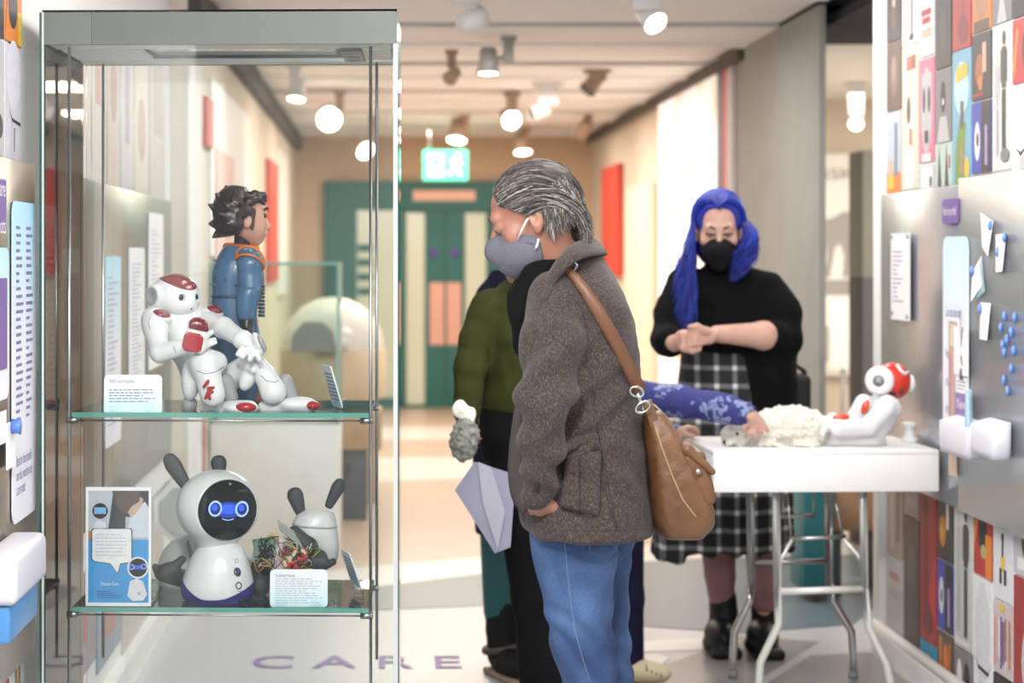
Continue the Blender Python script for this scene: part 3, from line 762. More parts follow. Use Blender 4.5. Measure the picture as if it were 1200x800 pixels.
T = [  # above the board
 (1041, 1058, -30, 48, DK, [('e', .5, .4, .2, .25, BR), ('e', .5, .6, .1, .1, SK)]),
 (1041, 1058, 48, 130, BR, [('e', .5, .5, .25, .3, (.2, .13, .1)), ('e', .5, .6, .1, .2, (.32, .22, .17))]),
 (1041, 1058, 130, 226, (.5, .55, .62), [('r', 0, 0, 1, .25, OR), ('r', .55, .2, .75, .85, (.12, .2, .3)), ('e', .3, .3, .2, .12, SK), ('r', .1, .05, .5, .2, YE)]),
 (1059, 1078, -30, 53, WH, [('r', .3, .15, .42, .9, SK), ('r', .55, .1, .68, .9, (.2, .1, .08)), ('e', .6, .1, .15, .05, K)]),
 (1059, 1078, 53, 222, CR, [('e', .55, .42, .22, .2, WH), ('e', .42, .55, .13, .1, (.1, .05, .04)), ('r', .45, .3, .65, .42, OR), ('e', .5, .15, .33, .16, WH)] + [('r', .3 + .15 * i, .83, .39 + .15 * i, .93, RD) for i in range(4)]),
 (1079, 1097, -30, 66, WH, [('r', .15, .5, .8, .58, RD), ('r', .2, .4, .75, .48, RD)] + text(.15, .24, .85, 3, OR)),
 (1079, 1097, 68, 190, PK, [('e', .5, .5, .36, .42, LG), ('r', .18, .4, .82, .86, LG), ('e', .33, .6, .09, .13, DK), ('e', .67, .6, .09, .13, DK), ('r', .38, .18, .62, .3, DK), ('r', .2, 0, .8, .08, WH)]),
 (1079, 1097, 193, 222, LG, [('r', .08, .05, .92, .95, WH), ('r', .7, .1, .85, .5, DK)]),
 (1098, 1117, -30, 80, DK, [('e', .5, .4, .2, .2, (.07, .06, .06))]),
 (1098, 1117, 80, 167, GR, [('e', .5, .62, .16, .22, K), ('p', [(.1, .0), (.3, .35), (.7, .35), (.9, .0)], LG), ('e', .5, .55, .06, .05, WH)]),
 (1098, 1117, 167, 219, (.5, .65, .58), [('p', [(.15, 0), (.25, 1), (.4, 0)], DK), ('p', [(.6, 0), (.7, 1), (.85, 0)], DK), ('r', .85, .4, .95, .7, RD)]),
 (1118, 1140, -30, 58, RD, [('e', .6, .25, .3, .2, (.25, .02, .03)), ('r', .55, .3, .62, 1, (.25, .02, .03))]),
 (1118, 1140, 58, 217, (.2, .45, .6), [('e', .5, .72, .4, .2, (.5, .72, .78)), ('p', [(.15, 0), (.2, .3), (.4, .5), (.75, .45), (.65, .2), (.8, 0)], GN), ('r', .45, .42, .62, .62, (.12, .1, .08)), ('p', [(.4, .1), (.5, .35), (.6, .3), (.62, .05)], (.4, .25, .12)), ('e', .8, .12, .14, .08, YE), ('p', [(.2, .76), (.85, .8), (.83, .9), (.25, .88)], YE)]),
 (1141, 1164, -30, 37, OR, [('r', .1, 0, .9, .2, BR), ('e', .5, .5, .3, .3, (.45, .2, .08))]),
 (1141, 1164, 38, 117, DK, [('e', .4, .45, .22, .25, (.4, .12, .05)), ('r', .55, .4, .75, .85, SK), ('e', .45, .25, .1, .12, OR), ('r', .05, .05, .6, .1, RD)]),
 (1141, 1164, 118, 203, BL, [('e', .28, .45, .15, .28, WH), ('e', .3, .47, .06, .1, K), ('r', .5, 0, 1, 1, DK), ('r', .68, .1, .82, .55, PU), ('e', .75, .6, .07, .07, PU)]),
 (1141, 1164, 204, 216, BR, [('r', .1, .2, .9, .7, SK)]),
 (1165, 1188, -30, 27, GR, [('p', [(.25, 0), (.4, .5), (.6, .5), (.75, 0)], LG)]),
 (1165, 1188, 27, 200, (.66, .67, .64), figure(LG, .27, .78, .07, .1) + figure((.07, .07, .07), .62, .9, .1, .08) + [('e', .68, .1, .22, .05, (.2, .2, .19))]),
 (1165, 1188, 202, 215, CR, [('r', .3, 0, .7, 1, DK)]),
 (1189, 1213, -30, 19, K, []), (1189, 1213, 20, 97, RD, [('p', [(.1, .1), (.3, .8), (.2, .9), (0, .3)], OR), ('e', .7, .5, .22, .35, DK)]),
 (1189, 1213, 98, 212, WH, [('p', [(.15, .35), (.4, .25), (.9, .4), (.4, .3)], K), ('r', .35, .02, .8, .25, LG)]),
]
for c in T: cell(*c)
Bt = [  # below the board (the board's lower edge hides their tops)
 (1041, 1060, 560, 652, (.42, .33, .28), [('r', .2, .1, .45, .85, (.55, .45, .4)), ('r', .6, .2, .8, .9, (.25, .17, .13))]),
 (1041, 1060, 653, 738, (.55, .52, .5), text(.2, .7, .85, 3, RD) + text(.2, .45, .8, 4, LG)),
 (1061, 1079, 560, 605, (.36, .3, .27), [('r', .2, .3, .9, .8, (.45, .4, .37))]), (1061, 1079, 606, 760, (.07, .05, .045), [('e', .5, .6, .3, .2, (.12, .09, .08)), ('r', .3, .2, .7, .5, (.1, .07, .06))]),
 (1080, 1099, 566, 752, (.4, .02, .025), [('e', .35, .85, .2, .09, (.15, .01, .015)), ('r', .25, .1, .5, .8, (.22, .015, .02)), ('p', [(.5, .3), (1, .6), (1, .1)], (.62, .03, .04)), ('e', .5, .12, .35, .08, (.2, .01, .02))]),
 (1080, 1099, 753, 800, (.02, .3, .48), [('e', .5, .6, .15, .15, YE)]),
 (1100, 1119, 572, 658, DK, [('e', .35, .4, .22, .22, OR), ('e', .32, .38, .1, .1, YE), ('r', .58, .45, .75, .85, CR)]),
 (1100, 1119, 659, 740, BL, [('e', .28, .5, .15, .28, WH), ('e', .3, .5, .06, .1, K), ('r', .5, 0, 1, 1, K), ('r', .68, .1, .82, .55, PU), ('e', .75, .6, .08, .07, PU)]),
 (1100, 1119, 742, 800, BR, [('r', .15, .1, .3, .9, OR), ('e', .55, .5, .16, .3, OR), ('r', .75, .2, .85, .85, OR)]),
 (1120, 1142, 580, 760, (.6, .61, .58), figure(LG, .25, .85, .07, .1) + figure((.06, .06, .06), .66, .88, .1, .08) + [('r', .1, .02, .95, .06, WH)]),
 (1120, 1142, 761, 840, GR, [('e', .3, .5, .15, .35, WH), ('e', .7, .45, .18, .4, K)]),
 (1143, 1165, 590, 676, RD, [('e', .5, .6, .25, .3, K), ('p', [(0, .2), (.3, .9), (.2, .95), (0, .6)], OR), ('r', .65, 0, 1, .6, OR), ('e', .55, .35, .15, .1, (.4, .4, .15))]),
 (1143, 1165, 677, 840, WH, [('e', .5, .6, .4, .38, (.66, .67, .7)), ('p', [(.1, .42), (.25, .36), (.8, .34), (.95, .42), (.8, .31), (.25, .33)], K), ('r', .28, .02, .7, .25, (.6, .6, .63))]),
 (1166, 1189, 600, 704, (.7, .71, .76), [('r', .4, .32, .62, .5, YE), ('r', .33, .18, .46, .36, DK), ('r', .56, .18, .7, .36, DK), ('e', .5, .72, .07, .05, DK), ('r', .46, .5, .55, .7, DK)]),
 (1166, 1189, 706, 792, (.6, .5, .5), [('r', .06 + .11 * i, .08 + .07 * (i % 3), .14 + .11 * i, .75 + .06 * (i % 2), c) for i, c in enumerate((PK, SK, WH, BL, RD, GR, LG, OR))] + [('r', .35, .88, .6, .97, YE)]),
 (1166, 1189, 793, 840, K, [('r', .6, .2, .8, .9, (.02, .3, .48))]),
 (1190, 1214, 606, 676, (.5, .51, .5), [('r', .2, .1, .8, .3, WH), ('e', .6, .6, .2, .3, DK)]), (1190, 1214, 678, 840, (.32, .03, .03), [('e', .7, .4, .3, .25, LG)]),
]
for c in Bt: cell(*c)
# left wall mosaic, nearer than and through the display case
def LW(px): return F * -WALL_L / (CX - px)
def lcell(p0, p1, y0, y1, bg, sh):
    D0, D1 = LW(p0), LW(p1); Dm = (D0 + D1) / 2
    return poster('left', D0, D1, Zc(y1, Dm), Zc(y0, Dm), bg, sh, wall_left)
for c in [(-24, 2, -20, 40, DK, []), (-24, 2, 42, 190, LG, [('e', .8, .3, .15, .1, DK)]),
 (3, 23, -30, 52, OR, [('e', .45, .55, .28, .35, DK), ('p', [(0, .1), (.2, .8), (.1, .9)], RD), ('r', .75, 0, 1, .5, YE)]),
 (3, 23, 53, 192, (.6, .6, .66), [('e', .5, .75, .42, .3, (.7, .7, .76)), ('p', [(.2, .46), (.4, .38), (.9, .36), (.9, .33), (.4, .35)], K), ('r', .4, .02, .85, .28, (.62, .6, .66)), ('r', .5, .1, .55, .3, DK)]),
 (-24, -2, 670, 830, GR, []), (-1, 8, 690, 760, (.12, .14, .14), []), (-1, 8, 761, 830, RD, []),
 (9, 26, 700, 830, (.62, .6, .58), [('p', [(.35, .0), (.3, .35), (.45, .5), (.42, 1), (.58, 1), (.55, .5), (.7, .35), (.7, 0)], (.24, .19, .1)), ('r', .45, .05, .55, .4, (.55, .45, .22))]),
 (62, 84, 40, 210, (.55, .42, .35), [('r', .2, .1, .5, .7, (.5, .3, .22))]), (86, 104, 20, 212, (.6, .58, .56), [('e', .5, .5, .2, .3, (.55, .4, .38))]),
 (106, 122, 30, 216, (.66, .62, .58), [('r', .2, .5, .6, .9, (.55, .3, .28))]), (124, 138, 30, 220, (.62, .52, .45), [('e', .5, .6, .3, .2, (.4, .3, .25))]),
 (140, 154, 40, 224, (.62, .6, .66), [('r', .3, .3, .7, .8, (.4, .38, .48))]), (156, 172, 40, 228, (.68, .64, .58), [('e', .5, .4, .3, .2, (.5, .35, .3))]), (174, 192, 50, 232, (.55, .52, .5), [('r', .2, .4, .8, .9, (.4, .37, .36))]),
 (60, 82, 700, 800, (.5, .42, .38), []), (84, 110, 670, 790, (.35, .3, .32), [('r', .2, .3, .6, .8, (.45, .15, .12))]), (112, 140, 640, 770, (.3, .36, .45), [('r', .3, .2, .8, .7, (.5, .25, .2))]), (142, 190, 600, 740, (.6, .56, .52), [])]: lcell(*c)

# ---------------------------------------------------------------- brushed metal pin boards
def metal_mat():
    m = bpy.data.materials.new('brushed_metal'); m.use_nodes = True; nt = m.node_tree; bs = nt.nodes['Principled BSDF']
    bs.inputs['Base Color'].default_value = (.42, .445, .485, 1); bs.inputs['Metallic'].default_value = .6; bs.inputs['Roughness'].default_value = .2
    tc = nt.nodes.new('ShaderNodeTexCoord'); mp = nt.nodes.new('ShaderNodeMapping'); mp.inputs['Scale'].default_value = (90, 90, 2)
    n = nt.nodes.new('ShaderNodeTexNoise'); n.inputs['Scale'].default_value = 4; n.inputs['Detail'].default_value = 3
    r = nt.nodes.new('ShaderNodeMapRange'); r.inputs['To Min'].default_value = .16; r.inputs['To Max'].default_value = .32
    nt.links.new(tc.outputs['Object'], mp.inputs[0]); nt.links.new(mp.outputs[0], n.inputs['Vector']); nt.links.new(n.outputs['Fac'], r.inputs[0]); nt.links.new(r.outputs[0], bs.inputs['Roughness'])
    return m
m_brushed = metal_mat()
m_paper = mat('paper_white', (.86, .86, .87), .6); m_blue = mat('blue_magnet_plastic', (.1, .22, .62), .3); m_print = mat('print_violet', (.23, .2, .42), .6)
def gradient_mat(name, a, c, lo, hi):
    """pale blue at the top fading to white, a printed gradient"""
    m = bpy.data.materials.new(name); m.use_nodes = True; nt = m.node_tree; bs = nt.nodes['Principled BSDF']; bs.inputs['Roughness'].default_value = .45
    tc = nt.nodes.new('ShaderNodeTexCoord'); sp = nt.nodes.new('ShaderNodeSeparateXYZ'); mr = nt.nodes.new('ShaderNodeMapRange'); mr.inputs['From Min'].default_value = lo; mr.inputs['From Max'].default_value = hi
    r = nt.nodes.new('ShaderNodeValToRGB'); r.color_ramp.elements[0].color = (*a, 1); r.color_ramp.elements[1].color = (*c, 1)
    nt.links.new(tc.outputs['Generated'], sp.inputs[0]); nt.links.new(sp.outputs[2], mr.inputs[0]); nt.links.new(mr.outputs[0], r.inputs[0]); nt.links.new(r.outputs[0], bs.inputs['Base Color'])
    return m
m_grad = gradient_mat('print_blue_gradient', (.82, .83, .9), (.42, .74, .93), .5, 1)
m_grad2 = gradient_mat('print_blue_gradient_right', (.84, .86, .9), (.58, .84, .96), .55, 1)
BO = .03                        # board face stands 30 mm off the wall
def RB(px): return F * (WALL_R - BO) / (px - CX)
def LB(px): return F * (-WALL_L - BO) / (CX - px)
b = MB(); ys = RB(1127)
b.box((WALL_R - BO / 2 - .004, (ys + 7.43) / 2, (ZT + ZB) / 2), (BO - .009, 7.43 - ys - .001, ZT - ZB), bevel=.002); pb = b.build('pin_board', m_brushed)
tag(pb, 'brushed metal pin board on the right wall, section nearer the opening', 'pin board', 'metal boards on the right wall')
b = MB(); b.box((WALL_R - BO / 2 - .01, (ys + 2.3) / 2, (ZT + ZB) / 2 + .01), (BO + .003, ys - 2.3, ZT - ZB + .02), bevel=.002); pb2 = b.build('pin_board', m_brushed)
tag(pb2, 'brushed metal pin board on the right wall carrying the white cards', 'pin board', 'metal boards on the right wall')
BX = BO + .012
def rm(px, py, off):
    """frame on the right board at picture point"""
    D = F * (WALL_R - BX) / (px - CX); return wallframe('right', D, Zc(py, D), BX + off), D
def sheet(px0, px1, y0, y1, off=.001, r=.0, t=.002, tilt=0):
    Ma, Da = rm(px0, y0, off); Mb, Db = rm(px1, y1, off); Dm = (Da + Db) / 2
    w = abs(Da - Db); zt, zb = Zc(y0, Dm), Zc(y1, Dm); h = zt - zb
    M = wallframe('right', Dm, (zt + zb) / 2, BX + off) @ Matrix.Rotation(R(tilt), 4, 'Z')
    pts = rounded(w, h, r) if r else [(-w / 2, -h / 2), (w / 2, -h / 2), (w / 2, h / 2), (-w / 2, h / 2)]
    return M, w, h, MB().prism(pts, M, t)
M, w, h, b = sheet(1105, 1124, 233, 262, r=.012)
o = b.build('purple_label', m_purple); tag(o, 'small purple label reading What do you think on the metal board', 'label')
lettering('label_lettering', 'What do you think?', M @ Matrix.Translation((-w / 2 + .012, -.012, .003)), .03, m_paper, o, width=w - .03)
M, w, h, b = sheet(1106, 1136, 277, 520, r=.04)
o = b.build('tall_sign', m_grad2); tag(o, 'tall rounded white sign with pale blue top and printed question', 'sign')
for i, s in enumerate(('Can robots make care?', 'Would it be good for us', 'to have their care robots', 'in the future?')):
    lettering('sign_lettering', s, M @ Matrix.Translation((-w / 2 + .03, h / 2 - .24 - (.02 + .1 * i if i == 0 else .12 + .09 * (i - .6)), .0025)), .034, m_print, o, width=w * (.62, .6, .66, .38)[i])
b = MB(); Mq = M @ Matrix.Translation((-w * .1, -.12, .0024)); ms = [pc(SK), pc((.5, .3, .38)), pc(CR)]
b.prism([(-.045, -.32), (.05, -.32), (.05, .18), (-.045, .18)], Mq, .0006); b.mi = 1
b.poly([Mq @ Vector(q) for q in ((-.04, -.15, .0009), (-.015, -.1, .0009), (-.015, .05, .0009), (-.04, .08, .0009))], [[0, 1, 2, 3]]); b.poly([Mq @ Vector(q) for q in ((.02, -.2, .0009), (.045, -.15, .0009), (.045, .06, .0009), (.025, .09, .0009))], [[0, 1, 2, 3]])
b.mi = 2; b.poly([Mq @ Vector(q) for q in ((-.03, .1, .0009), (.035, .1, .0009), (.03, .17, .0009), (-.025, .17, .0009))], [[0, 1, 2, 3]])
b.build('printed_picture', ms, o)
M, w, h, b = sheet(1045, 1067, 273, 375)
o = b.build('paper_notice', m_paper); tag(o, 'tall white paper notice with violet list at left end of the board', 'notice')
wordlines('notice_lettering', M @ Matrix.Translation((-w * .1, 0, .0025)), w * .6, h * .62, 12, m_print, o, ragged=.7, thick=.3, seed=3)
for (dx, dz) in ((-.42, .46), (.42, .46), (-.4, -.42), (.4, -.45)):
    b = MB(); q = M @ Vector((dx * w, dz * h, .002)); b.cyl(q, q - Vector((.006, 0, 0)), .008, 10); b.build('paper_pin', mat('pin_grey', (.35, .34, .38), .4), o)
# printed cards standing against the tall sign
M, w, h, b = sheet(1121.5, 1138, 383, 440, .008)
o = b.build('drawing_card', m_paper); tag(o, 'white card with a small dark drawing, lying over the tall sign', 'card')
b = MB(); Mq = M @ Matrix.Translation((0, 0, .0024))
for seg in (((-.01, .14), (-.002, .05), (.003, .04), (-.006, .15)), ((.012, .09), (.0, .02), (.004, .015), (.02, .08)), ((-.004, -.02), (.008, -.05), (.016, -.05), (.004, -.01)), ((-.012, -.1), (.012, -.1), (.008, -.06), (-.006, -.06))):
    b.poly([Mq @ Vector((u * 1.3, v * .9, 0)) for u, v in seg], [[0, 1, 2, 3]])
b.build('ink_drawing', pc((.12, .06, .1)), o)
M, w, h, b = sheet(1122, 1136, 441, 462, .004)
o = b.build('text_card', m_paper); tag(o, 'small white text card below the drawing card', 'card'); wordlines('card_lettering', M @ Matrix.Translation((0, 0, .0026)), w * .8, h * .6, 3, m_print, o, thick=.3)
M, w, h, b = sheet(1122, 1139, 461, 505, .006)
o = b.build('purple_card', mat('purple_card_print', (.3, .2, .44), .5)); tag(o, 'purple card with white lettering standing behind the white bin', 'card')
lettering('card_lettering', 'New\nrights', M @ Matrix.Translation((-w * .38, .01, .0026)), .035, m_paper, o, width=w * .66)
# white blank cards, each under a blue magnet
def magnet(px, py, label, tilt=0, on=None, cat='magnet', group='loose blue magnets'):
    M, D = rm(px, py, .001 if not on else .006); M = M @ Matrix.Rotation(R(tilt), 4, 'Z')
    t = thing('magnet', label, cat, M.translation, group)
    b = MB(); b.lathe([(0, 0), (.0135, 0), (.0135, .0035), (.010, .0045), (0, .0045)], M.translation, M.to_3x3().to_4x4() @ Matrix.Diagonal((1, 1.15, 1, 1)), 18); b.build('knob', m_blue, t)
    b = MB(); b.lathe([(0, .0046), (.0095, .0046), (.0085, .0065), (0, .007)], M.translation, M.to_3x3().to_4x4() @ Matrix.Diagonal((1, 1.15, 1, 1)), 18); b.build('cap', mat('blue_cap', (.22, .4, .8), .25), t)
cards = [('topmost white card tilted under a magnet on the board', [(1150, 249), (1165, 259), (1163, 300), (1152, 289)], (1163, 264)), ('white card at right edge hung straight on the board', [(1168, 275), (1180, 273.5), (1180, 318), (1168, 319)], (1172, 295)),
         ('white card tilted steeply with a second sheet behind it', [(1151, 300), (1154, 331), (1143, 353.5), (1141, 318)], (1142, 317)), ('lowest white card hung by its left corner on the board', [(1150, 354), (1162, 355), (1162, 399), (1149, 397)], (1151, 362))]
for lab, q, mg in cards:
    b = MB(); A = []
    for i, (x, y) in enumerate(q):
        M, D = rm(x, y, .002 + (.012 if i == 2 else 0)); A.append(M.translation)
    n = Vector((-1, 0, 0)); b.poly(A + [p + n * .0012 for p in A], [[0, 1, 2, 3], [4, 5, 6, 7], [0, 1, 5, 4], [1, 2, 6, 5], [2, 3, 7, 6], [3, 0, 4, 7]])
    tag(b.build('blank_card', m_paper), lab, 'card', 'blank cards on the board')
    magnet(*mg, 'blue magnet holding the ' + lab.replace(' on the board', '').replace(' with a second sheet behind it', ''), on=True, group='magnets on the cards')
magnet(1180, 278, 'blue magnet at the top corner of the straight card', on=True, group='magnets on the cards')
b = MB(); A = [rm(x, y, .004)[0].translation for x, y in ((1151, 302), (1156, 341), (1145, 352), (1146, 345))]
b.poly(A + [p + Vector((-.001, 0, 0)) for p in A], [[0, 1, 2, 3], [4, 5, 6, 7], [0, 1, 5, 4], [1, 2, 6, 5], [2, 3, 7, 6], [3, 0, 4, 7]])
tag(b.build('blank_card', mat('card_teal', (.3, .45, .5), .5)), 'grey green card peeking out behind the steeply tilted card', 'card', 'blank cards on the board')
mags = [(1178, 371, 'topmost left'), (1190, 372, 'topmost right'), (1174, 384, 'second row left'), (1186, 389, 'second row right'), (1181, 398, 'middle of the cluster'), (1176, 404, 'left of the cluster middle'), (1189, 411, 'right of the lower cluster'), (1178, 413, 'lower left of the cluster'), (1186, 432, 'third from the bottom'), (1177.5, 445, 'second from the bottom'), (1182, 458, 'lowest of all')]
for x, y, w_ in mags: magnet(x, y, 'loose blue magnet on the metal board, ' + w_)
# white pen bins on the right board
def bin_(px0, px1, ytop, ybot, depth, label):
    Ma, Da = rm(px0, ytop, 0); Mb, Db = rm(px1, ybot, 0); Dm = (Da + Db) / 2; w = abs(Da - Db); zt, zb = Zc(ytop, Dm), Zc(ybot, Dm)
    t = thing('pen_bin', label, 'bin', (WALL_R - BX - depth / 2, Dm, zb), 'white bins on the metal board')
    M = frame((WALL_R - BX - .004 - depth / 2, Dm, zb), (0, -1, 0), (-1, 0, 0))   # u along wall, v out of the wall, w up? (z = x cross y)
    out, inn = rounded(w, depth, .022, 5), rounded(w - .01, depth - .01, .018, 5); n = len(out); H = zt - zb
    def pt(u, v, z): return Vector((WALL_R - BX - .004 - depth / 2 - v, Dm - u, zb + z))
    top = lambda v: H * (1 - .16 * (v / depth + .5))
    V = [pt(u * .94, v * .94, 0) for u, v in out] + [pt(u, v, .02) for u, v in out] + [pt(u, v, top(v)) for u, v in out] + [pt(u, v, top(v)) for u, v in inn] + [pt(u, v, .012) for u, v in inn]
    fs = [[k * n + i, k * n + (i + 1) % n, (k + 1) * n + (i + 1) % n, (k + 1) * n + i] for k in range(4) for i in range(n)] + [list(range(n))[::-1], list(range(4 * n, 5 * n))]
    b = MB(); b.poly(V, fs, True); b.build('tray', m_bin, t); return t, Dm, zb, zt
m_bin = mat('bin_white', (.62, .61, .67), .4)
_, Dq, zb, zt = bin_(1124, 1159, 490, 533, .065, 'white bin on the metal board nearer the table')
bin_(1162, 1189, 492, 535, .065, 'white bin on the metal board at the right')
for k, (dy, tz, lab) in enumerate(((.1, 0, 'pale blue clothes peg in the white bin, left'), (.13, .01, 'pale blue clothes peg in the white bin, right'))):
    q = Vector((WALL_R - BX - .03 - .012 * k, Dq - dy * .6, zb + .03)); t = thing('clothes_peg', lab, 'peg', q, 'pegs in the bin')
    for s in (-1, 1):
        b = MB(); b.box(q + Vector((0, s * .008, .09)), (.012, .008, .18), rot=(R(s * 5), 0, 0), bevel=.002); b.build('jaw', mat('pale_blue_plastic', (.42, .6, .68), .4), t)
# left wall boards
b = MB(); b.box((WALL_L + BO / 2 + .004, (LB(-40) + LB(41)) / 2, (ZT + .5) / 2), (BO - .008, LB(41) - LB(-40), ZT - .5), bevel=.002); o = b.build('pin_board', mat('bronze_board', (.33, .29, .26), .24, metal=1))
tag(o, 'brown tinted metal board on the left wall before the display case', 'pin board')
b = MB(); b.box((WALL_L + BO / 2 + .004, (LB(97) + LB(201)) / 2, (ZT + ZB) / 2), (BO - .008, LB(201) - LB(97), ZT - ZB), bevel=.002); o = b.build('pin_board', mat('dark_board', (.2, .235, .24), .25, metal=1))
tag(o, 'grey metal board on the left wall seen through the display case', 'pin board')
def lsheet(px0, px1, y0, y1, m, name, label, cat, r=0, off=.002, t=.003):
    D0, D1 = LB(px0), LB(px1); Dm = (D0 + D1) / 2; w = abs(D0 - D1); zt, zb = Zc(y0, Dm), Zc(y1, Dm); h = zt - zb
    M = wallframe('left', Dm, (zt + zb) / 2, BO + off); b = MB(); b.prism(rounded(w, h, r) if r else [(-w / 2, -h / 2), (w / 2, -h / 2), (w / 2, h / 2), (-w / 2, h / 2)], M, t)
    o = b.build(name, m); tag(o, label, cat); return o, M @ Matrix.Translation((0, 0, t + .0006)), w, h
o, M, w, h = lsheet(12.5, 40, 237, 606, m_grad, 'tall_sign', 'tall rounded sign with blue top and two text columns on the left wall', 'sign', .035)
for c in (-.22, .2): wordlines('sign_lettering', M @ Matrix.Translation((c * w, h * .12, 0)), w * .3, h * .62, 26, m_print, o, thick=.42, ragged=.6, seed=int(9 + c * 10))
for i, s in enumerate(('Based on these benefits', 'and risks, would you use', 'a care robot?')):
    lettering('sign_lettering', s, M @ Matrix.Translation((-w * .36, -h * (.325 + .045 * i), 0)), .028, m_print, o, width=w * (.64, .66, .38)[i])
o, M, w, h = lsheet(-14, 5, 209, 270, m_purple, 'purple_sign', 'purple sign with white lettering at the left picture edge', 'sign', .012)
lettering('sign_lettering', 'care', M @ Matrix.Translation((-w * .1, 0.02, 0)), .04, m_paper, o, width=w * .5); lettering('sign_lettering', 'robots', M @ Matrix.Translation((-w * .3, -.065, 0)), .04, m_paper, o, width=w * .72)
o, M, w, h = lsheet(-16, 8, 290, 470, m_grad, 'rounded_sign', 'white and purple rounded sign at the left picture edge', 'sign', .03)
b = MB(); b.prism([(-w * .4, -h * .3), (w * .36, -h * .3), (w * .36, h * .3), (-w * .4, h * .3)], M, .002); b.build('purple_field', m_purple, o)
for k, (y0, y1, x0, x1, lab) in enumerate(((482, 520, -6, 3, 'white card under blue magnet at left edge, upper'), (494, 548, 2, 12, 'white card hanging aslant at left edge, lower'))):
    o, M, w, h = lsheet(x0, x1, y0, y1, m_paper, 'blank_card', lab, 'card', 0, .006 + .004 * k)
t = thing('magnet', 'blue magnet on the aslant card at the left edge', 'magnet', M.translation)
b = MB(); b.lathe([(0, 0), (.018, 0), (.016, .012), (.02, .02), (0, .022)], M @ Vector((0, h * .4, 0)), M.to_3x3().to_4x4(), 16); b.build('knob', m_blue, t)
D0, D1 = LB(-24), LB(24); xw = WALL_L + BO
t = thing('leaflet_bin', 'white bin with blue lower half on the left wall', 'bin', (xw + .06, (D0 + D1) / 2 - .1, Zc(700, D1)))
zt, zb, zl = Zc(612, D1), Zc(665, D1), Zc(706, D1)
b = MB(); b.box((xw + .045, (D0 + D1) / 2 - .1, (zt + zb) / 2), (.09, D1 - D0 - .1, zt - zb), bevel=.02, seg=4); b.build('tray', m_bin, t)
b = MB(); b.box((xw + .036, (D0 + D1) / 2 - .1, (zl + zb) / 2), (.07, D1 - D0 - .14, zb - zl), bevel=.008); b.build('blue_tray', mat('blue_tray', (.08, .25, .55), .3), t)
# pale printed strips on the board behind the case
for k, (x0, x1, y0, y1, m, lab) in enumerate(((173, 190, 250, 430, m_paper, 'white strip sign with violet print on the board behind the case, right'), (150, 168, 290, 460, m_paper, 'pale strip sign in the middle of the board behind the case'), (122, 140, 300, 520, m_grad, 'long pale strip sign on the board behind the boy figure, left'))):
    o, M, w, h = lsheet(x0, x1, y0, y1, m, 'strip_sign', lab, 'sign', .02)
    wordlines('sign_lettering', M, w * .7, h * .8, 28, mat('print_violet_pale', (.42, .39, .56), .6), o, thick=.34, ragged=.6, seed=20 + k)
# ---------------------------------------------------------------- glass display case
m_glass = glass_mat('clear_glass', (.975, .99, .985)); m_edge = mat('glass_edge_dark', (.01, .1, .085), .15, spec=.8)
m_shelfedge = mat('glass_edge_shelf', (.09, .34, .28), .12, spec=.8); m_steel = mat('steel', (.5, .5, .5), .28, metal=1)
m_seal = mat('clear_seal', (.55, .57, .56), .3, spec=.5)
CW, CD = .886, .55
MC = Matrix.Translation((-.392, 4.955 + CD / 2, 0)) @ Matrix.Rotation(R(-1.6), 4, 'Z')
SH1, SH2 = Zc(484, 5.0), Zc(713, 5.0)
case = thing('display_case', 'tall glass display case with two shelves against the left wall', 'display case', MC.translation)
cr = MC.to_3x3()
def cbox(b, c, s, bevel=0): b.box(MC @ Vector(c), s, rot=cr, bevel=bevel)
def pane(name, c, s, edge=m_edge, face=m_glass):
    """flat pane, wide faces clear and thin faces in the green of glass seen through its edge"""
    b = MB(); b.mi = 0; cbox(b, c, s); ax = int(np.argmin(s)); n = cr @ Vector([1.0 if i == ax else 0 for i in range(3)])
    b.bm.normal_update()
    for f in b.bm.faces: f.material_index = 0 if abs(f.normal.dot(n)) > .9 else 1
    return b.build(name, [face, edge], case)
zt, zf, g = 2.098, 2.017, .007
b = MB(); cbox(b, (0, 0, .1), (CW, CD, .2), .004); b.build('plinth', m_white, case)
pane('front_pane', (0, -CD / 2 + g / 2, (zf + .2) / 2), (CW - .002, g, zf - .2))
pane('back_pane', (0, CD / 2 - g / 2, (zf + .2) / 2), (CW - .03, g, zf - .2))
pane('side_pane', (-CW / 2 + g / 2, 0, (zf + .2) / 2), (g, CD - .016, zf - .2))
pane('side_pane', (CW / 2 - g / 2, 0, (zf + .2) / 2), (g, CD - .016, zf - .2))
# dark green edge strip at the front left, pale seals at the front corners
b = MB(); cbox(b, (-CW / 2 - .004, -CD / 2 + .004, (zt + .2) / 2), (.006, .008, zt - .2)); b.build('glass_edge', m_edge, case)
b = MB(); cbox(b, (CW / 2 + .0035, -CD / 2 + .004, (zf + .2) / 2), (.003, .006, zf - .2)); b.build('glass_edge', m_edge, case)
b = MB(); cbox(b, (-CW / 2 + .0025, -CD / 2 - .002, (zt + .2) / 2), (.005, .004, zt - .2)); b.build('corner_seal', m_seal, case)
b = MB(); cbox(b, (CW / 2 - .004, -CD / 2 - .002, (zf + .2) / 2), (.011, .004, zf - .2)); b.build('corner_seal', m_seal, case)
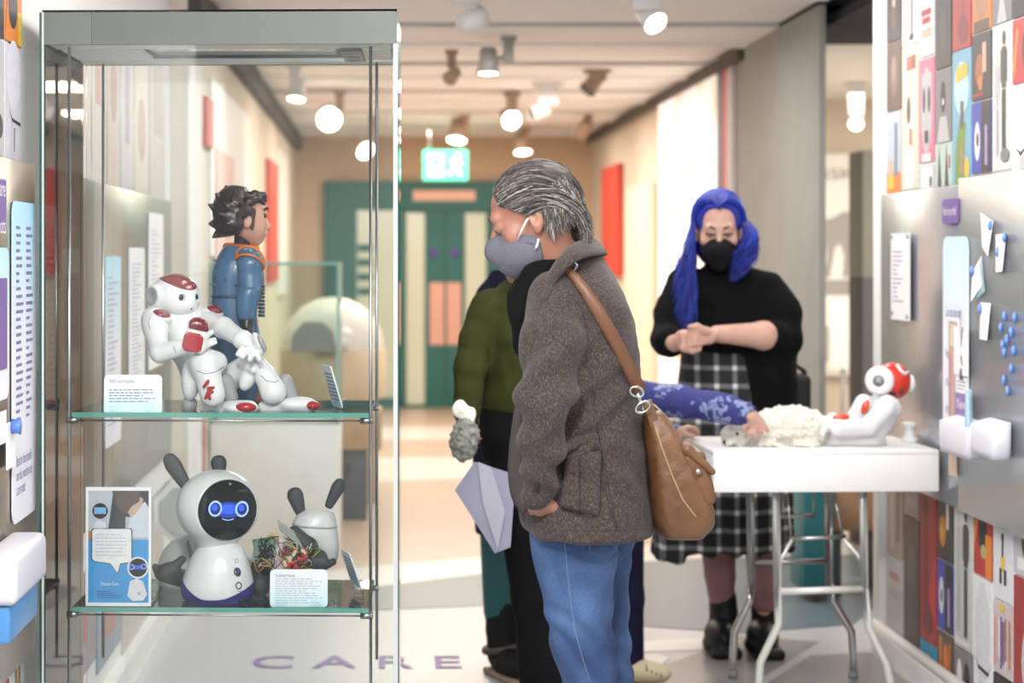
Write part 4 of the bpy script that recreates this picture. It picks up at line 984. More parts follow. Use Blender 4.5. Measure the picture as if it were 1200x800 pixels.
# canopy: hazy printed glass fascias, ceiling frame, clear lid
m_haze = glass_mat('hazy_fascia', (.93, .95, .94), haze=.8)
m_fas = mat('fascia_green_grey', (.14, .155, .142), .5, spec=.2)
hz = (zt + zf) / 2
b = MB(); cbox(b, (.06, -CD / 2 + .004, hz), (CW - .13, .007, zt - zf)); b.build('front_fascia', m_fas, case)
b = MB(); cbox(b, (-CW / 2 + .062, -CD / 2 + .004, hz), (.124, .007, zt - zf)); b.build('fascia_end', m_haze, case)
for sx in (-1, 1): b = MB(); cbox(b, (sx * (CW / 2 - .004), 0, hz), (.007, CD - .012, zt - zf)); b.build('side_fascia', m_haze, case)
b = MB(); cbox(b, (0, CD / 2 - .004, hz), (CW - .02, .007, zt - zf)); b.build('back_fascia', m_haze, case)
b = MB(); cbox(b, (0, 0, zt + .003), (CW, CD, .005)); b.build('lid', m_glass, case)
m_frame = mat('canopy_frame', (.85, .84, .8), .4)
for c, s in (((0, -CD / 2 + .07, zf + .006), (CW - .03, .11, .01)), ((0, CD / 2 - .05, zf + .006), (CW - .03, .08, .01)), ((-CW / 2 + .12, .01, zf + .006), (.2, CD - .29, .01)), ((CW / 2 - .08, .01, zf + .006), (.12, CD - .29, .01))):
    b = MB(); cbox(b, c, s); b.build('canopy_frame', m_frame, case)
b = MB(); cbox(b, (.03, .01, zf + .02), (CW - .4, CD - .29, .008)); b.build('top_glass', m_glass, case)
b = MB(); cbox(b, (CW / 2 - .12, -.02, zf - .001), (.055, .3, .012), .002); fit = b.build('light_fitting', mat('fitting_grey', (.2, .2, .22), .35, metal=.5), case)
for k in range(3): b = MB(); c = MC @ Vector((CW / 2 - .12, -.1 + .09 * k, zf - .009)); b.cyl(c, c + Vector((0, 0, .006)), .018, 16); b.build('bulb', mat('bulb_grey', (.5, .5, .55), .2, metal=.4), fit)
# rods, clamps and shelves
RODS = [(-.388, -.205), (.375, -.205), (-.372, .215), (.378, .215)]
for i, (x, y) in enumerate(RODS):
    b = MB(); b.cyl(MC @ Vector((x, y, .2 if y < 0 else .39)), MC @ Vector((x, y, zf + .005)), .0042, 10); rod = b.build('support_rod', m_steel, case)
    for z in (SH1 - .02, SH2 - .02):
        s = 1 if x < 0 else -1
        b = MB(); b.cyl(MC @ Vector((x - s * .006, y, z)), MC @ Vector((x + s * .026, y, z)), .0085, 14); b.build('shelf_clamp', m_steel, rod)
m_shelf = glass_mat('shelf_glass', (.9, .97, .945), ior=1.5)
for z in (SH1, SH2):
    sh = pane('shelf', (-.004, .005, z - .006), (.75, .44, .012), edge=m_shelfedge, face=m_shelf)
    b = MB(); b.cyl(MC @ Vector((-.365, -.205, z - .021)), MC @ Vector((.352, -.205, z - .021)), .0022, 8); b.build('shelf_rail', m_steel, case)

# ---------------------------------------------------------------- labels and signs in the case
m_card = gradient_mat('label_gradient', (.62, .87, .95), (.88, .89, .92), 0, .75); m_ink = mat('ink_grey', (.22, .25, .33), .6); m_acr = glass_mat('acrylic', (.94, .97, .98), ior=1.4)
def label_stand(px0, px1, y0, y1, D, zs, label, title, rows, seed, title_w):
    w, h = (px1 - px0) * D / F, (y1 - y0) * D / F; c = P((px0 + px1) / 2, (y0 + y1) / 2, D)
    t = thing('label_stand', label, 'label', (c[0], D, zs), 'labels on the case shelves')
    M = frame(c, (1, 0, 0), (0, .06, 1))
    b = MB(); b.prism(rounded(w, h, .012), M, .003); b.build('card', m_card, t)
    if title: lettering('title', title, M @ Matrix.Translation((-w * .41, h * .3, .0036)), .0095, m_ink, t, width=title_w * w)
    wordlines('small_print', M @ Matrix.Translation((0, -h * .02 if rows < 8 else -h * .06, .0036)), w * .82, h * (.36 if rows < 8 else .68), rows, m_ink if rows < 8 else mat('ink_pale', (.5, .52, .6), .6), t, thick=.36, ragged=.35, seed=seed)
    for sx in (-.32, .3):
        b = MB(); b.box((c[0] + sx * w, D + .012, zs + .009), (w * .17, .036, .018), bevel=.002); b.build('foot', m_acr, t)
    return t
label_stand(122, 190, 439, 486, 5.035, SH1, 'rounded label card at left end of the upper shelf beside the seated robot', 'NAO and Empathy', 5, 4, .43)
label_stand(316.5, 384, 667, 711.5, 5.035, SH2, 'rounded label card on the lower shelf before the opened robot', 'Socialised robots', 11, 5, .34)
def side_stand(px, ptop, pbot, D, zs, label):
    """card seen nearly edge on, leaning back, facing the right-hand pane"""
    t = thing('label_stand', label, 'label', P(px, pbot, D) * np.array((1, 1, 0)) + np.array((0, 0, zs)), 'labels on the case shelves')
    a, c = P(px, pbot - 4, D), P(px - 15, ptop, D); up = Vector(c - a); L = up.length
    M = frame((Vector(a) + Vector(c)) / 2, (-.28, 1, 0), up)
    b = MB(); b.prism(rounded(.1, L, .008), M, .003); b.build('card', m_card, t)
    wordlines('small_print', M @ Matrix.Translation((0, 0, .0036)), .085, L * .7, 8, m_ink, t, seed=8)
    wordlines('small_print', M @ Matrix.Translation((0, 0, -.0008)), .085, L * .7, 8, m_ink, t, seed=9)
    for s in (-1, 1):
        b = MB(); b.box((a[0] + .006, D + s * .03, zs + .011), (.026, .014, .022), bevel=.002); b.build('foot', m_acr, t)
side_stand(396, 428, 481, 5.16, SH1, 'pale blue label card seen edge on at right end of the upper shelf')
side_stand(418, 645, 691, 5.22, SH2, 'pale blue label card seen edge on at right end of the lower shelf')
# photo sign in a clear holder, lower shelf
D = 5.03; w, h = 77 * D / F, 139 * D / F; c = P(139, 643, D)
ps = thing('poster_stand', 'upright blue poster with photo and speech bubble on the lower shelf', 'sign', (c[0], D, SH2), None)
M = frame((c[0], D, SH2 + h / 2 + .002), (1, -.02, 0), (0, .02, 1))
b = MB(); b.prism([(-w / 2, -h / 2), (w / 2, -h / 2), (w / 2, h / 2), (-w / 2, h / 2)], M, .003); b.build('white_sheet', m_paper, ps)
def flat(name, shapes, z, parent):
    b = MB(); ms = []
    for k, (pts, col) in enumerate(shapes):
        m = pc(col)
        if m not in ms: ms.append(m)
        b.mi = ms.index(m); Mz = M @ Matrix.Translation((0, 0, z + .0001 * k)); b.poly([Mz @ Vector(((u - .5) * w, (v - .5) * h, 0)) for u, v in pts], [list(range(len(pts)))])
    return b.build(name, ms, parent)
def el(u, v, ru, n=18): return [(u + ru * math.cos(2 * math.pi * k / n), v + ru * w / h * math.sin(2 * math.pi * k / n)) for k in range(n)]
def rc(a, b_, c, d): return [(a, b_), (c, b_), (c, d), (a, d)]
SKY = (.05, .33, .72)
flat('printed_picture', [(rc(.04, .03, .96, .58), SKY), (rc(.04, .56, .96, .97), (.5, .55, .6)), ([(.42, .97), (.34, .63), (.6, .6), (.62, .97)], (.05, .05, .06)), (rc(.6, .75, .96, .97), (.04, .04, .05)), ([(.6, .58), (.7, .78), (.9, .88), (.96, .83), (.96, .58)], (.66, .7, .78)), ([(.7, .74), (.85, .84), (.88, .9), (.74, .95), (.6, .82)], SK), ([(.4, .97), (.46, .85), (.62, .77), (.7, .84), (.82, .88), (.83, .97)], (.12, .085, .07)), ([(.25, .62), (.5, .65), (.62, .64), (.6, .615), (.25, .6)], SK), (rc(.04, .56, .12, .63), (.5, .2, .05)), (el(.22, .8, .12), K), (rc(.13, .775, .31, .83), (.2, .5, .85)), (el(.22, .67, .09), (.7, .72, .8))], .0034, ps)
bub = [(.13, .38), (.38, .36), (.49, .28), (.53, .36), (.68, .37), (.7, .4), (.7, .63), (.68, .65), (.13, .65), (.1, .63), (.1, .4)]
cxm, cym = .4, .5
flat('speech_bubble', [([(cxm + (u - cxm) * 1.05, cym + (v - cym) * 1.035) for u, v in bub], K), (bub, (.85, .85, .86))], .0048, ps)
wordlines('bubble_print', M @ Matrix.Translation((-.1 * w, .015 * h, .0052)), w * .5, h * .2, 7, mat('ink_pale', (.5, .52, .6), .6), ps, thick=.25, seed=6)
flat('robot_picture', [(el(.8, .325, .165), (.8, .8, .82)), (el(.8, .325, .14), K), (rc(.72, .312, .88, .345), (.05, .15, .75)), (el(.705, .33, .045), (.3, .45, .9)), (el(.89, .335, .045), (.3, .45, .9)), (el(.705, .33, .028), (.02, .04, .3)), (el(.89, .335, .028), (.02, .04, .3)), ([(.64, .09), (.68, .21), (.78, .235), (.88, .21), (.94, .1), (.88, .05), (.72, .045)], (.76, .75, .77)), (el(.82, .11, .03), (.5, .5, .6))], .0056, ps)
lettering('poster_title', 'Donate Care', M @ Matrix.Translation((-.27 * w, -.325 * h, .0054)), .009, m_paper, ps, width=w * .27)
wordlines('poster_print', M @ Matrix.Translation((-.12 * w, -.4 * h, .0054)), w * .4, h * .07, 4, mat('ink_navy', (.02, .08, .3), .6), ps, thick=.3, ragged=.5, seed=2)
b = MB(); b.box((c[0], D + .02, SH2 + .004), (w, .05, .008), bevel=.001); b.build('holder_base', m_acr, ps)
b = MB(); b.prism([(-w / 2 - .002, -h / 2), (w / 2 + .002, -h / 2), (w / 2 + .002, h / 2), (-w / 2 - .002, h / 2)], M @ Matrix.Translation((0, 0, -.003)), .0025); b.build('holder_back', m_acr, ps)
# ---------------------------------------------------------------- robots in the case
m_rw = mat('robot_white', (.76, .76, .77), .28, coat=.3); m_rred = mat('robot_red', (.40, .008, .014), .15, coat=.6); m_rdred = mat('robot_dark_red', (.21, .012, .02), .12, coat=.8); m_rgrey = mat('robot_grey', (.34, .34, .35), .4)
m_black = mat('gloss_black', (.008, .008, .01), .12); m_eyed = mat('eye_dark', (.02, .02, .025), .2)
def basis(fwd, up=(0, 0, 1)):
    f = np.array(fwd, float); f /= np.linalg.norm(f); u = np.array(up, float); s = np.cross(f, u); s /= np.linalg.norm(s); u = np.cross(s, f)
    return np.stack([s, f, u], 1)
def loc(c, B, *v): return np.array(c) + B @ np.array(v, float)
def bar(pts, n=2): return pts
D0 = 5.2
ro = thing('humanoid_robot', 'white and red humanoid robot seated on the upper shelf, arm on knee', 'robot', P(255, 488, 5.1) * np.array((1, 1, 0)) + np.array((0, 0, SH1)))
hc = P(205, 346, 5.2); HB = basis((.74, -.66, -.12))
s = SDF(); s.ell(hc, (.066, .062, .056), HB, 0); s.ell(loc(hc, HB, 0, .012, -.02), (.05, .055, .036), HB, .02)
s.loft([(-.071, 0, 0, .03, .03), (.071, 0, 0, .03, .03)], loc(hc, HB, 0, -.011, -.002), np.stack([HB[:, 1], HB[:, 2], HB[:, 0]], 1), k=.008, rad=.006)
s.cap(loc(hc, HB, 0, 0, -.05), loc(hc, HB, 0, -.01, -.085), .022, .022, .008)
for sx in (-1, 1): s.cap(loc(hc, HB, sx * .026, .058, .002), loc(hc, HB, sx * .026, .08, .002), .010, .010, .003, 's')
head = sdf_part('head', s, .0025, m_rw, ro)
s = SDF(); s.ell(hc, (.068, .064, .058), HB, 0); s.ell(loc(hc, HB, 0, .018, .062), (.056, .07, .05), HB, .004, 'i'); sdf_part('red_cap', s, .002, m_rdred, head)
for sx in (-1, 1):
    b = MB(); b.ball(loc(hc, HB, sx * .026, .05, .002), .0085, seg=14, rings=8); b.build('eye', m_eyed, head)
    b = MB(); q0, q1 = loc(hc, HB, sx * .0695, -.011, -.002), loc(hc, HB, sx * .09, -.011, -.002); b.lathe([(0, 0), (.0235, 0), (.0235, .003), (.021, .0042), (.019, .003), (.013, .0036), (.012, .0028), (0, .0032)], q0, Matrix(basis(q1 - q0, (0, 0, 1)).tolist()).to_4x4() @ Matrix.Rotation(-math.pi / 2, 4, 'X'), 24); b.build('ear_speaker', m_rgrey, head)
    for k in range(5):
        for j in range(5):
            if (k - 2) ** 2 + (j - 2) ** 2 < 6:
                pass
b = MB(); b.ball(loc(hc, HB, 0, .066, -.026), .0035, seg=10, rings=6); b.build('mouth_camera', m_eyed, head)
# torso leaning back
tt, tb = P(212, 372, 5.21), P(232, 440, 5.22)
s = SDF(); s.cap(tt, P(220, 400, 5.2), .052, .055, .02); s.cap(P(220, 400, 5.2), tb, .05, .042, .02); s.cap(P(188, 378, 5.17), P(243, 375, 5.25), .032, .03, .03); sdf_part('torso', s, .003, m_rw, ro)
s = SDF(); s.ell(P(233, 382, 5.15), (.028, .014, .022), rotm(0, 25, 10), 0); sdf_part('chest_plate', s, .0018, m_rdred, ro)
for q, sc in ((P(186, 372, 5.14), 1), (P(248, 367, 5.22), .9)):
    s = SDF(); s.ell(q, (.036 * sc, .034, .018), rotm(0, 12, 0), 0); sh = sdf_part('shoulder_cap', s, .002, m_rw, ro)
    s = SDF(); s.ell(q + np.array((.006, -.004, .006)), (.026 * sc, .029, .016), rotm(0, 12, 0), 0); sdf_part('red_inlay', s, .0018, m_rdred, sh)
s = SDF(); s.cap(P(182, 382, 5.13), P(187, 412, 5.08), .029, .026, .01); s.cap(P(188, 414, 5.07), P(212, 407, 5.05), .024, .022, .012); s.cap(P(180, 374, 5.15), P(182, 384, 5.13), .033, .03, .02); sdf_part('arm', s, .0025, m_rw, ro)
s = SDF(); s.box(P(229, 400, 5.03), (.030, .018, .029), .014, rotm(0, 12, 8)); s.cap(P(240, 395, 5.03), P(248, 389, 5.05), .008, .007, .006); s.cap(P(241, 402, 5.03), P(251, 398, 5.06), .008, .007, .006); s.cap(P(240, 406, 5.03), P(252, 401, 5.04), .007, .006, .005); hand = sdf_part('hand', s, .002, m_rw, ro)
s = SDF(); s.box(P(226, 401, 5.014), (.0255, .0065, .0245), .0064, rotm(0, 12, 8), 0); s.ell(P(226, 401, 5.014), (.03, .02, .0275), rotm(0, 12, 8), .004, 'i'); sdf_part('red_palm_plate', s, .0016, m_rred, hand)
# other arm reaching to the raised knee
s = SDF(); s.cap(P(243, 376, 5.2), P(262, 384, 5.14), .028, .027, .01); s.cap(P(262, 384, 5.14), P(281, 396, 5.08), .027, .022, .01); sdf_part('arm', s, .0025, m_rw, ro)
s = SDF(); s.cap(P(284, 398, 5.07), P(300, 410, 5.05), .026, .023, .01); s.ell(P(303, 402, 5.04), (.012, .022, .03), rotm(0, -25, 0), .008)
for k, (a, c) in enumerate((((290, 409), (284, 418)), ((296, 412), (293, 421)), ((301, 413), (304, 421)), ((284, 408), (279, 415)))): s.cap(P(*a, 5.03), P(*c, 5.02), .0085, .007, .004)
hand = sdf_part('hand', s, .002, m_rw, ro)
s = SDF(); s.ell(P(307, 402, 5.025), (.008, .012, .024), rotm(0, -25, 0), 0); sdf_part('grey_plate', s, .0018, m_rgrey, hand)
# bent near leg
s = SDF(); s.ell(P(224, 444, 5.1), (.025, .03, .056), rotm(0, 4, 0), 0); s.cap(P(240, 425, 5.06), P(249, 462, 5.03), .036, .032, .02); s.cap(P(255, 424, 5.08), P(236, 424, 5.08), .025, .025, .02); s.cap(P(228, 432, 5.2), P(240, 428, 5.08), .03, .03, .03); thigh = sdf_part('thigh', s, .0025, m_rw, ro)
s = SDF(); s.cap(P(244, 448, 4.985), P(244, 449, 5.1), .005, .005, 0)
def stroke(pts, r=.0042):
    s = SDF(); s.path([np.array(P(x, y, 4.996 + (abs(x - 244) * .0006))) for x, y in pts], [r] * len(pts), .004); return s
for nm, pts in (('red_mark', ((244, 446), (239, 453))), ('red_mark', ((241, 466), (244, 460), (245, 455), (250, 454))), ('red_mark', ((246, 467), (244, 461), (249, 459)))): sdf_part(nm, stroke(pts), .0014, m_rred, thigh)
s = SDF(); s.cap(P(264, 447, 5.1), P(270, 465, 5.1), .022, .02, .01); s.ell(P(222, 474, 5.12), (.02, .025, .022), None, .01); sdf_part('grey_shin', s, .0025, m_rgrey, ro)
s = SDF(); s.cap(P(243, 478, 5.08), P(292, 477, 5.06), .018, .016, .01); s.ell(P(283, 478, 5.06), (.045, .034, .018), None, .01); s.box(P(268, 491.5, 5.06), (.09, .07, .006), .002, None, 0, 's'); foot = sdf_part('foot', s, .0022, m_rw, ro)
s = SDF(); s.ell(P(288, 477, 5.035), (.027, .016, .0125), None, 0); sdf_part('red_toe', s, .0016, m_rred, foot)
# far leg stretched to the right
s = SDF(); s.cap(P(262, 448, 5.16), P(296, 424, 5.12), .036, .028, .02); s.ell(P(292, 440, 5.1), (.022, .024, .042), rotm(0, 25, 0), .02); s.cap(P(283, 424, 5.1), P(298, 432, 5.07), .014, .014, .01); sdf_part('thigh', s, .0025, m_rw, ro)
s = SDF(); s.cap(P(305, 425, 5.09), P(311, 440, 5.08), .016, .026, .01); s.cap(P(311, 440, 5.08), P(320, 458, 5.07), .026, .035, .012); sdf_part('shin', s, .0025, m_rw, ro)
s = SDF(); s.cap(P(334, 448, 5.1), P(340, 463, 5.1), .022, .02, .01); sdf_part('ankle', s, .0025, m_rgrey, ro)
s = SDF(); s.cap(P(310, 477, 5.1), P(362, 476, 5.07), .017, .016, .01); s.ell(P(350, 474, 5.08), (.05, .034, .021), None, .01); s.box(P(338, 491, 5.08), (.09, .08, .006), .002, None, 0, 's'); foot = sdf_part('foot', s, .0022, m_rw, ro)
m_gap = mat('seam_grey', (.12, .12, .125), .6)
for nm_, pts_, part_ in (('seam', ((231, 434), (240, 438), (252, 436), (262, 430)), thigh), ('seam', ((176, 371), (174, 378), (176, 386)), None), ('seam', ((206, 414), (203, 405)), None), ('seam', ((306, 440), (312, 446), (322, 448), (330, 444)), None)):
    seam(nm_, Surf(*[o for o in ro.children if o.type == 'MESH']), pts_, .0009, m_gap, ro, 5.1, .0002, 3)
s = SDF(); s.ell(P(367, 475, 5.055), (.018, .024, .012), None, 0); sdf_part('red_toe', s, .0016, m_rred, foot)
# ---------------------------------------------------------------- boy figure
bd = thing('boy_figure', 'boy shaped robot figure in blue suit standing with back turned, dark spiky hair', 'robot figure', P(280, 468, 5.36) * np.array((1, 1, 0)) + np.array((0, 0, SH1)))
m_suit = mat('suit_blue', (.055, .135, .25), .3, coat=.25); m_suit2 = mat('suit_blue_dark', (.02, .05, .09), .4); m_orng = mat('orange_piping', (.55, .14, .02), .35); m_hairb = mat('moulded_hair', (.018, .008, .008), .35, noise=(30, (.04, .018, .018), .4, .7), coat=.1); m_dollskin = mat('figure_skin', (.62, .33, .24), .5)
DB = 5.34
s = SDF(); s.loft([(Zc(y, DB), Xc(x, DB), DB, a * DB / F, bb) for y, x, a, bb in ((470, 278, 26, .07), (430, 277, 29, .08), (395, 275, 29.5, .08), (355, 274, 26, .075), (347, 274, 25, .073), (320, 276, 28, .078), (300, 279, 25, .07), (288, 282, 19, .045))], n=2.3, k=0); s.ell(P(297, 330, DB), (.03, .05, .055), None, .02)
body = sdf_part('torso', s, .003, m_suit, bd)
s = SDF(); s.loft([(Zc(349, DB), Xc(274, DB), DB, 26.5 * DB / F, .077), (Zc(345, DB), Xc(274, DB), DB, 26 * DB / F, .076)], n=2.3, k=0, rad=.001); sdf_part('waist_gap', s, .0025, m_suit2, body)
b = MB(); sf = Surf(body)
for k in range(3):
    b = MB(); q, n = sf.at(256 + 11 * k - (k == 2) * 2, (365, 382, 334)[k], .001); b.cyl(q, q - n * .002, .0035, 8); b.build('screw_hole', m_suit2, body)
for (x, y, ww) in ((255, 305, 10), (254, 309, 5), (253, 333, 14), (264, 328, 4), (257, 327, 4)):
    b = MB(); q, n = sf.at(x, y, .0006); b.box(q, (ww * DB / F, .001, .004 if ww > 6 else .008)); b.build('back_print', m_suit2, body)
s = SDF(); s.cap(P(266, 290, DB), P(299, 291, DB), .013, .012, .004); s.ell(P(283, 289, DB), (.042, .045, .009), rotm(0, 4, 0), .004); sdf_part('orange_collar', s, .0022, m_orng, bd)
s = SDF(); s.cap(P(293, 312, 5.25), P(293, 340, 5.24), .033, .03, .01); s.ell(P(293, 309, 5.25), (.036, .036, .034), None, .01); arm = sdf_part('upper_arm', s, .0028, m_suit, bd)
s = SDF(); s.loft([(Zc(y, 5.23), Xc(x, 5.23), 5.23, a, a * 1.05) for y, x, a in ((375, 289, .023), (362, 289, .029), (345, 291, .031), (336, 293, .028))], k=0); sdf_part('forearm', s, .0028, m_suit, bd)
s = SDF(); s.cap(P(289, 376, 5.23), P(288, 388, 5.22), .018, .016, .004); s.ell(P(287, 398, 5.2), (.018, .015, .026), None, .008); sdf_part('black_hand', s, .0025, m_black, bd)
for a0, a1, rr in ((-30, 150, .034), (-30, 150, .038)):
    b = MB(); c = P(293, 304, 5.25); pts = []
    for k in range(17):
        a = R(-20 + 200 * k / 16); pts.append(c + np.array((math.cos(a) * .037, -.012 - .022 * math.sin(a) if rr < .036 else .002, math.sin(a) * (.022 if rr < .036 else .034) - (.01 if rr < .036 else .0) - math.cos(a) * .008)))
    b.tube(pts, .0035, 8); b.build('orange_piping', m_orng, arm)
b = MB()
for k in range(9): b.tube([P(304, 335 + 4.3 * k, 5.3), P(309, 335 + 4.3 * k, 5.32)], .005, 6)
tag(b.build('ribbed_side', m_suit2, bd), kind='stuff')
for q in (P(268, 440, 5.36), P(290, 440, 5.33)):
    s = SDF(); s.cap(q, q + np.array((0, 0, SH1 + .035 - q[2])), .034, .03, .01); leg = sdf_part('leg', s, .003, m_suit, bd)
    s = SDF(); c = np.array((q[0] + .02, q[1], SH1)); s.ell(c + np.array((0, 0, .012)), (.052, .03, .026), None, 0); s.box(c - np.array((0, 0, .03)), (.1, .1, .03), .001, None, 0, 's'); sdf_part('boot', s, .003, mat('boot_brown', (.3, .08, .03), .4), leg)
b = MB(); b.lathe([(.021 + .002 * (k % 2), Zc(290 - k * 1.3, DB)) for k in range(14)], (Xc(284, DB), DB, 0)); b.build('ribbed_neck', m_black, bd)
# head facing right, a little away
hc = P(284, 254, DB); HB = basis((.93, .34, -.02))
s = SDF(); s.ell(loc(hc, HB, 0, -.006, .01), (.055, .066, .06), HB, 0); s.ell(loc(hc, HB, 0, .025, -.028), (.044, .04, .045), HB, .02); s.cap(loc(hc, HB, 0, .04, -.06), loc(hc, HB, 0, .045, -.058), .014, .012, .02)
s.cap(loc(hc, HB, 0, .062, -.006), loc(hc, HB, 0, .072, -.024), .006, .009, .012); s.cap(loc(hc, HB, -.013, .062, -.043), loc(hc, HB, .013, .062, -.043), .006, .006, .008)
for sx in (-1, 1): s.ell(loc(hc, HB, sx * .052, -.002, -.012), (.01, .014, .02), HB, .006); s.ell(loc(hc, HB, sx * .024, .064, .006), (.013, .01, .01), HB, .006, 's')
head = sdf_part('head', s, .0022, m_dollskin, bd)
for sx in (-1, 1):
    b = MB(); b.ball(loc(hc, HB, sx * .024, .0525, .004), .0085, seg=14, rings=8); b.build('eye', mat('eye_brown_dark', (.05, .03, .025), .2), head)
    b = MB(); b.tube([loc(hc, HB, sx * .012, .066, .02), loc(hc, HB, sx * .026, .062, .026), loc(hc, HB, sx * .038, .052, .022)], .0035, 6); b.build('eyebrow', m_hairb, head)
s = SDF(); s.ell(loc(hc, HB, 0, -.022, .028), (.06, .056, .056), HB, 0); s.ell(loc(hc, HB, 0, -.04, -.01), (.05, .035, .045), HB, .02)
for px, py, D, bx, by in ((246, 240, 5.31, 262, 248), (246, 262, 5.33, 262, 262), (251, 277, 5.33, 266, 268), (265, 219, 5.34, 268, 236), (254, 228, 5.3, 266, 240), (288, 222, 5.33, 284, 236), (275, 224, 5.26, 276, 240), (258, 250, 5.25, 270, 254), (266, 262, 5.25, 276, 262), (262, 238, 5.25, 274, 246), (284, 238, 5.25, 284, 246), (278, 275, 5.29, 278, 262), (296, 268, 5.29, 291, 250)): s.cap(P(bx, by, D + .02), np.array(P(px, py, D)) * 1.12 - np.array(P(bx, by, D + .02)) * .12, .024, .002, .004)
s.path([P(284, 234, 5.32), P(298, 229, 5.32), P(308, 229, 5.33), (P(311, 236, 5.33))], [.02, .014, .009, .004], .006); s.path([P(292, 236, 5.28), P(303, 233, 5.29), P(310, 240, 5.3)], [.016, .009, .004], .006)
sdf_part('spiky_hair', s, .0025, m_hairb, head, disp=lambda V: .0025 * vnoise(V * np.array((1, 1, .6)), 60, 3))
# ---------------------------------------------------------------- eared companion robot
cr_ = thing('companion_robot', 'white round robot with dark ears and glowing blue eyes on lower shelf', 'robot', P(254, 712, 5.12) * np.array((1, 1, 0)) + np.array((0, 0, SH2)))
m_ear = mat('ear_charcoal', (.035, .04, .046), .6); m_rpurple = mat('robot_purple', (.035, .025, .22), .3, coat=.3)
DC = 5.13; Q = DC / F
def ring(y, x, a): return (Zc(y, DC), Xc(x, DC), DC, a * Q, a * Q * .95)
s = SDF(); s.loft([ring(y, x, a) for y, x, a in ((706, 255, 32), (703, 255, 39), (695, 255, 43), (684, 255, 43), (665, 256, 38), (650, 257, 32), (640, 258, 26), (634, 258, 20), (630, 258, 16))], k=0, rad=.012)
def spl(C):
    z = (C[:, 2] - Zc(703, DC)) / (65 * Q); ang = (C[:, 0] - Xc(255, DC)) / (43 * Q)
    return (z < .1 + .34 * np.clip(np.abs(ang + .12) - .15, 0, 1) ** 1.6 * np.where(ang < 0, 1.6, .75)).astype(int)
body = sdf_part('body', s, .0022, [m_rw, m_rpurple], cr_, split=spl)
for px in (236, 285, 262):
    b = MB(); c = np.array((Xc(px, DC), DC - (.055 if px != 262 else -.05), SH2 + .009)); b.lathe([(0, -.008), (.009, -.008), (.009, .008), (0, .008)], c, Matrix.Rotation(R(90), 4, 'X'), 16); b.build('wheel', m_black, cr_)
sf = Surf(body)
def disc(px, py, r, m, nm, parent, off=.0008, sq=1.0, ring_=0):
    q, n = sf.at(px, py, off); Mx = frame(q, n.cross(Vector((0, 0, 1))) * -1 if True else 0, z=n)
    b = MB(); b.lathe([(ring_, -.0005), (r, -.0005), (r, .0006), (ring_, .0006), (ring_, -.0005)], q, Mx.to_3x3().to_4x4() @ Matrix.Diagonal((1, sq, 1, 1)), 20); return b.build(nm, m, parent)
disc(278, 670, .0105, mat('lens_violet', (.1, .07, .16), .1, coat=.6), 'violet_lens', body, sq=1.1)
disc(279.5, 686, .0095, mat('ink_dark', (.06, .06, .09), .5), 'printed_ring', body, ring_=.0068)
disc(277, 657, .006, mat('ink_mid', (.4, .4, .42), .5), 'printed_mark', body, ring_=.0042)
q, n = sf.at(279.5, 692, .001); b = MB(); b.box(q, (.018, .0012, .002)); b.build('printed_word', mat('ink_mid', (.4, .4, .42), .5), body)
hc = P(255, 594, 5.13); HB = basis((.46, -.88, -.02)); HB = HB @ rotm(0, -4, 0)
s = SDF(); s.ell(hc, (.108, .1, .097), HB, 0); s.cap(loc(hc, HB, 0, 0, -.07), loc(hc, HB, 0, -.005, -.11), .045, .04, .03); s.box(loc(hc, HB, 0, .162, 0), (.2, .1, .2), .001, HB, 0, 's')
head = sdf_part('head', s, .0028, m_rw, cr_)
# face disc, screen and eyes set into the head front
def fdisc(cx, cz, rx, rz, y, m, nm, parent, inner=0, th=.003, seg=40):
    M3 = Matrix(HB.tolist()).to_4x4() @ Matrix.Rotation(-math.pi / 2, 4, 'X') @ Matrix.Diagonal((rx, rz, 1, 1))
    b = MB(); b.lathe([(inner, 0), (1, 0), (.985, th), (inner, th), (inner, 0)] if inner else [(0, 0), (1, 0), (.985, th), (0, th)], loc(hc, HB, cx, y, cz), M3, seg); return b.build(nm, m, parent)
fd = fdisc(0, .001, .081, .078, .0605, m_black, 'face_disc', head, th=.008)
M = frame(loc(hc, HB, 0, .0687, .002), HB[:, 0] * -1 if False else HB[:, 0], HB[:, 2])
if (M.to_3x3() @ Vector((0, 0, 1))).dot(Vector(HB[:, 1])) < 0: M = frame(loc(hc, HB, 0, .0687, .002), -HB[:, 0], HB[:, 2])
b = MB(); b.prism(rounded(.125, .092, .004), M, .001); b.build('screen', mat('screen_dark', (.012, .013, .016), .2), fd)
m_eg = mat('eye_glow', (.3, .45, .9), .4, emit=((.25, .42, .95), .75)); m_eb = mat('eye_blue', (.03, .08, .6), .4, emit=((.025, .1, .7), .6)); m_en = mat('eye_navy', (.01, .02, .2), .4, emit=((.01, .02, .2), .25)); m_sm = mat('screen_blue_soft', (.01, .04, .3), .4, emit=((.01, .045, .4), .45))
M1 = M @ Matrix.Translation((0, 0, .0012))
b = MB(); b.prism([(u * 1.0, v) for u, v in ellipse(.043, .02, 28)], M1, .0004); b.build('blue_halo', m_sm, fd)
b = MB(); b.prism(ellipse(.03, .0125, 28), M1 @ Matrix.Translation((0, .002, .0004)), .0004); b.build('blue_glow', m_eb, fd)
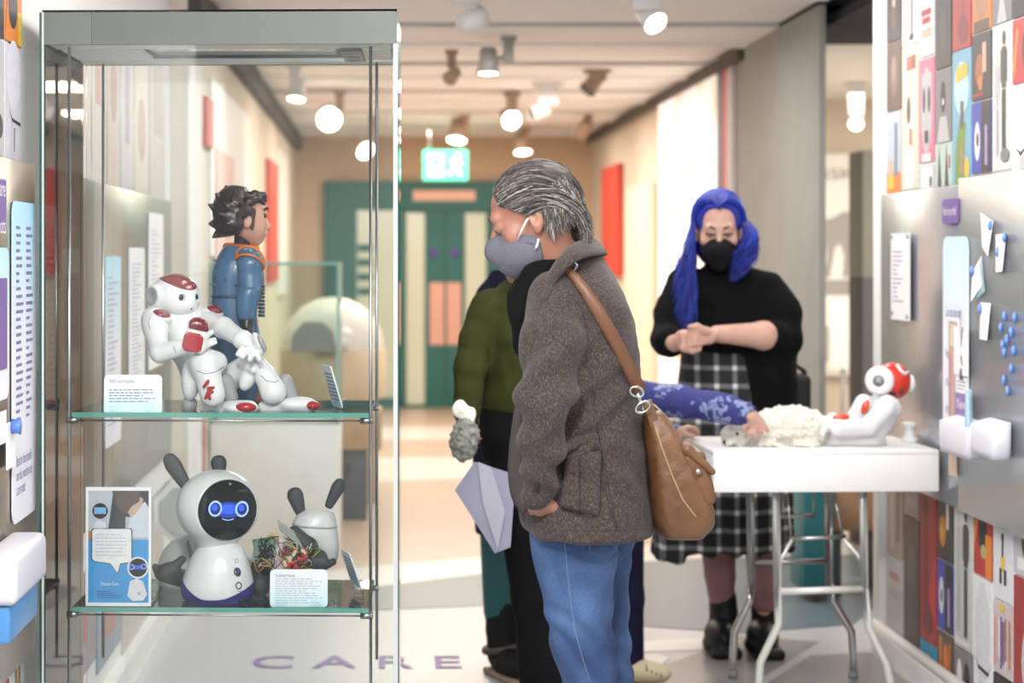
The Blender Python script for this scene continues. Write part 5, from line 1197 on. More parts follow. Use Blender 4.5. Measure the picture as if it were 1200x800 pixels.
for sx in (-1, 1):
    Me = M1 @ Matrix.Translation((sx * .037, .003, .0009))
    b = MB(); b.prism(ellipse(.0185, .0205, 28), Me, .0005); e = b.build('eye', m_eg, fd)
    b = MB(); b.prism(ellipse(.0138, .0155, 24), Me @ Matrix.Translation((0, 0, .0006)), .0004); b.build('eye_centre', m_en, fd)
    b = MB(); b.prism(ellipse(.008, .009, 20), Me @ Matrix.Translation((-.002, .003, .0011)), .0003); b.build('eye_spark', m_eb, fd)
b = MB(); b.tube([M1 @ Vector((.016 * t, -.022 - .004 * (1 - t * t), .001)) for t in (-1, -.5, 0, .5, 1)], .0012, 6); b.build('mouth', m_eg, fd)
b = MB(); b.cyl(M @ Vector((0, .066, .0)), M @ Vector((0, .066, .0015)), .003, 10); b.build('camera_dot', m_rgrey, fd)
def ear(base, tip, w, name, parent, d=.013):
    base, tip = np.array(base), np.array(tip); ax = tip - base; L = np.linalg.norm(ax); Bz = basis(np.cross(ax, (0, 1, 0)) if True else 0, ax)
    s = SDF(); s.loft([(0, 0, 0, w * .55, d), (L * .35, 0, 0, w * .8, d), (L * .72, 0, 0, w, d * .9), (L * .92, 0, 0, w * .75, d * .7), (L, 0, 0, w * .35, d * .4)], base, np.stack([np.cross(ax / L, (0, 1, 0)), (0, 1, 0), ax / L], 1) if abs(ax[1]) < 1e-6 else basis((0, 1, 0), ax), k=0, rad=.006)
    return sdf_part(name, s, .0025, m_ear, parent)
ear(P(222, 575, 5.13), P(195, 532, 5.13), .0225, 'ear', head); ear(P(257, 562, 5.16), P(256, 533, 5.16), .0215, 'ear', head)
# arms: only stubs hidden behind the bell shaped body
# ---------------------------------------------------------------- opened robot lying behind
op = thing('opened_robot', 'opened white eared robot lying on its side with wires and circuit boards showing', 'robot', P(300, 700, 5.36) * np.array((1, 1, 0)) + np.array((0, 0, SH2)))
m_rwd = mat('robot_white_matt', (.66, .66, .66), .35, coat=.2)
DO = 5.34
s = SDF(); s.ell(P(228, 668, DO + .04), (.1, .085, .098), rotm(0, 20, 0), 0); s.cap(P(240, 672, DO + .04), P(290, 676, DO + .02), .07, .055, .03); s.box(P(228, 710, DO + .04), (.3, .2, .045), .002, None, 0, 's') if False else None
bodyo = sdf_part('body_shell', s, .0035, m_rwd, op)
b = MB(); c0 = P(214, 668, DO + .04); s = SDF(); s.loft([(-.006, 0, 0, .1, .089), (.006, 0, 0, .1, .089)], P(236, 668, DO + .035), rotm(0, 68, 0), k=0, rad=.003); sdf_part('grey_band', s, .003, m_rgrey, bodyo)
s = SDF(); s.cap(P(212, 677, 5.16), P(192, 672, 5.13), .024, .022, .012); s.ell(P(200, 668, 5.13), (.026, .02, .022), None, .012); s.cap(P(208, 660, 5.13), P(214, 655, 5.13), .012, .01, .008); s.cap(P(186, 672, 5.13), P(182, 664, 5.13), .01, .009, .008); sdf_part('dark_arm', s, .0025, m_ear, op)
s = SDF(); s.cap(P(306, 668, 5.22), P(304, 688, 5.2), .03, .026, .015); s.cap(P(310, 660, 5.24), P(320, 648, 5.25), .026, .022, .015); sdf_part('dark_arm', s, .0025, m_ear, op)
hco = P(370, 622, 5.28); HO = basis((.42, -.55, -.5), (-.1, -.3, .9))
s = SDF(); s.loft([(Zc(y, 5.28), Xc(x, 5.28), 5.28, a * 5.28 / F, a * 5.28 / F * .95) for y, x, a in ((663, 381, 10), (655, 379, 17), (640, 374, 23.5), (625, 369, 27), (612, 368, 26), (602, 370, 22), (597, 372, 16))], k=0, rad=.012)
heado = sdf_part('head', s, .0025, m_rwd, op)
s = SDF(); s.loft([(-.003, 0, 0, .0615, .0585), (.003, 0, 0, .0605, .0575)], P(368.5, 615, 5.28), rotm(0, 4, 0), k=0, rad=.002); sdf_part('seam_band', s, .0022, m_rgrey, heado)
s = SDF(); s.cap(P(378, 664, 5.25), P(390, 658, 5.25), .012, .01, .008); s.cap(P(345, 624, 5.22), P(362, 640, 5.21), .018, .022, .01); s.cap(P(362, 640, 5.21), P(372, 660, 5.22), .022, .016, .01); sdf_part('dark_chin', s, .0022, m_ear, heado)
ear(P(353, 603, 5.28), P(343, 571, 5.28), .0225, 'ear', heado); ear(P(384, 595, 5.28), P(401, 561, 5.28), .0185, 'ear', heado)
b = MB(); M = frame(P(341, 625, 5.2), (1, 0, -.75), (.1, .6, .9)); b.prism([(-.05, .008), (-.03, -.012), (.05, -.016), (.055, .012)], M, .003); b.build('grey_flap', mat('flap_grey', (.3, .29, .27), .4), op)
s = SDF(); s.box(P(327, 638, 5.24), (.028, .025, .022), .006, rotm(0, 5, 10)); s.box(P(322, 655, 5.23), (.024, .025, .02), .004); s.box(P(332, 668, 5.22), (.03, .02, .012), .003); sdf_part('white_gearbox', s, .0022, mat('nylon_white', (.68, .68, .7), .4), op)
s = SDF(); s.cap(P(355, 650, 5.24), P(372, 655, 5.23), .03, .028, .01); s.cap(P(366, 658, 5.18), P(378, 658, 5.18), .016, .018, .01); sdf_part('dark_housing', s, .0025, m_ear, op)
rr = random.Random(3)
m_pcb = mat('circuit_green', (.02, .1, .06), .4, noise=(200, (.05, .16, .08)))
for (x, y, ww, hh, an) in ((310, 640, 26, 20, 10), (304, 652, 18, 16, -15), (344, 640, 22, 18, 20), (350, 660, 22, 14, 5)):
    b = MB(); M = frame(P(x, y, 5.2), (1, 0, math.sin(R(an))), (0, .3, 1)); b.prism([(-ww / 2 * 5.2 / F, -hh / 2 * 5.2 / F), (ww / 2 * 5.2 / F, -hh / 2 * 5.2 / F), (ww / 2 * 5.2 / F, hh / 2 * 5.2 / F), (-ww / 2 * 5.2 / F, hh / 2 * 5.2 / F)], M, .002); pcb = b.build('circuit_board', m_pcb, op)
    b = MB()
    for k in range(12): b.box(M @ Vector((rr.uniform(-.4, .4) * ww * 5.2 / F, rr.uniform(-.4, .4) * hh * 5.2 / F, .004)), (rr.uniform(.003, .008), .004, rr.uniform(.003, .006)))
    tag(b.build('components', [m_black], pcb), kind='stuff')
wires = [mat('wire_red', (.5, .02, .02), .4), mat('wire_black', (.01, .01, .01), .4), mat('wire_yellow', (.6, .42, .05), .4), mat('wire_white', (.7, .7, .7), .4), mat('wire_orange', (.55, .2, .03), .4), mat('wire_green', (.05, .25, .08), .4)]
for k in range(46):
    left = k % 3 == 0
    x0, y0 = (rr.uniform(298, 318), rr.uniform(630, 668)) if left else (rr.uniform(332, 366), rr.uniform(636, 672))
    p = [P(x0 + rr.uniform(-3, 3), y0, rr.uniform(5.16, 5.22))]
    for j in range(4): p.append(P(x0 + rr.uniform(-11, 11), y0 + rr.uniform(-11, 11), rr.uniform(5.13, 5.2)))
    # smooth
    q = [np.array(a) for a in p]; out = []
    for i in range(len(q) - 1):
        a, b0, c, d = q[max(i - 1, 0)], q[i], q[i + 1], q[min(i + 2, len(q) - 1)]
        for t in (0, .25, .5, .75): out.append(.5 * (2 * b0 + (c - a) * t + (2 * a - 5 * b0 + 4 * c - d) * t * t + (3 * b0 - a - 3 * c + d) * t ** 3))
    out.append(q[-1]); b = MB(); b.tube(out, .0013, 5); b.build('wire', wires[1 if left and rr.random() < .6 else rr.choice((0, 0, 1, 2, 3, 4, 5))], op)
for k, (x, y) in enumerate(((343, 659), (351, 655), (358, 652), (347, 664), (338, 662))):
    b = MB(); b.box(P(x, y, 5.13), (.014, .012, .01), rot=(0, R(20 * k), 0), bevel=.002); b.build('red_connector', wires[0], op)
for k, (x, y) in enumerate(((345, 648), (340, 655), (334, 660), (356, 646))):
    b = MB(); b.box(P(x, y, 5.125), (.008, .008, .016), rot=(0, R(30 - 25 * k), 0), bevel=.001); b.build('yellow_connector', mat('connector_pale', (.68, .5, .3), .4), op)
for k in range(3):
    b = MB(); p = [P(318 + 4 * k, 633 - 2 * k, 5.2), P(314 + 3 * k, 628, 5.19), P(317 + 4 * k, 624 - k, 5.19), P(322 + 2 * k, 628, 5.19), P(322 + 2 * k, 636, 5.2)]; b.tube(p, .0014, 6); b.build('wire', wires[2], op)
# ---------------------------------------------------------------- white table with folding steel legs
tw, td, tz, tb = .752, .52, Zc(528, 6.55), Zc(577, 6.55)
MT = Matrix.Translation((1.098, 6.55, 0)) @ Matrix.Rotation(R(2.5), 4, 'Z')
tab = thing('folding_table', 'white deep edged table on folding steel legs by the right wall', 'table', MT @ Vector((tw / 2, td / 2, 0)))
m_tab = mat('table_white', (.8, .8, .79), .4); m_leg = mat('leg_steel', (.55, .55, .53), .3, metal=1); m_legp = mat('leg_painted', (.72, .72, .68), .35, metal=.3); tr = MT.to_3x3()
b = MB(); b.box(MT @ Vector((tw / 2, td / 2, tz - .008)), (tw, td, .016), rot=tr, bevel=.002); b.build('table_top', m_tab, tab)
for c, s in (((tw / 2, .009, (tz + tb) / 2 - .008), (tw, .018, tz - tb - .016)), ((tw / 2, td - .009, (tz + tb) / 2 - .008), (tw, .018, tz - tb - .016)), ((.009, td / 2, (tz + tb) / 2 - .008), (.018, td - .037, tz - tb - .016)), ((tw - .009, td / 2, (tz + tb) / 2 - .008), (.018, td - .037, tz - tb - .016))):
    b = MB(); b.box(MT @ Vector(c), s, rot=tr, bevel=.0015); b.build('apron', m_tab, tab)
def legset(pts, D, m1, m2):
    q = [P(x, y, D) for x, y in pts]; q[0][2] = tz - .02; q[-1][2] = 0.0
    b = MB(); out = [q[0], q[1]]
    for i in range(1, len(q) - 1): out.append(q[i] * .5 + .25 * (q[i - 1] * .2 + q[i] * .8) + .25 * (q[i] * .8 + q[i + 1] * .2))
    out.append(q[-1]); b.tube(out, .0135, 14); lg = b.build('leg', m1, tab)
    b = MB(); b.cyl(q[-1], q[-1] + np.array((0, 0, .03)), .016, 14); b.build('foot_cap', mat('rubber_grey', (.2, .2, .2), .7), lg)
    return lg
DF, DR = 6.66, 7.02
legset(((909, 577), (911, 692), (914, 731), (890, 776), (889, 810), (888, 840)), DF, m_legp, None)
legset(((1011, 575), (1013, 695), (1017, 734), (1040, 779), (1044, 805), (1045, 840)), DF, m_legp, None)
legset(((878, 575), (881, 692), (879, 702), (860, 740), (859, 770), (859, 796)), DR, m_leg, None)
legset(((969, 575), (972, 692), (975, 702), (999, 740), (1000, 770), (1000, 796)), DR, m_leg, None)
def bar(nm, pts, D, r, m): b = MB(); b.tube([P(x, y, D) for x, y in pts], r, 10); return b.build(nm, m, tab)
bar('crossbar', ((912, 693), (1012, 690)), DF, .0125, m_legp); bar('crossbar', ((881, 659), (972, 657)), DR, .009, m_leg)
bar('brace', ((913, 670), (915, 656), (928, 632)), DF + .01, .006, m_legp); bar('brace', ((1012, 668), (1009, 654), (988, 631)), DF + .01, .006, m_legp)
bar('brace_bar', ((925, 631), (991, 629)), DF + .03, .008, m_leg); bar('brace_bar', ((915, 605), (954, 604)), DR - .03, .007, m_leg)
for p in (((923, 578), (927, 630)), ((977, 578), (988, 629))): bar('brace_wire', p, DF + .03, .0035, m_leg)
for p in (((917, 578), (918, 605)), ((954, 578), (953, 605))): bar('brace_wire', p, DR - .03, .0035, m_leg)

# ---------------------------------------------------------------- robot lying back on the table
rb = thing('humanoid_robot', 'red headed white humanoid robot leaning back on the white table', 'robot', (Xc(1015, 6.8), 6.8, tz))
DT = 6.76
hc = P(1046, 446, DT); HB = basis((.78, -.1, .45), (-.3, 0, 1))
s = SDF(); s.ell(hc, (.056, .062, .064), HB, 0); head = sdf_part('head', s, .003, mat('robot_bright_red', (.62, .03, .012), .2, coat=.5), rb)
b = MB(); q = P(1030, 446, DT - .045); n = Vector((-.45, -.9, .05)); b.lathe([(0, -.03), (.046, -.03), (.05, -.008), (.045, .004), (.03, .008), (.022, .002), (.02, .004), (0, .006)], q, frame(q, (1, -.5, 0), z=n).to_3x3().to_4x4(), 28); ear_ = b.build('ear_cap', m_rw, head)
b = MB(); b.lathe([(0, .007), (.019, .006), (.0, .0085)], q, frame(q, (1, -.5, 0), z=n).to_3x3().to_4x4(), 24); b.build('ear_speaker', m_rgrey, ear_)
b = MB(); sf = Surf(head); b.tube([sf.at(x, y, .001, DT)[0] for x, y in ((1051, 428), (1055, 434), (1060, 438), (1064, 436))], .006, 8); b.build('white_visor', m_rw, head)
b = MB(); b.ball(P(1067, 449, DT), (.016, .03, .03), seg=18); b.build('face_plate', m_rw, head)
for x, y in ((1047, 461), (1056, 458)): b = MB(); b.ball(sf.at(x, y, 0, DT)[0], .008, seg=10, rings=6); b.build('eye', m_eyed, head)
s = SDF(); s.cap(P(1036, 480, DT), P(1018, 508, DT), .052, .05, .02); s.cap(P(1014, 478, DT), P(1042, 470, DT + .03), .03, .03, .03); s.cap(P(1012, 472, DT - .02), P(1003, 488, DT), .03, .03, .02); s.cap(P(1040, 466, DT), P(1036, 476, DT), .02, .02, .01); sdf_part('torso', s, .003, m_rw, rb)
s = SDF(); s.ell(P(1014, 477, DT - .07), (.012, .012, .026), rotm(0, 20, 0), 0); sdf_part('chest_plate', s, .002, mat('robot_orange_red', (.62, .05, .012), .25, coat=.4), rb)
s = SDF(); s.ell(P(1044, 474, DT - .06), (.042, .03, .028), rotm(0, 40, 0), 0); s.cap(P(1038, 478, DT - .075), P(1018, 498, DT - .09), .034, .03, .01); s.cap(P(1018, 500, DT - .1), P(982, 500, DT - .12), .027, .03, .01); arm = sdf_part('arm', s, .003, m_rw, rb)
s = SDF(); s.ell(P(985, 489, DT - .115), (.03, .02, .013), rotm(0, -6, 0), 0); sdf_part('red_hand_plate', s, .002, MATS['robot_orange_red'], arm)
s = SDF(); s.ell(P(973, 494, DT - .1), (.022, .024, .034), rotm(0, 30, 0), 0)
for k in range(3): s.cap(P(968, 500, DT - .12 + .02 * k), P(964, 508, DT - .12 + .02 * k), .009, .008, .006)
sdf_part('hand', s, .0028, m_rw, rb)
s = SDF(); s.cap(P(1020, 514, DT - .02), P(982, 515, DT - .02), .04, .034, .015); s.cap(P(982, 515, DT - .02), P(966, 520, DT), .03, .026, .01); s.cap(P(1024, 508, DT), P(1030, 524, DT), .035, .03, .02); s.cap(P(1016, 514, DT + .08), P(972, 516, DT + .09), .036, .03, .015); s.box((1.6, 6.8, tz - .1), (.6, .6, .1), 0.001, None, 0, 's'); sdf_part('legs', s, .003, m_rw, rb)
b = MB(); q = np.array((Xc(1066, 6.85), 6.85, tz)); b.lathe([(0, 0), (.03, 0), (.03, .012), (.018, .022), (.014, .05), (.026, .06), (.026, .068), (0, .07)], q); o = b.build('white_stand', m_rw); tag(o, 'small white spool shaped stand at the right end of the table', 'stand')
# ---------------------------------------------------------------- white plush animal
m_fur = mat('plush_white', (.7, .675, .6), .9, bump=(160, .6))
DPl = 6.78
s = SDF(); s.loft([(0, 0, 0, .045, .05), (.06, 0, 0, .09, .085), (.16, .0, 0, .10, .095), (.26, .0, 0, .085, .08), (.33, 0, 0, .045, .05)], P(878, 503, DPl), basis((0, 1, 0), (1, 0, .0)), k=0)
s.ops = []
s.ell(P(925, 500, DPl), (.125, .09, .07), None, 0); s.ell(P(952, 505, DPl), (.07, .08, .055), None, .03); s.ell(P(888, 508, DPl - .01), (.09, .075, .058), None, .04); s.ell(P(866, 510, DPl - .03), (.058, .06, .05), None, .03); s.ell(P(855, 519, DPl - .07), (.026, .028, .022), None, .02)
s.ell(P(875, 494, DPl + .02), (.03, .02, .03), None, .015); s.ell(P(905, 523, DPl - .1), (.05, .03, .02), rotm(0, 10, 0), .015); s.ell(P(945, 523, DPl - .09), (.05, .035, .02), None, .015)
s.box((1.5, 6.8, tz - .1), (.8, .6, .1), .001, None, 0, 's')
sl = sdf_part('plush_animal', s, .004, m_fur, None, disp=lambda V: .008 * vnoise(V, 55, 1) + .005 * vnoise(V, 110, 2))
tag(sl, 'white plush animal lying on the table under the hand of a child', 'plush toy')
sf = Surf(sl)
for x, y, r, nm in ((849.5, 518, .0085, 'nose'), (864, 508, .006, 'eye')): b = MB(); b.ball(sf.at(x, y, 0, DPl)[0], r, seg=12, rings=8); b.build(nm, m_eyed, sl)
# ---------------------------------------------------------------- people
m_skin = mat('skin', (.33, .155, .105), .5, noise=(25, (.29, .13, .088))); m_skin2 = mat('skin_pale', (.56, .335, .26), .5, noise=(25, (.52, .3, .235)))
def head_sdf(s, c, B, k=1.0, ears=True, jaw=1.0, crown=1.0):
    L = lambda *v: loc(c, B, *[q * k for q in v])
    s.ell(L(0, -.012, .03), [q * k for q in (.076, 098e-3, .086 * crown)], B, .02)
    s.ell(L(0, .026, -.04), [q * k for q in (.058 * jaw, .066, .074)], B, .03)
    s.cap(L(-.018, .07, -.098), L(.018, .07, -.098), .02 * k, .02 * k, .03)
    s.cap(L(-.036, .078, .022), L(.036, .078, .022), .014 * k, .014 * k, .012)
    for sx in (-1, 1):
        s.ell(L(sx * .046, .058, -.028), [q * k for q in (.02, .02, .022)], B, .02)
        s.ell(L(sx * .032, .098, .0), [q * k for q in (.017, .015, .011)], B, .012, 's')
        s.ell(L(sx * .031, .077, .0015), [q * k for q in (.0165, .0145, .0125)], B, .004)
        if ears:
            s.ell(L(sx * .079, -.008, -.012), [q * k for q in (.010, .019, .033)], B @ rotm(12, 0, sx * -18), .008)
            s.ell(L(sx * .088, -.002, -.010), [q * k for q in (.007, .010, .018)], B, .006, 's')
            s.ell(L(sx * .078, .002, -.040), [q * k for q in (.006, .009, .011)], B, .006)
    s.cap(L(0, .09, .004), L(0, .115, -.036), .008 * k, .013 * k, .012); s.cap(L(-.013, .1, -.04), L(.013, .1, -.04), .009 * k, .009 * k, .008)
    s.cap(L(-.02, .087, -.066), L(.02, .087, -.066), .008 * k, .008 * k, .008); s.cap(L(-.016, .085, -.077), L(.016, .085, -.077), .009 * k, .009 * k, .008)
    return L
def eyes(L, B, k, parent, brow, iris=(.05, .06, .07)):
    for sx in (-1, 1):
        b = MB(); b.ball(L(sx * .031, .0795, -.0035), (.0122 * k, .0112 * k, .0078 * k), Matrix(B.tolist()), 16, 10); e = b.build('eye', mat('eye_white_soft', (.3, .26, .24), .4), parent)
        b = MB(); b.ball(L(sx * .031, .0868, -.005), .0052 * k, None, 12, 8); b.build('iris', mat('iris_dark', iris, .15), e)
        b = MB(); b.tube([L(sx * .014, .0925, .022), L(sx * .03, .0925, .0285), L(sx * .048, .078, .024)], [.0035 * k, .004 * k, .002 * k], 8); b.build('eyebrow', brow, parent)
def strand_mesh(name, paths, rad, mats_, mi, parent):
    """paths (n, m, 3) -> thin tapering four sided strands, one mesh"""
    Pn = np.asarray(paths, np.float32); n, m, _ = Pn.shape
    T = np.gradient(Pn, axis=1); T /= np.maximum(np.linalg.norm(T, axis=2, keepdims=True), 1e-9)
    ref = np.array([.31, .17, .93]); S = np.cross(T, ref); S /= np.maximum(np.linalg.norm(S, axis=2, keepdims=True), 1e-9); U = np.cross(S, T)
    w = (rad * np.array([1 - .75 * max(0, (j / (m - 1) - .5) * 2) ** 2 for j in range(m)]))[None, :, None]
    V = np.stack([Pn + S * w, Pn + U * w, Pn - S * w, Pn - U * w], 2).reshape(-1, 3)
    base = (np.arange(n) * m * 4)[:, None, None]; j = np.arange(m - 1)[None, :, None] * 4; q = np.arange(4)[None, None, :]
    a = base + j + q; b_ = base + j + (q + 1) % 4
    Q = np.stack([a, b_, b_ + 4, a + 4], 3).reshape(-1, 4)
    return put(name, raw_mesh(name, V, [Q], mats_, True, np.repeat(mi, (m - 1) * 4)), parent)
def curl_hand(s, wrist, palm, nrm, side, r=.009, curl=1.0, k=1.0):
    """palm from wrist to knuckles, four fingers and a thumb; nrm = back of the hand, side = towards the thumb"""
    w, p = np.array(wrist, float), np.array(palm, float); d = p - w; d /= np.linalg.norm(d); n = np.array(nrm, float); n -= d * (n @ d); n /= np.linalg.norm(n); sd = np.cross(d, n); sd = sd if sd @ np.array(side, float) > 0 else -sd
    s.cap(w, w + d * .03 * k, .024 * k, .026 * k, .015); s.box(w + d * .055 * k, np.array((.038, .042, .014)) * k, .012 * k, np.stack([sd, d, n], 1), .015)
    for i, Lf in enumerate((.072, .08, .074, .058)):
        o = w + d * .093 * k + sd * (.028 - .019 * i) * k; a = R(22 * curl); b_ = R(75 * curl)
        j1 = o + (d * math.cos(a) - n * math.sin(a)) * Lf * .5 * k; j2 = j1 + (d * math.cos(b_) - n * math.sin(b_)) * Lf * .32 * k; j3 = j2 + (d * math.cos(b_ * 1.4) - n * math.sin(b_ * 1.4)) * Lf * .25 * k
        s.path([o, j1, j2, j3], [r * k, r * .95 * k, r * .9 * k, r * .75 * k], .005)
    t0 = w + d * .025 * k + sd * .03 * k; t1 = t0 + (d * .6 + sd * .7 - n * .25) * .04 * k; t2 = t1 + (d * .9 + sd * .1 - n * .4) * .032 * k
    s.path([t0, t1, t2], [.014 * k, .0105 * k, .0085 * k], .01)

# ======================= older man in the grey tweed coat
DM = 4.5
MH = basis((-.90, .14, -.41)); mc = P(625, 250, 4.47); mk = 1.0
s = SDF()
L = head_sdf(s, mc, MH, mk, crown=.86)
s.cap(L(0, -.02, -.05), P(652, 318, 4.5), .056, .062, .03); s.cap(P(652, 318, 4.5), P(668, 350, 4.5), .066, .09, .04)
s.loft([(Zc(y, DM), Xc(x, DM), DM, a, bb) for y, x, a, bb in ((345, 670, .08, .13), (380, 676, .1, .17), (450, 680, .1, .15), (520, 682, .1, .15), (590, 684, .09, .13), (625, 684, .06, .1))], k=.03)
sh_, el_, wr_ = P(653, 352, 4.38), P(641, 470, 4.295), P(628, 582, 4.345)
s.path([sh_, el_, wr_], [.045, .034, .026], .02); curl_hand(s, wr_, P(656, 630, 4.46), (-.5, -.8, .1), (1, 0, .5), .0095, .35)
s.path([P(664, 350, 4.66), P(660, 470, 4.70), P(655, 555, 4.67)], [.05, .042, .026], .02); curl_hand(s, P(655, 555, 4.67), P(660, 585, 4.64), (0, .9, .2), (-1, 0, 0), .0095, .8)
for hip, kn, an in ((P(674, 620, 4.48), P(682, 755, 4.475), P(694, 945, 4.475)), (P(698, 620, 4.59), P(707, 750, 4.6), P(716, 940, 4.6))):
    an[2] = .09; s.path([hip, kn, an], [.07, .046, .038], .03); s.cap(an, an + np.array((-.16, .02, -.05)), .04, .035, .02)
man = sdf_part('person', s, .0045, m_skin, None)
tag(man, 'grey haired man in tweed coat, mask and jeans looking into the display case', 'person')
m_brow = mat('brow_grey', (.11, .085, .07), .8)
eyes(L, MH, mk, man, m_brow)
# eyelids lowered: he looks down
for sx in (-1, 1):
    s = SDF(); s.ell(L(sx * .031, .0805, .0005), [q * mk for q in (.0142, .0136, .0095)], MH, 0); s.box(L(sx * .031, .08, -.0145), (.03, .03, .0105), .0005, MH, 0, 's'); sdf_part('eyelid', s, .0016, m_skin, man)
# face mask
m_mask = mat('mask_grey_blue', (.105, .105, .135), .85, noise=(400, (.13, .13, .165), .4, .6), bump=(500, .25))
s = SDF(); s.ell(L(0, .045, -.062), [q * mk for q in (.067, .074, .058)], MH, 0); s.cap(L(0, .1, -.018), L(0, .109, -.042), .0125, .02, .025); s.cap(L(0, .107, -.045), L(0, .084, -.09), .023, .026, .03); s.ell(L(0, .03, -.085), [q * mk for q in (.058, .06, .045)], MH, .02)
s.box(L(0, -.045, -.06), (.2, .05, .2), .004, MH @ rotm(14, 0, 0), .004, 's')
s.box(L(0, .03, .0495), (.2, .2, .058), .004, MH @ rotm(-3, 0, 0), .006, 's')
mask = sdf_part('face_mask', s, .0028, m_mask, man, disp=lambda V: .0012 * vnoise(V, 45, 2))
sf = Surf(mask)
seam('mask_seam', sf, [(601, 275), (608, 282), (617, 285), (625, 286)], .0014, m_mask, mask, 4.4, .0005)
b = MB(); b.tube([sf.at(607, 280, .001, 4.4)[0], P(612, 268, 4.385), P(617, 258, 4.385), P(622, 254, 4.40)], .0021, 6); b.build('ear_loop', mat('elastic_white', (.8, .8, .8), .6), mask)
b = MB(); b.tube([sf.at(627, 293, .001, 4.4)[0], P(629.5, 287, 4.384), P(631, 280, 4.39)], .0026, 6); b.build('ear_loop', MATS['elastic_white'], mask)
# hair: base cap plus strands swept back from the forehead
hm = [mat('hair_dark_grey', (.026, .02, .017), .6), mat('hair_mid_grey', (.075, .064, .056), .6), mat('hair_light_grey', (.19, .178, .165), .55), mat('hair_silver', (.42, .41, .39), .5)]
s = SDF(); s.ell(L(0, -.02, .032), [q * mk for q in (.081, .098, .075)], MH, 0); s.ell(P(656, 272, 4.49), (.05, .068, .052), None, .04)
s.box(L(0, .107, -.022), (.2, .06, .112), .02, MH @ rotm(-24, 0, 0), .012, 's'); s.box(L(0, .03, -.085), (.2, .078, .07), .015, MH, .01, 's')
hair = sdf_part('hair', s, .004, [hm[0]], man, disp=lambda V: .002 * vnoise(V * np.array((.4, 1, 1)), 90, 5))
rg = np.random.default_rng(11); n = 5200; m = 13
phi = rg.uniform(-1, 1, n) * R(118); th0 = np.where(np.abs(phi) < R(75), R(40) + R(6) * rg.random(n), R(40) + (np.abs(phi) - R(75)) / R(43) * R(40) + R(8) * rg.random(n)) + R(55) * np.maximum(0, rg.random(n) - .45)
t = np.linspace(0, 1, m)[None, :]; th = th0[:, None] + (R(168) - th0[:, None]) * np.minimum(t / .72, 1)
lift = rg.uniform(-.001, .008, n)[:, None]; rx, ry, rz = .083 + lift, .096 + lift, .077 + lift
ph = phi[:, None]
X = rx * np.sin(th) * np.sin(ph); Y = ry * np.cos(th); Z = rz * np.sin(th) * np.cos(ph)
tt = np.clip(t / .72, 0, 1); X = X + np.sign(phi)[:, None] * .03 * tt ** 2 * rg.random(n)[:, None] * (1 - np.abs(np.cos(ph)) * .3); Z = Z - .03 * tt ** 1.6 * np.abs(np.sin(ph)) - .008 * tt ** 3
drop = np.clip((t - .72) / .28, 0, 1); ln = rg.uniform(.045, .095, n)[:, None] * np.where(np.abs(phi) > R(70), .8, 1)[:, None]
Y = Y - .012 * np.sin(drop * 2.5); X = X * (1 + .12 * drop)
wav = .003 * np.sin(t * 9 + rg.uniform(0, 6, n)[:, None]); X = X + wav; Z = Z + wav
pts = np.stack([X, Y - .017, Z + .03], 2) * mk
W = mc + pts @ MH.T
flip = rg.uniform(-.2, 1.0, n)[:, None]; W[:, :, 2] -= .07 * np.clip((tt - .3) / .7, 0, 1) ** 1.3 * np.abs(np.sin(ph)) * rg.uniform(.35, 1.1, n)[:, None]; W[:, :, 2] -= ln * (drop - .25 * drop ** 3 * flip); W[:, :, 0] += .016 * drop ** 2 * flip
u = rg.random(n); sidey = np.abs(phi) / R(118)
mi = np.where(u < .62 - .34 * sidey, 0, np.where(u < .93 - .3 * sidey, 1, np.where(u < .995 - .13 * sidey, 2, 3)))
strand_mesh('hair_strands', W, .0008, hm, mi, hair)['kind'] = 'stuff'
# loose waves behind the ear and over the nape
n = 1500; side = np.where(rg.random(n) < .75, 1.0, -1.0) * (1 if (MH[1, 0] < 0) else -1); q = rg.random(n); t = np.linspace(0, 1, m)[None, :]
st = np.stack([side * (.079 - .03 * q ** 2 + .006 * rg.random(n)), -.028 - .075 * q, .0 + .03 * rg.random(n) + .02 * q], 1) * mk
W = (mc + st @ MH.T)[:, None, :] + np.zeros((1, m, 1)); ln = rg.uniform(.035, .085, n)[:, None]; ph2 = rg.uniform(0, 6, n)[:, None]
W[:, :, 2] -= ln * t; W[:, :, 0] += .018 * t + .006 * np.sin(t * 7 + ph2) * t + .012 * t ** 2 * rg.random(n)[:, None]; W[:, :, 1] += -.006 * np.sin(t * 5 + ph2) * t
u = rg.random(n); strand_mesh('hair_strands', W, .0009, hm, np.where(u < .2, 0, np.where(u < .55, 1, np.where(u < .85, 2, 3))), hair)['kind'] = 'stuff'
# black scarf
m_blk = mat('black_cloth', (.004, .004, .0045), .95, spec=.15)
s = SDF(); s.cap(P(657, 310, 4.46), P(634, 332, 4.43), .05, .045, .03); s.cap(P(634, 332, 4.43), P(620, 356, 4.43), .045, .044, .03); s.cap(P(620, 356, 4.43), P(622, 400, 4.44), .044, .045, .03); s.cap(P(640, 310, 4.56), P(620, 350, 4.54), .05, .05, .03)
s.ell(L(0, .0, -.06), [q * mk for q in (.075, .085, .07)], MH, .012, 's')
sdf_part('scarf', s, .005, m_blk, man, disp=lambda V: .005 * vnoise(V, 22, 4))
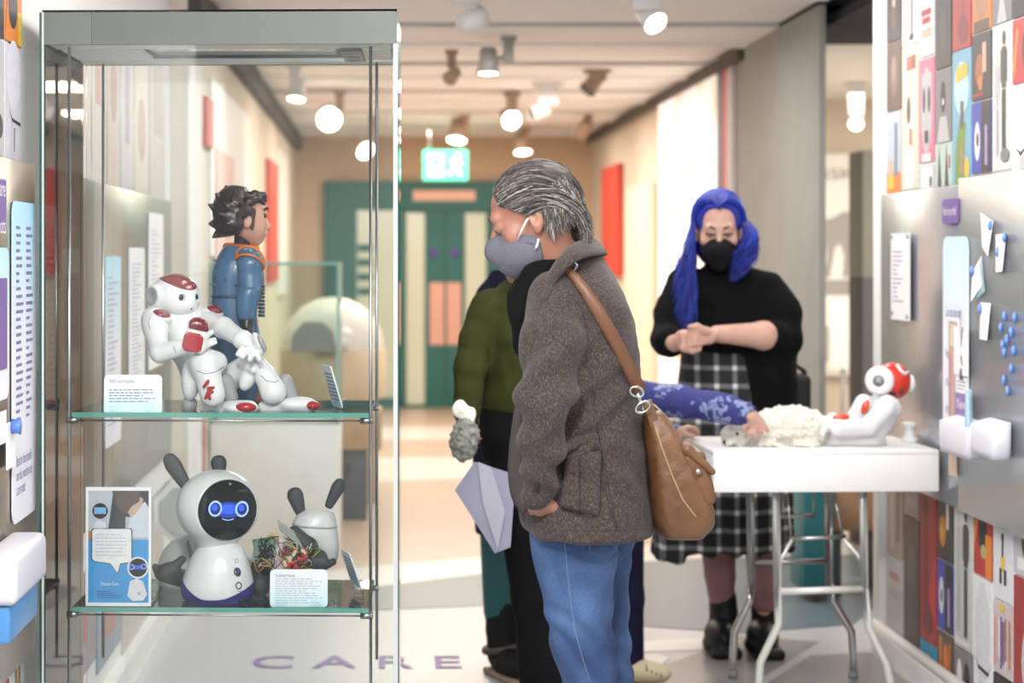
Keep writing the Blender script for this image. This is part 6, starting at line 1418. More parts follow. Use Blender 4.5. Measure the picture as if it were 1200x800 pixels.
# tweed coat
def tweed():
    m = bpy.data.materials.new('tweed'); m.use_nodes = True; nt = m.node_tree; bs = nt.nodes['Principled BSDF']; bs.inputs['Roughness'].default_value = .95; bs.inputs['Sheen Weight'].default_value = .12; bs.inputs['Specular IOR Level'].default_value = .2
    tc = nt.nodes.new('ShaderNodeTexCoord'); n1 = nt.nodes.new('ShaderNodeTexNoise'); n1.inputs['Scale'].default_value = 380; n1.inputs['Detail'].default_value = 6; n1.inputs['Roughness'].default_value = .7
    mp = nt.nodes.new('ShaderNodeMapping'); mp.inputs['Rotation'].default_value = (0, .7, 0); mp.inputs['Scale'].default_value = (1, 1, .45)
    r = nt.nodes.new('ShaderNodeValToRGB'); e = r.color_ramp.elements; e[0].position = .33; e[1].position = .68; e[0].color = (.02, .015, .0145, 1); e[1].color = (.135, .108, .098, 1); q = e.new(.5); q.color = (.042, .032, .03, 1)
    nt.links.new(tc.outputs['Object'], mp.inputs[0]); nt.links.new(mp.outputs[0], n1.inputs['Vector']); nt.links.new(n1.outputs['Fac'], r.inputs[0]); nt.links.new(r.outputs[0], bs.inputs['Base Color'])
    bp = nt.nodes.new('ShaderNodeBump'); bp.inputs['Strength'].default_value = .35; bp.inputs['Distance'].default_value = .004; nt.links.new(n1.outputs['Fac'], bp.inputs['Height']); nt.links.new(bp.outputs[0], bs.inputs['Normal'])
    return m
m_tweed = tweed(); m_tdark = mat('tweed_dark', (.02, .017, .016), .9)
def mring(y, l, r, bb, D=DM): return (Zc(y, D), (Xc(l, D) + Xc(r, D)) / 2, D + .01, (Xc(r, D) - Xc(l, D)) / 2, bb)
s = SDF(); s.loft([mring(*q) for q in ((290, 652, 704, .07), (302, 640, 709, .095), (316, 632, 717, .14), (335, 624, 728, .185), (360, 617, 739, .205), (400, 613, 747, .205), (450, 613, 750, .195), (500, 611, 754, .19), (550, 609, 758, .195), (590, 608, 762, .2), (624, 612, 763, .205))], n=2.25, k=0, rad=.012)
s.box(P(609, 617, 4.5) + np.array((-.667, 0, -.746)) * .3, (.3, .5, .5), .02, rotm(0, 131.8, 0), .02, 's')      # front edge curves away below the pocket
sl = [P(651, 350, 4.37), P(646, 400, 4.32), P(640, 470, 4.285), P(634, 530, 4.295), P(629, 577, 4.325)]
s.path(sl, [.066, .072, .06, .047, .038], .012)
s.path([P(668, 350, 4.66), P(658, 470, 4.72), P(632, 540, 4.70)], [.066, .07, .046], .02)
s.cap(P(652, 300, 4.48), P(645, 282, 4.46), .05, .06, .01, 's')
def coatfold(V):
    q = V - P(680, 400, 4.5); arm = np.exp(-((V[:, 1] - 4.28) / .1) ** 2)
    d = .0075 * vnoise(V * np.array((1.2, 1, .55)), 11, 3) + .003 * vnoise(V, 28, 8)
    zz = Zc(470, 4.285) - V[:, 2]; xx = V[:, 0] - Xc(644, 4.285)
    d += arm * .009 * np.sin((zz * 62 + xx * 55) + 2 * vnoise(V, 9, 6)) * np.exp(-(zz / .13) ** 2)
    d += arm * .006 * np.sin((zz * 75 - xx * 40) + 2 * vnoise(V, 9, 7)) * np.exp(-((zz - .17) / .1) ** 2)
    return d
coat = sdf_part('coat', s, .0042, m_tweed, man, disp=coatfold, smooth=1)
sf = Surf(coat)
def ribbon(name, T, Bm, m_, parent, thick=.006, sub=3):
    T = [P(*q) for q in T]; Bm = [P(*q) for q in Bm]
    def cr(pp):
        out = []
        for i in range(len(pp) - 1):
            a, b0, c, d = pp[max(i - 1, 0)], pp[i], pp[i + 1], pp[min(i + 2, len(pp) - 1)]
            for k in range(sub):
                t = k / sub; out.append(.5 * (2 * b0 + (c - a) * t + (2 * a - 5 * b0 + 4 * c - d) * t * t + (3 * b0 - a - 3 * c + d) * t ** 3))
        return out + [pp[-1]]
    T, Bm = cr(T), cr(Bm); nn = len(T); rows = 5; G = []
    for i in range(nn):
        for j in range(rows):
            t = j / (rows - 1); q = T[i] * (1 - t) + Bm[i] * t; q = q + np.array((0, -.012 * math.sin(math.pi * t) * .6, .006 * math.sin(math.pi * t))); G.append(q)
    V = np.array(G); Q = np.array([[i * rows + j, i * rows + j + 1, (i + 1) * rows + j + 1, (i + 1) * rows + j] for i in range(nn - 1) for j in range(rows - 1)])
    N = normals(V.astype(np.float32), Q); A, C = V + N * thick / 2, V - N * thick / 2; k = len(V)
    rim = [i * rows for i in range(nn)] + [(nn - 1) * rows + j for j in range(1, rows)] + [i * rows + rows - 1 for i in range(nn - 2, -1, -1)] + list(range(rows - 2, 0, -1))
    fs = Q.tolist() + (Q[:, ::-1] + k).tolist() + [[rim[i], rim[(i + 1) % len(rim)], rim[(i + 1) % len(rim)] + k, rim[i] + k] for i in range(len(rim))]
    b = MB(); b.poly(np.concatenate([A, C]), fs, True); return b.build(name, m_, parent)
ribbon('collar', [(636, 338, 4.345), (646, 317, 4.335), (659, 298, 4.345), (674, 286, 4.39), (689, 281, 4.47), (693, 281, 4.57), (678, 285, 4.66)], [(642, 347, 4.325), (652, 329, 4.31), (667, 312, 4.31), (685, 302, 4.345), (705, 299, 4.43), (710, 299, 4.57), (690, 302, 4.69)], m_tweed, coat, .008, 4)
ribbon('lapel', [(640, 338, 4.335), (630, 352, 4.33), (620, 372, 4.335), (612, 400, 4.35)], [(650, 332, 4.325), (643, 349, 4.3), (630, 368, 4.32), (616, 400, 4.345)], m_tweed, coat, .007, 4)
ribbon('front_edge', [(606, 465, 4.4), (599, 510, 4.4), (596, 550, 4.4), (600, 582, 4.4), (613, 604, 4.38)], [(616, 465, 4.39), (614, 510, 4.38), (614, 550, 4.38), (616, 575, 4.37), (624, 592, 4.36)], mat('coat_lining', (.05, .04, .038), .9), coat, .005, 4)
# pocket with flap and pleat, back seams, cuff strap
pk = patch('pocket', sf, [(663, 530), (655, 594), (703, 607), (705, 526)], 14, 12, .014, m_tweed, coat, 4.3)
sfp = Surf(coat, pk)
patch('pocket_flap', sfp, [(664, 513), (663, 538), (704, 526), (700, 505)], 6, 12, .02, m_tweed, coat, 4.3)
for pts in (((679, 537), (680, 603)), ((664, 540), (656, 590), (662, 598), (690, 607), (703, 600), (706, 530), (702, 526), (664, 539))): seam('pocket_seam_shade', sfp, pts, .0017, m_tdark, coat, 4.3, .0005)  # pocket stitching, drawn dark to stand in for shade under the flap
for pts in (((692, 430), (700, 500), (712, 560), (722, 622)), ((706, 560), (716, 600), (727, 624)), ((668, 345), (682, 362), (689, 395), (686, 430))): seam('coat_seam', sf, pts, .001, m_tdark, coat, 4.4, .0003)
patch('cuff_strap', sf, [(626, 563), (623, 576), (632, 582), (634, 562)], 4, 4, .004, m_tdark, coat, 4.3)
seam('hem_edge', sf, [(628, 604), (645, 619), (680, 621), (720, 620), (757, 619)], .002, m_tweed, coat, 4.4, 0)
# jeans
def denim():
    m = bpy.data.materials.new('denim'); m.use_nodes = True; nt = m.node_tree; bs = nt.nodes['Principled BSDF']; bs.inputs['Roughness'].default_value = .8
    tc = nt.nodes.new('ShaderNodeTexCoord'); a = nt.nodes.new('ShaderNodeTexNoise'); a.inputs['Scale'].default_value = 7; a.inputs['Detail'].default_value = 4
    f = nt.nodes.new('ShaderNodeTexNoise'); f.inputs['Scale'].default_value = 420; mp = nt.nodes.new('ShaderNodeMapping'); mp.inputs['Scale'].default_value = (1, 1, .3)
    r = nt.nodes.new('ShaderNodeValToRGB'); e = r.color_ramp.elements; e[0].position = .34; e[1].position = .7; e[0].color = (.006, .02, .078, 1); e[1].color = (.055, .115, .25, 1)
    r2 = nt.nodes.new('ShaderNodeMix'); r2.data_type = 'RGBA'; r2.blend_type = 'OVERLAY'; r2.inputs[0].default_value = .45
    nt.links.new(tc.outputs['Object'], a.inputs['Vector']); nt.links.new(tc.outputs['Object'], mp.inputs[0]); nt.links.new(mp.outputs[0], f.inputs['Vector']); nt.links.new(a.outputs['Fac'], r.inputs[0])
    nt.links.new(r.outputs[0], r2.inputs[6]); nt.links.new(f.outputs['Fac'], r2.inputs[7]); nt.links.new(r2.outputs[2], bs.inputs['Base Color'])
    return m
m_denim = denim(); m_stitch = mat('denim_stitch', (.12, .17, .27), .8)
def lring(y, l, r, D, bb): return (Zc(y, D), (Xc(l, D) + Xc(r, D)) / 2, D, (Xc(r, D) - Xc(l, D)) / 2, bb)
s = SDF(); DL, DRg = 4.475, 4.61
s.loft([lring(*q) for q in ((575, 640, 716, DL, .08), (600, 628, 722, DL, .095), (620, 619, 726, DL, .104), (640, 620, 724, DL, .104), (680, 631, 720, DL, .092), (710, 638, 718, DL, .085), (755, 645, 720, DL, .08), (797, 657, 723, DL, .072), (860, 664, 724, DL, .066), (958, 668, 724, DL, .062), (1066, 668, 728, DL, .066))], k=.01, rad=.006)
s.loft([lring(*q) for q in ((575, 650, 744, DRg, .11), (620, 650, 746, DRg, .11), (671, 664, 739, DRg, .09), (704, 670, 735, DRg, .082), (745, 674, 738, DRg, .078), (797, 682, 741, DRg, .07), (860, 688, 742, DRg, .066), (958, 690, 744, DRg, .062), (1040, 690, 748, DRg, .066))], k=.012, rad=.006)
def jfold(V):
    z = V[:, 2]; d = .0035 * vnoise(V * np.array((1, 1, .6)), 14, 2)
    d += .0045 * np.sin(z * 80 + V[:, 0] * 60 + 2.5 * vnoise(V, 8, 3)) * (np.exp(-((z - .66) / .05) ** 2) + np.exp(-((z - .52) / .08) ** 2) + .5 * np.exp(-((z - .82) / .06) ** 2))
    return d
jeans = sdf_part('jeans', s, .0045, m_denim, man, disp=jfold)
sf = Surf(jeans)
seam('outer_seam', sf, [(661, 625), (664, 660), (668, 700), (674, 740), (684, 775), (692, 800)], .0011, m_stitch, jeans, 4.35, .0002, 6)
bp = patch('back_pocket', sf, [(689, 620), (689, 648), (713, 659), (729, 646)], 6, 6, .003, m_denim, jeans, 4.35)
sfb = Surf(jeans, bp)
for o_ in (0, 1.6): seam('pocket_stitch', sfb, [(690 + o_, 624), (690 + o_, 647 - o_), (713, 658 - o_ * 1.3), (728 - o_, 646 - o_)], .0009, m_stitch, jeans, 4.35, .0012, 5)
patch('dark_label', sfb, [(690.5, 631), (690.5, 636), (727, 636), (727, 631)], 3, 10, .002, mat('dark_tape', (.02, .022, .04), .7), jeans, 4.35)
for q in ((Xc(690, DL), DL), (Xc(716, DRg), DRg)):
    s = SDF(); s.ell((q[0] - .1, q[1], .05), (.15, .05, .045), None, 0); s.cap((q[0], q[1], .06), (q[0] - .01, q[1], .09), .045, .045, .02); s.box((q[0], q[1], -.05), (.5, .3, .05), .001, None, 0, 's'); sdf_part('shoe', s, .006, mat('shoe_brown', (.08, .05, .035), .5), man)

# ---------------------------------------------------------------- leather shoulder bag on the back of the man
def leather():
    return mat('leather', (.085, .034, .012), .45, noise=(9, (.14, .062, .023), .35, .7), bump=(60, .25))
m_lea = leather(); m_lead = mat('leather_dark', (.12, .055, .026), .5); m_thread = mat('thread_pale', (.36, .24, .13), .7); m_strap = mat('strap_leather', (.125, .053, .023), .45)
DBg = 4.5
bag = thing('shoulder_bag', 'brown leather shoulder bag hanging behind the man from a strap', 'bag', P(790, 623, DBg))
s = SDF(); s.loft([lring(*q) for q in ((474, 752, 768, DBg, .13), (486, 746, 778, DBg, .15), (505, 749, 790, DBg, .16), (530, 752, 803, DBg, .165), (560, 755, 817, DBg, .17), (590, 758, 829, DBg, .17), (608, 761, 829, DBg, .165), (622, 768, 814, DBg, .155))], n=4.5, k=0, rad=.008)
s.ell(P(758, 474, DBg), (.016, .12, .02), None, .004, 's')
body = sdf_part('bag_body', s, .0042, m_lea, bag, disp=lambda V: .004 * vnoise(V * np.array((1, 1, .5)), 14, 5) + .0015 * vnoise(V, 50, 6))
sf = Surf(body)
seam('stitched_edge', sf, [(768, 500), (776, 525), (787, 555), (800, 585), (816, 606)], .0014, m_thread, body, 4.35, .0003, 4)
s = SDF(); s.box(P(811, 556, 4.44), (.028, .1, .062), .014, rotm(0, -14, 0), 0); sdf_part('front_pocket', s, .004, m_lea, bag, disp=lambda V: .003 * vnoise(V, 18, 5))
s = SDF(); s.path([P(797, 527, 4.36), P(805, 526, 4.35), P(827, 546, 4.35)], [.012, .013, .009], .006); s.path([P(797, 527, 4.48), P(805, 526, 4.48), P(827, 546, 4.48)], [.012, .013, .009], .006); s.box(P(814, 536, 4.42), (.042, .085, .007), .005, rotm(0, 41, 0), .008); fl = sdf_part('pocket_flap', s, .0032, m_lea, bag)
b = MB(); b.cyl(P(818, 552, 4.33), P(819, 553, 4.325), .006, 12); b.build('stud', m_steel, fl)
# tab, rings and strap
b = MB(); b.box(P(764, 488, 4.36), (.022, .012, .075), rot=(0, R(-18), 0), bevel=.003); b.build('strap_tab', m_lead, bag)
m_chrome = mat('chrome', (.5, .49, .48), .2, metal=1)
def ring_(c, r, tilt, nm='metal_ring'):
    b = MB(); b.tube([np.array(c) + np.array((r[0] * math.cos(a) * math.cos(tilt), -.004 * math.sin(a), r[1] * math.sin(a) + r[0] * math.cos(a) * math.sin(tilt))) for a in np.linspace(0, 2 * math.pi, 17)[:-1]], .0028, 8, closed=True); return b.build(nm, m_chrome, bag)
ring_(P(753, 477, 4.33), (.016, .012), .3); ring_(P(746, 459, 4.325), (.015, .011), -.2)
b = MB(); b.tube([P(747, 461, 4.325), P(752, 474, 4.33)], .0045, 10); b.build('snap_hook', m_chrome, bag)
sfc = Surf(coat, *[o for o in coat.children] if False else [])
sp = [(664, 319), (672, 327), (684, 341), (697, 360), (709, 381), (721, 403), (733, 428), (741, 448), (745, 456)]
b = MB(); vs = []; fs = []; rows_ = []
Lw = [4, 5, 6.2, 6.8, 6.8, 6.8, 6.5, 6.2, 6]
for i, (x, y) in enumerate(sp):
    x0, y0 = sp[max(i - 1, 0)]; x1, y1 = sp[min(i + 1, len(sp) - 1)]; dx, dy = x1 - x0, y1 - y0; l = math.hypot(dx, dy); nx, ny = -dy / l, dx / l
    row = []
    for u in (-1, 0, 1):
        q, n_ = sfc.at(x + nx * Lw[i] * u, y + ny * Lw[i] * u, .006, 4.33); row.append(q)
    # keep the strap taut: never nearer than its middle line by more than a little
    rows_.append(row)
for _ in range(3):
    yy = [[p.y for p in r_] for r_ in rows_]
    for i in range(1, len(rows_) - 1):
        for u in range(3): rows_[i][u].y = min(yy[i][u], (yy[i - 1][u] + yy[i + 1][u]) / 2, sum(yy[i]) / 3 + .002)
for row in rows_:
    ym = min(p.y for p in row) - .002
    for p in row: p.y = ym
for row in rows_: vs += row + [p + Vector((0, .004, 0)) for p in row]
for i in range(len(sp) - 1):
    a, c = i * 6, (i + 1) * 6
    fs += [[a, a + 1, c + 1, c], [a + 1, a + 2, c + 2, c + 1], [a + 3, c + 3, c + 4, a + 4], [a + 4, c + 4, c + 5, a + 5], [a, c, c + 3, a + 3], [a + 2, a + 5, c + 5, c + 2]]
b.poly(vs, fs, True); b.build('strap', m_strap, bag)
b = MB(); q, _ = sfc.at(665, 317, .009, 4.33); hw, hh = .021, .012
b.tube([q + Vector((u * hw, -.0, v * hh + u * .003)) for u, v in ((-1, -.3), (-.6, -1), (.7, -1), (1, -.1), (.6, .9), (-.7, 1))], .0032, 8, closed=True); b.build('buckle', m_chrome, bag)

# ======================= woman with blue hair
DW = 7.5
WH_ = basis((-.13, -.95, -.24)); wc = P(842, 268, 7.4); wk = 1.04
s = SDF(); L = head_sdf(s, wc, WH_, wk, jaw=1.05)
s.cap(L(0, -.02, -.05), P(848, 322, DW), .052, .06, .03)
s.loft([(Zc(y, DW), Xc(x, DW), DW, a, bb) for y, x, a, bb in ((325, 850, .11, .07), (365, 858, .16, .12), (420, 862, .18, .14), (500, 862, .19, .15), (590, 858, .2, .16))], k=.04)
lw, rw = P(840, 391, 7.22), P(790, 402, 7.24)
s.path([P(892, 352, 7.46), P(916, 395, 7.38), P(895, 393, 7.28), lw], [.045, .048, .05, .031], .02)
s.path([P(808, 350, 7.46), P(780, 398, 7.36), rw], [.045, .044, .032], .02)
# clasped hands: one closed over the other
s.ell(P(803, 399, 7.2), (.044, .028, .04), rotm(0, 20, 0), .02); s.ell(P(825, 393, 7.18), (.05, .026, .034), rotm(0, 8, 0), .02)
for i in range(4):
    y = 386.5 + 5.4 * i; x0 = 823 - .8 * i
    s.path([P(x0 + 3, y - 1, 7.165), P(x0 - 7, y + .5, 7.145), P(x0 - 14, y + 2, 7.155), P(x0 - 17, y + 4.5, 7.175)], [.0105, .0100, .0095, .008], .005)
    s.path([P(797 + 1.5 * i, 390 + 5 * i, 7.17), P(803 + 1.5 * i, 391 + 5 * i, 7.17)], [.0105, .009], .006)
s.path([P(828, 388, 7.15), P(817, 382, 7.14), P(808, 383, 7.145)], [.014, .011, .009], .008); s.path([P(800, 408, 7.17), P(811, 411, 7.16), P(820, 409, 7.16)], [.014, .0115, .009], .008)
for hip, kn, an in ((P(838, 590, 7.5), P(841, 650, 7.5), P(846, 712, 7.54)), (P(888, 590, 7.5), P(893, 650, 7.5), P(896, 715, 7.5))): s.path([hip, kn, an], [.08, .045, .036], .03)
woman = sdf_part('person', s, .0055, m_skin2, None); tag(woman, 'blue haired woman in black sweater, mask and plaid dress standing behind table', 'person')
eyes(L, WH_, wk, woman, mat('brow_dark', (.05, .03, .03), .8))
for sx in (-1, 1):
    b = MB(); b.tube([L(sx * .014, .0905, -.001), L(sx * .031, .0945, .0045), L(sx * .048, .0815, .001)], .0026, 6); b.build('eyelashes', m_black, woman)
for sx in (-1, 1):
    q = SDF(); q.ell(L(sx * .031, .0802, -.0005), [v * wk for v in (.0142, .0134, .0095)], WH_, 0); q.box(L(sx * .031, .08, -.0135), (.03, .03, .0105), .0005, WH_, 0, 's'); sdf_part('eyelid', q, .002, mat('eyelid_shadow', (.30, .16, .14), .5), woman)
m_maskb = mat('mask_black', (.007, .007, .008), .9, spec=.2)
s = SDF(); s.ell(L(0, .045, -.066), [q * wk for q in (.067, .074, .062)], WH_, 0); s.cap(L(0, .1, -.02), L(0, .118, -.05), .016, .022, .03); s.cap(L(0, .116, -.05), L(0, .088, -.105), .026, .03, .03)
s.box(L(0, -.035, -.06), (.2, .05, .2), .004, WH_ @ rotm(14, 0, 0), .004, 's'); s.box(L(0, .03, .046), (.2, .2, .056), .004, WH_ @ rotm(-6, 0, 0), .006, 's')
sdf_part('face_mask', s, .004, m_maskb, woman)
hb = [mat('hair_blue', (.003, .014, .26), .45), mat('hair_blue_dark', (.002, .007, .12), .5), mat('hair_blue_bright', (.005, .05, .42), .45), mat('hair_violet', (.06, .05, .36), .45)]
s = SDF(); s.ell(L(0, -.02, .038), [q * wk for q in (.086, .104, .094)], WH_, 0); s.ell(L(0, -.055, -.05), [q * wk for q in (.088, .06, .11)], WH_, .04)
s.box(L(0, .105, -.02), (.068, .062, .118), .04, WH_, .012, 's')
hair = sdf_part('hair', s, .0055, [hb[0]], woman)
rg = np.random.default_rng(5); n = 2400; m = 16
sd = np.where(rg.random(n) < .5, -1.0, 1.0)        # which side of the parting
y0 = rg.uniform(-.08, .092, n); v = rg.random(n)
t = np.linspace(0, 1, m)[None, :]; a = np.clip(t / .38, 0, 1) * R(96)
lift = rg.uniform(0, .014, n)[:, None]; t0_ = np.clip(t / .38, 0, 1) ** .6; Yt = y0[:, None] - np.maximum(y0[:, None] - .015, 0) * t0_; cc = np.sqrt(np.clip(1 - (Yt / .118) ** 2, .1, 1))
X = sd[:, None] * (.084 * (.8 + .2 * cc) + lift) * np.sin(a); Z = (.098 * cc + lift) * np.cos(a) + .03
# the front locks sweep back from the face before they fall
Y = Yt + .03 * np.clip((t - .3) / .3, 0, 1) * (y0[:, None] > .02) - .012
ln = np.where(sd > 0, rg.uniform(.16, .36, n), rg.uniform(.12, .26, n))[:, None]; dr = np.clip((t - .38) / .62, 0, 1)
PTS = L(0, 0, 0)[None, None, :] + (np.stack([X, Y, Z], 2) * wk) @ WH_.T
down = np.zeros_like(PTS); down[:, :, 2] = -ln * dr
# viewer's left lock (local +x side may be either): decide by world x
wl = (PTS[:, m // 2, 0] < wc[0])
down[:, :, 0] = np.where(wl[:, None], -.075 * dr ** 1.3 * rg.random(n)[:, None], .05 * np.sin(dr * 3.0) * rg.random(n)[:, None] - .05 * dr ** 3)
down[:, :, 2] *= np.where(wl, 1.15, .8)[:, None]
down[:, :, 1] = -.05 * dr * rg.random(n)[:, None]
ph = rg.uniform(0, 6, n)[:, None]; down[:, :, 0] += .006 * dr * np.sin(dr * 9 + ph)
W = PTS + down
u = rg.random(n); mi = np.where(u < .45, 0, np.where(u < .7, 1, np.where(u < .96, 2, 3)))
strand_mesh('hair_strands', W, .0028, hb, mi, hair)['kind'] = 'stuff'
b = MB(); b.tube([L(.002 * math.sin(9 * y_), y_ - .012, .03 + .1045 * math.sqrt(max(.05, 1 - (y_ / .118) ** 2))) for y_ in np.linspace(-.05, .095, 12)], .0042, 8); b.build('parting', mat('hair_root_dark', (.002, .003, .03), .7), hair)
# sweater, dress
def wring(y, l, r, bb): return (Zc(y, DW), (Xc(l, DW) + Xc(r, DW)) / 2, DW, (Xc(r, DW) - Xc(l, DW)) / 2, bb)
s = SDF(); s.loft([wring(*q) for q in ((304, 830, 866, .065), (312, 822, 880, .085), (322, 808, 897, .12), (345, 798, 913, .155), (375, 795, 920, .175), (400, 797, 924, .175), (412, 798, 926, .17))], k=0)
s.loft([wring(*q) for q in ((395, 848, 928, .175), (440, 847, 932, .185), (500, 846, 934, .19), (540, 846, 934, .19))], k=.02, n=2.6)
s.path([P(896, 343, 7.46), P(912, 366, 7.43), P(920, 396, 7.38)], [.08, .078, .066], .04); s.cap(P(920, 397, 7.37), P(902, 395, 7.3), .062, .058, .02)
s.path([P(805, 335, 7.45), P(790, 368, 7.42), P(781, 398, 7.36)], [.075, .068, .06], .03); s.cap(P(781, 398, 7.35), P(786, 401, 7.28), .058, .056, .02)
s.cap(P(848, 300, 7.45), P(848, 312, 7.45), .062, .07, .02)
s.ell(L(0, .0, -.06), [q * wk for q in (.075, .085, .07)], WH_, .01, 's')
s.path([lw, P(893, 393, 7.24)], [.036, .056], .0, 's'); s.path([P(786, 401, 7.2), P(800, 402, 7.2)], [.043, .043], .0, 's')
sdf_part('sweater', s, .0055, m_blk, woman, disp=lambda V: .006 * vnoise(V, 13, 4) + .003 * vnoise(V, 30, 5))
def plaid():
    m = bpy.data.materials.new('plaid'); m.use_nodes = True; nt = m.node_tree; bs = nt.nodes['Principled BSDF']; bs.inputs['Roughness'].default_value = .85
    tc = nt.nodes.new('ShaderNodeTexCoord'); sp = nt.nodes.new('ShaderNodeSeparateXYZ'); nt.links.new(tc.outputs['Object'], sp.inputs[0])
    def stripe(src, period, width, soft):
        mu = nt.nodes.new('ShaderNodeMath'); mu.operation = 'MULTIPLY'; mu.inputs[1].default_value = 1 / period; nt.links.new(src, mu.inputs[0])
        fr = nt.nodes.new('ShaderNodeMath'); fr.operation = 'FRACT'; nt.links.new(mu.outputs[0], fr.inputs[0])
        su = nt.nodes.new('ShaderNodeMath'); su.operation = 'SUBTRACT'; su.inputs[1].default_value = .5; nt.links.new(fr.outputs[0], su.inputs[0])
        ab = nt.nodes.new('ShaderNodeMath'); ab.operation = 'ABSOLUTE'; nt.links.new(su.outputs[0], ab.inputs[0])
        mr = nt.nodes.new('ShaderNodeMapRange'); mr.inputs['From Min'].default_value = width + soft; mr.inputs['From Max'].default_value = width; nt.links.new(ab.outputs[0], mr.inputs[0]); return mr.outputs[0]
    A = stripe(sp.outputs[0], .066, .10, .06); Bz = stripe(sp.outputs[2], .066, .10, .06)
    ad = nt.nodes.new('ShaderNodeMath'); ad.operation = 'ADD'; nt.links.new(A, ad.inputs[0]); nt.links.new(Bz, ad.inputs[1])
    r = nt.nodes.new('ShaderNodeValToRGB'); e = r.color_ramp.elements; e[0].color = (.012, .012, .014, 1); e[1].color = (.62, .62, .64, 1); q = e.new(.5); q.color = (.13, .13, .14, 1)
    hf = nt.nodes.new('ShaderNodeMath'); hf.operation = 'MULTIPLY'; hf.inputs[1].default_value = .5; nt.links.new(ad.outputs[0], hf.inputs[0]); nt.links.new(hf.outputs[0], r.inputs[0]); nt.links.new(r.outputs[0], bs.inputs['Base Color'])
    return m
s = SDF(); s.loft([wring(*q) for q in ((400, 800, 900, .15), (440, 796, 915, .17), (500, 788, 922, .185), (560, 780, 926, .2), (610, 774, 926, .21), (642, 770, 928, .22))], k=0, n=2.3); s.box(P(785, 632, 7.43), (.048, .1, .075), .02, rotm(0, 8, 0), .02)
sdf_part('plaid_dress', s, .006, plaid(), woman, disp=lambda V: .008 * np.sin(np.arctan2(V[:, 1] - DW, V[:, 0] - Xc(850, DW)) * 15 + 1.5 * vnoise(V, 4, 3)) * np.clip((Zc(440, DW) - V[:, 2]) / .5, 0, 1))
m_tights = mat('tights_rose', (.26, .13, .13), .6)
for kn, an in ((P(841, 632, 7.5), P(846, 706, 7.54)), (P(893, 632, 7.5), P(896, 706, 7.5))):
    s = SDF(); s.cap(kn, kn * .45 + an * .55, .067, .058, .01); s.cap(kn * .45 + an * .55, an, .058, .047, .01); sdf_part('tights', s, .005, m_tights, woman)
m_boot = mat('boot_black', (.008, .008, .009), .5, spec=.3)
for an, yb in ((P(847, 700, 7.54), 7.58), (P(896, 702, 7.52), 7.52)):
    x, y = an[0], an[1]; s = SDF(); s.cap((x, y, an[2]), (x + .006, y, .1), .052, .056, .02); s.ell((x - .022, y - .07, .07), (.058, .12, .055), None, .02); s.ell((x - .03, y - .1, .04), (.062, .09, .04), None, .01); s.box((x - .015, y - .07, .02), (.056, .13, .02), .015, None, .006); s.box((x, y, -.05), (.4, .4, .05), .001, None, 0, 's'); sdf_part('boot', s, .005, m_boot, woman)
# dark shoulder bag at the side of the woman
sb = thing('handbag', 'black handbag with a curved handle hanging beside the woman, right', 'bag', P(936, 480, 7.7))
s = SDF(); s.box(P(933, 468, 7.72), (.045, .08, .1), .02, None, 0); sdf_part('bag_body', s, .006, m_black if False else mat('black_leather', (.012, .012, .013), .4), sb)
b = MB(); b.tube([P(922, 452, 7.72), P(924, 436, 7.72), P(933, 428, 7.72), P(942, 434, 7.72), P(945, 452, 7.72)], .011, 8); b.build('handle', MATS['black_leather'], sb)

# ======================= person in green sweater, seen from behind
DG = 6.2
GB = basis((-.35, .9, -.1)); gc = P(617, 284, 6.18)
m_hairn = mat('hair_brown', (.03, .016, .012), .5, noise=(80, (.06, .035, .025)))
s = SDF(); L = head_sdf(s, gc, GB, 1.0)
s.cap(L(0, -.02, -.05), P(614, 345, DG), .05, .055, .03)
s.loft([(Zc(y, DG), Xc(x, DG), DG, a, bb) for y, x, a, bb in ((350, 612, .1, .07), (400, 612, .13, .1), (470, 610, .13, .1), (520, 612, .14, .11))], k=.03)
s.path([P(570, 365, 6.17), P(556, 425, 6.12), P(548, 470, 6.06)], [.045, .04, .028], .02); curl_hand(s, P(550, 470, 6.09), P(549, 482, 6.09), (-1, 0, 0), (0, -1, 0), .009, .9, .8)
s.path([P(655, 365, 6.17), P(668, 425, 6.2), P(660, 470, 6.12)], [.045, .04, .028], .02); curl_hand(s, P(660, 470, 6.12), P(655, 480, 6.1), (1, 0, 0), (0, -1, 0), .009, .8)
for x0, x1, dd in ((598, 626, 6.18), (640, 652, 6.24)):
    an = P(x1, 840, dd); an[2] = .09; s.path([P(x0, 520, dd), P((x0 + x1) / 2 + 4, 670, dd), an], [.06, .04, .035], .03)
green = sdf_part('person', s, .006, m_skin, None); tag(green, 'person in olive green sweater and black trousers seen from behind, beside the man', 'person')
s = SDF(); s.ell(loc(gc, GB, 0, -.022, .03), (.09, .105, .1), GB, 0); s.ell(loc(gc, GB, 0, -.06, -.06), (.08, .06, .09), GB, .04); s.box(loc(gc, GB, 0, .12, -.04), (.2, .07, .1), .03, GB, .01, 's'); sdf_part('hair', s, .005, m_hairn, green, disp=lambda V: .003 * vnoise(V * np.array((1, 1, .25)), 90, 2))
m_green = mat('olive_knit', (.033, .037, .007), .95, noise=(14, (.025, .028, .0055)), spec=.2, bump=(200, .2))
def gring(y, l, r, bb): return (Zc(y, DG), (Xc(l, DG) + Xc(r, DG)) / 2, DG, (Xc(r, DG) - Xc(l, DG)) / 2, bb)
s = SDF(); s.loft([gring(*q) for q in ((327, 596, 640, .06), (338, 580, 655, .085), (355, 568, 666, .115), (385, 562, 670, .14), (430, 562, 668, .145), (465, 560, 666, .14), (480, 562, 664, .135))], k=0)
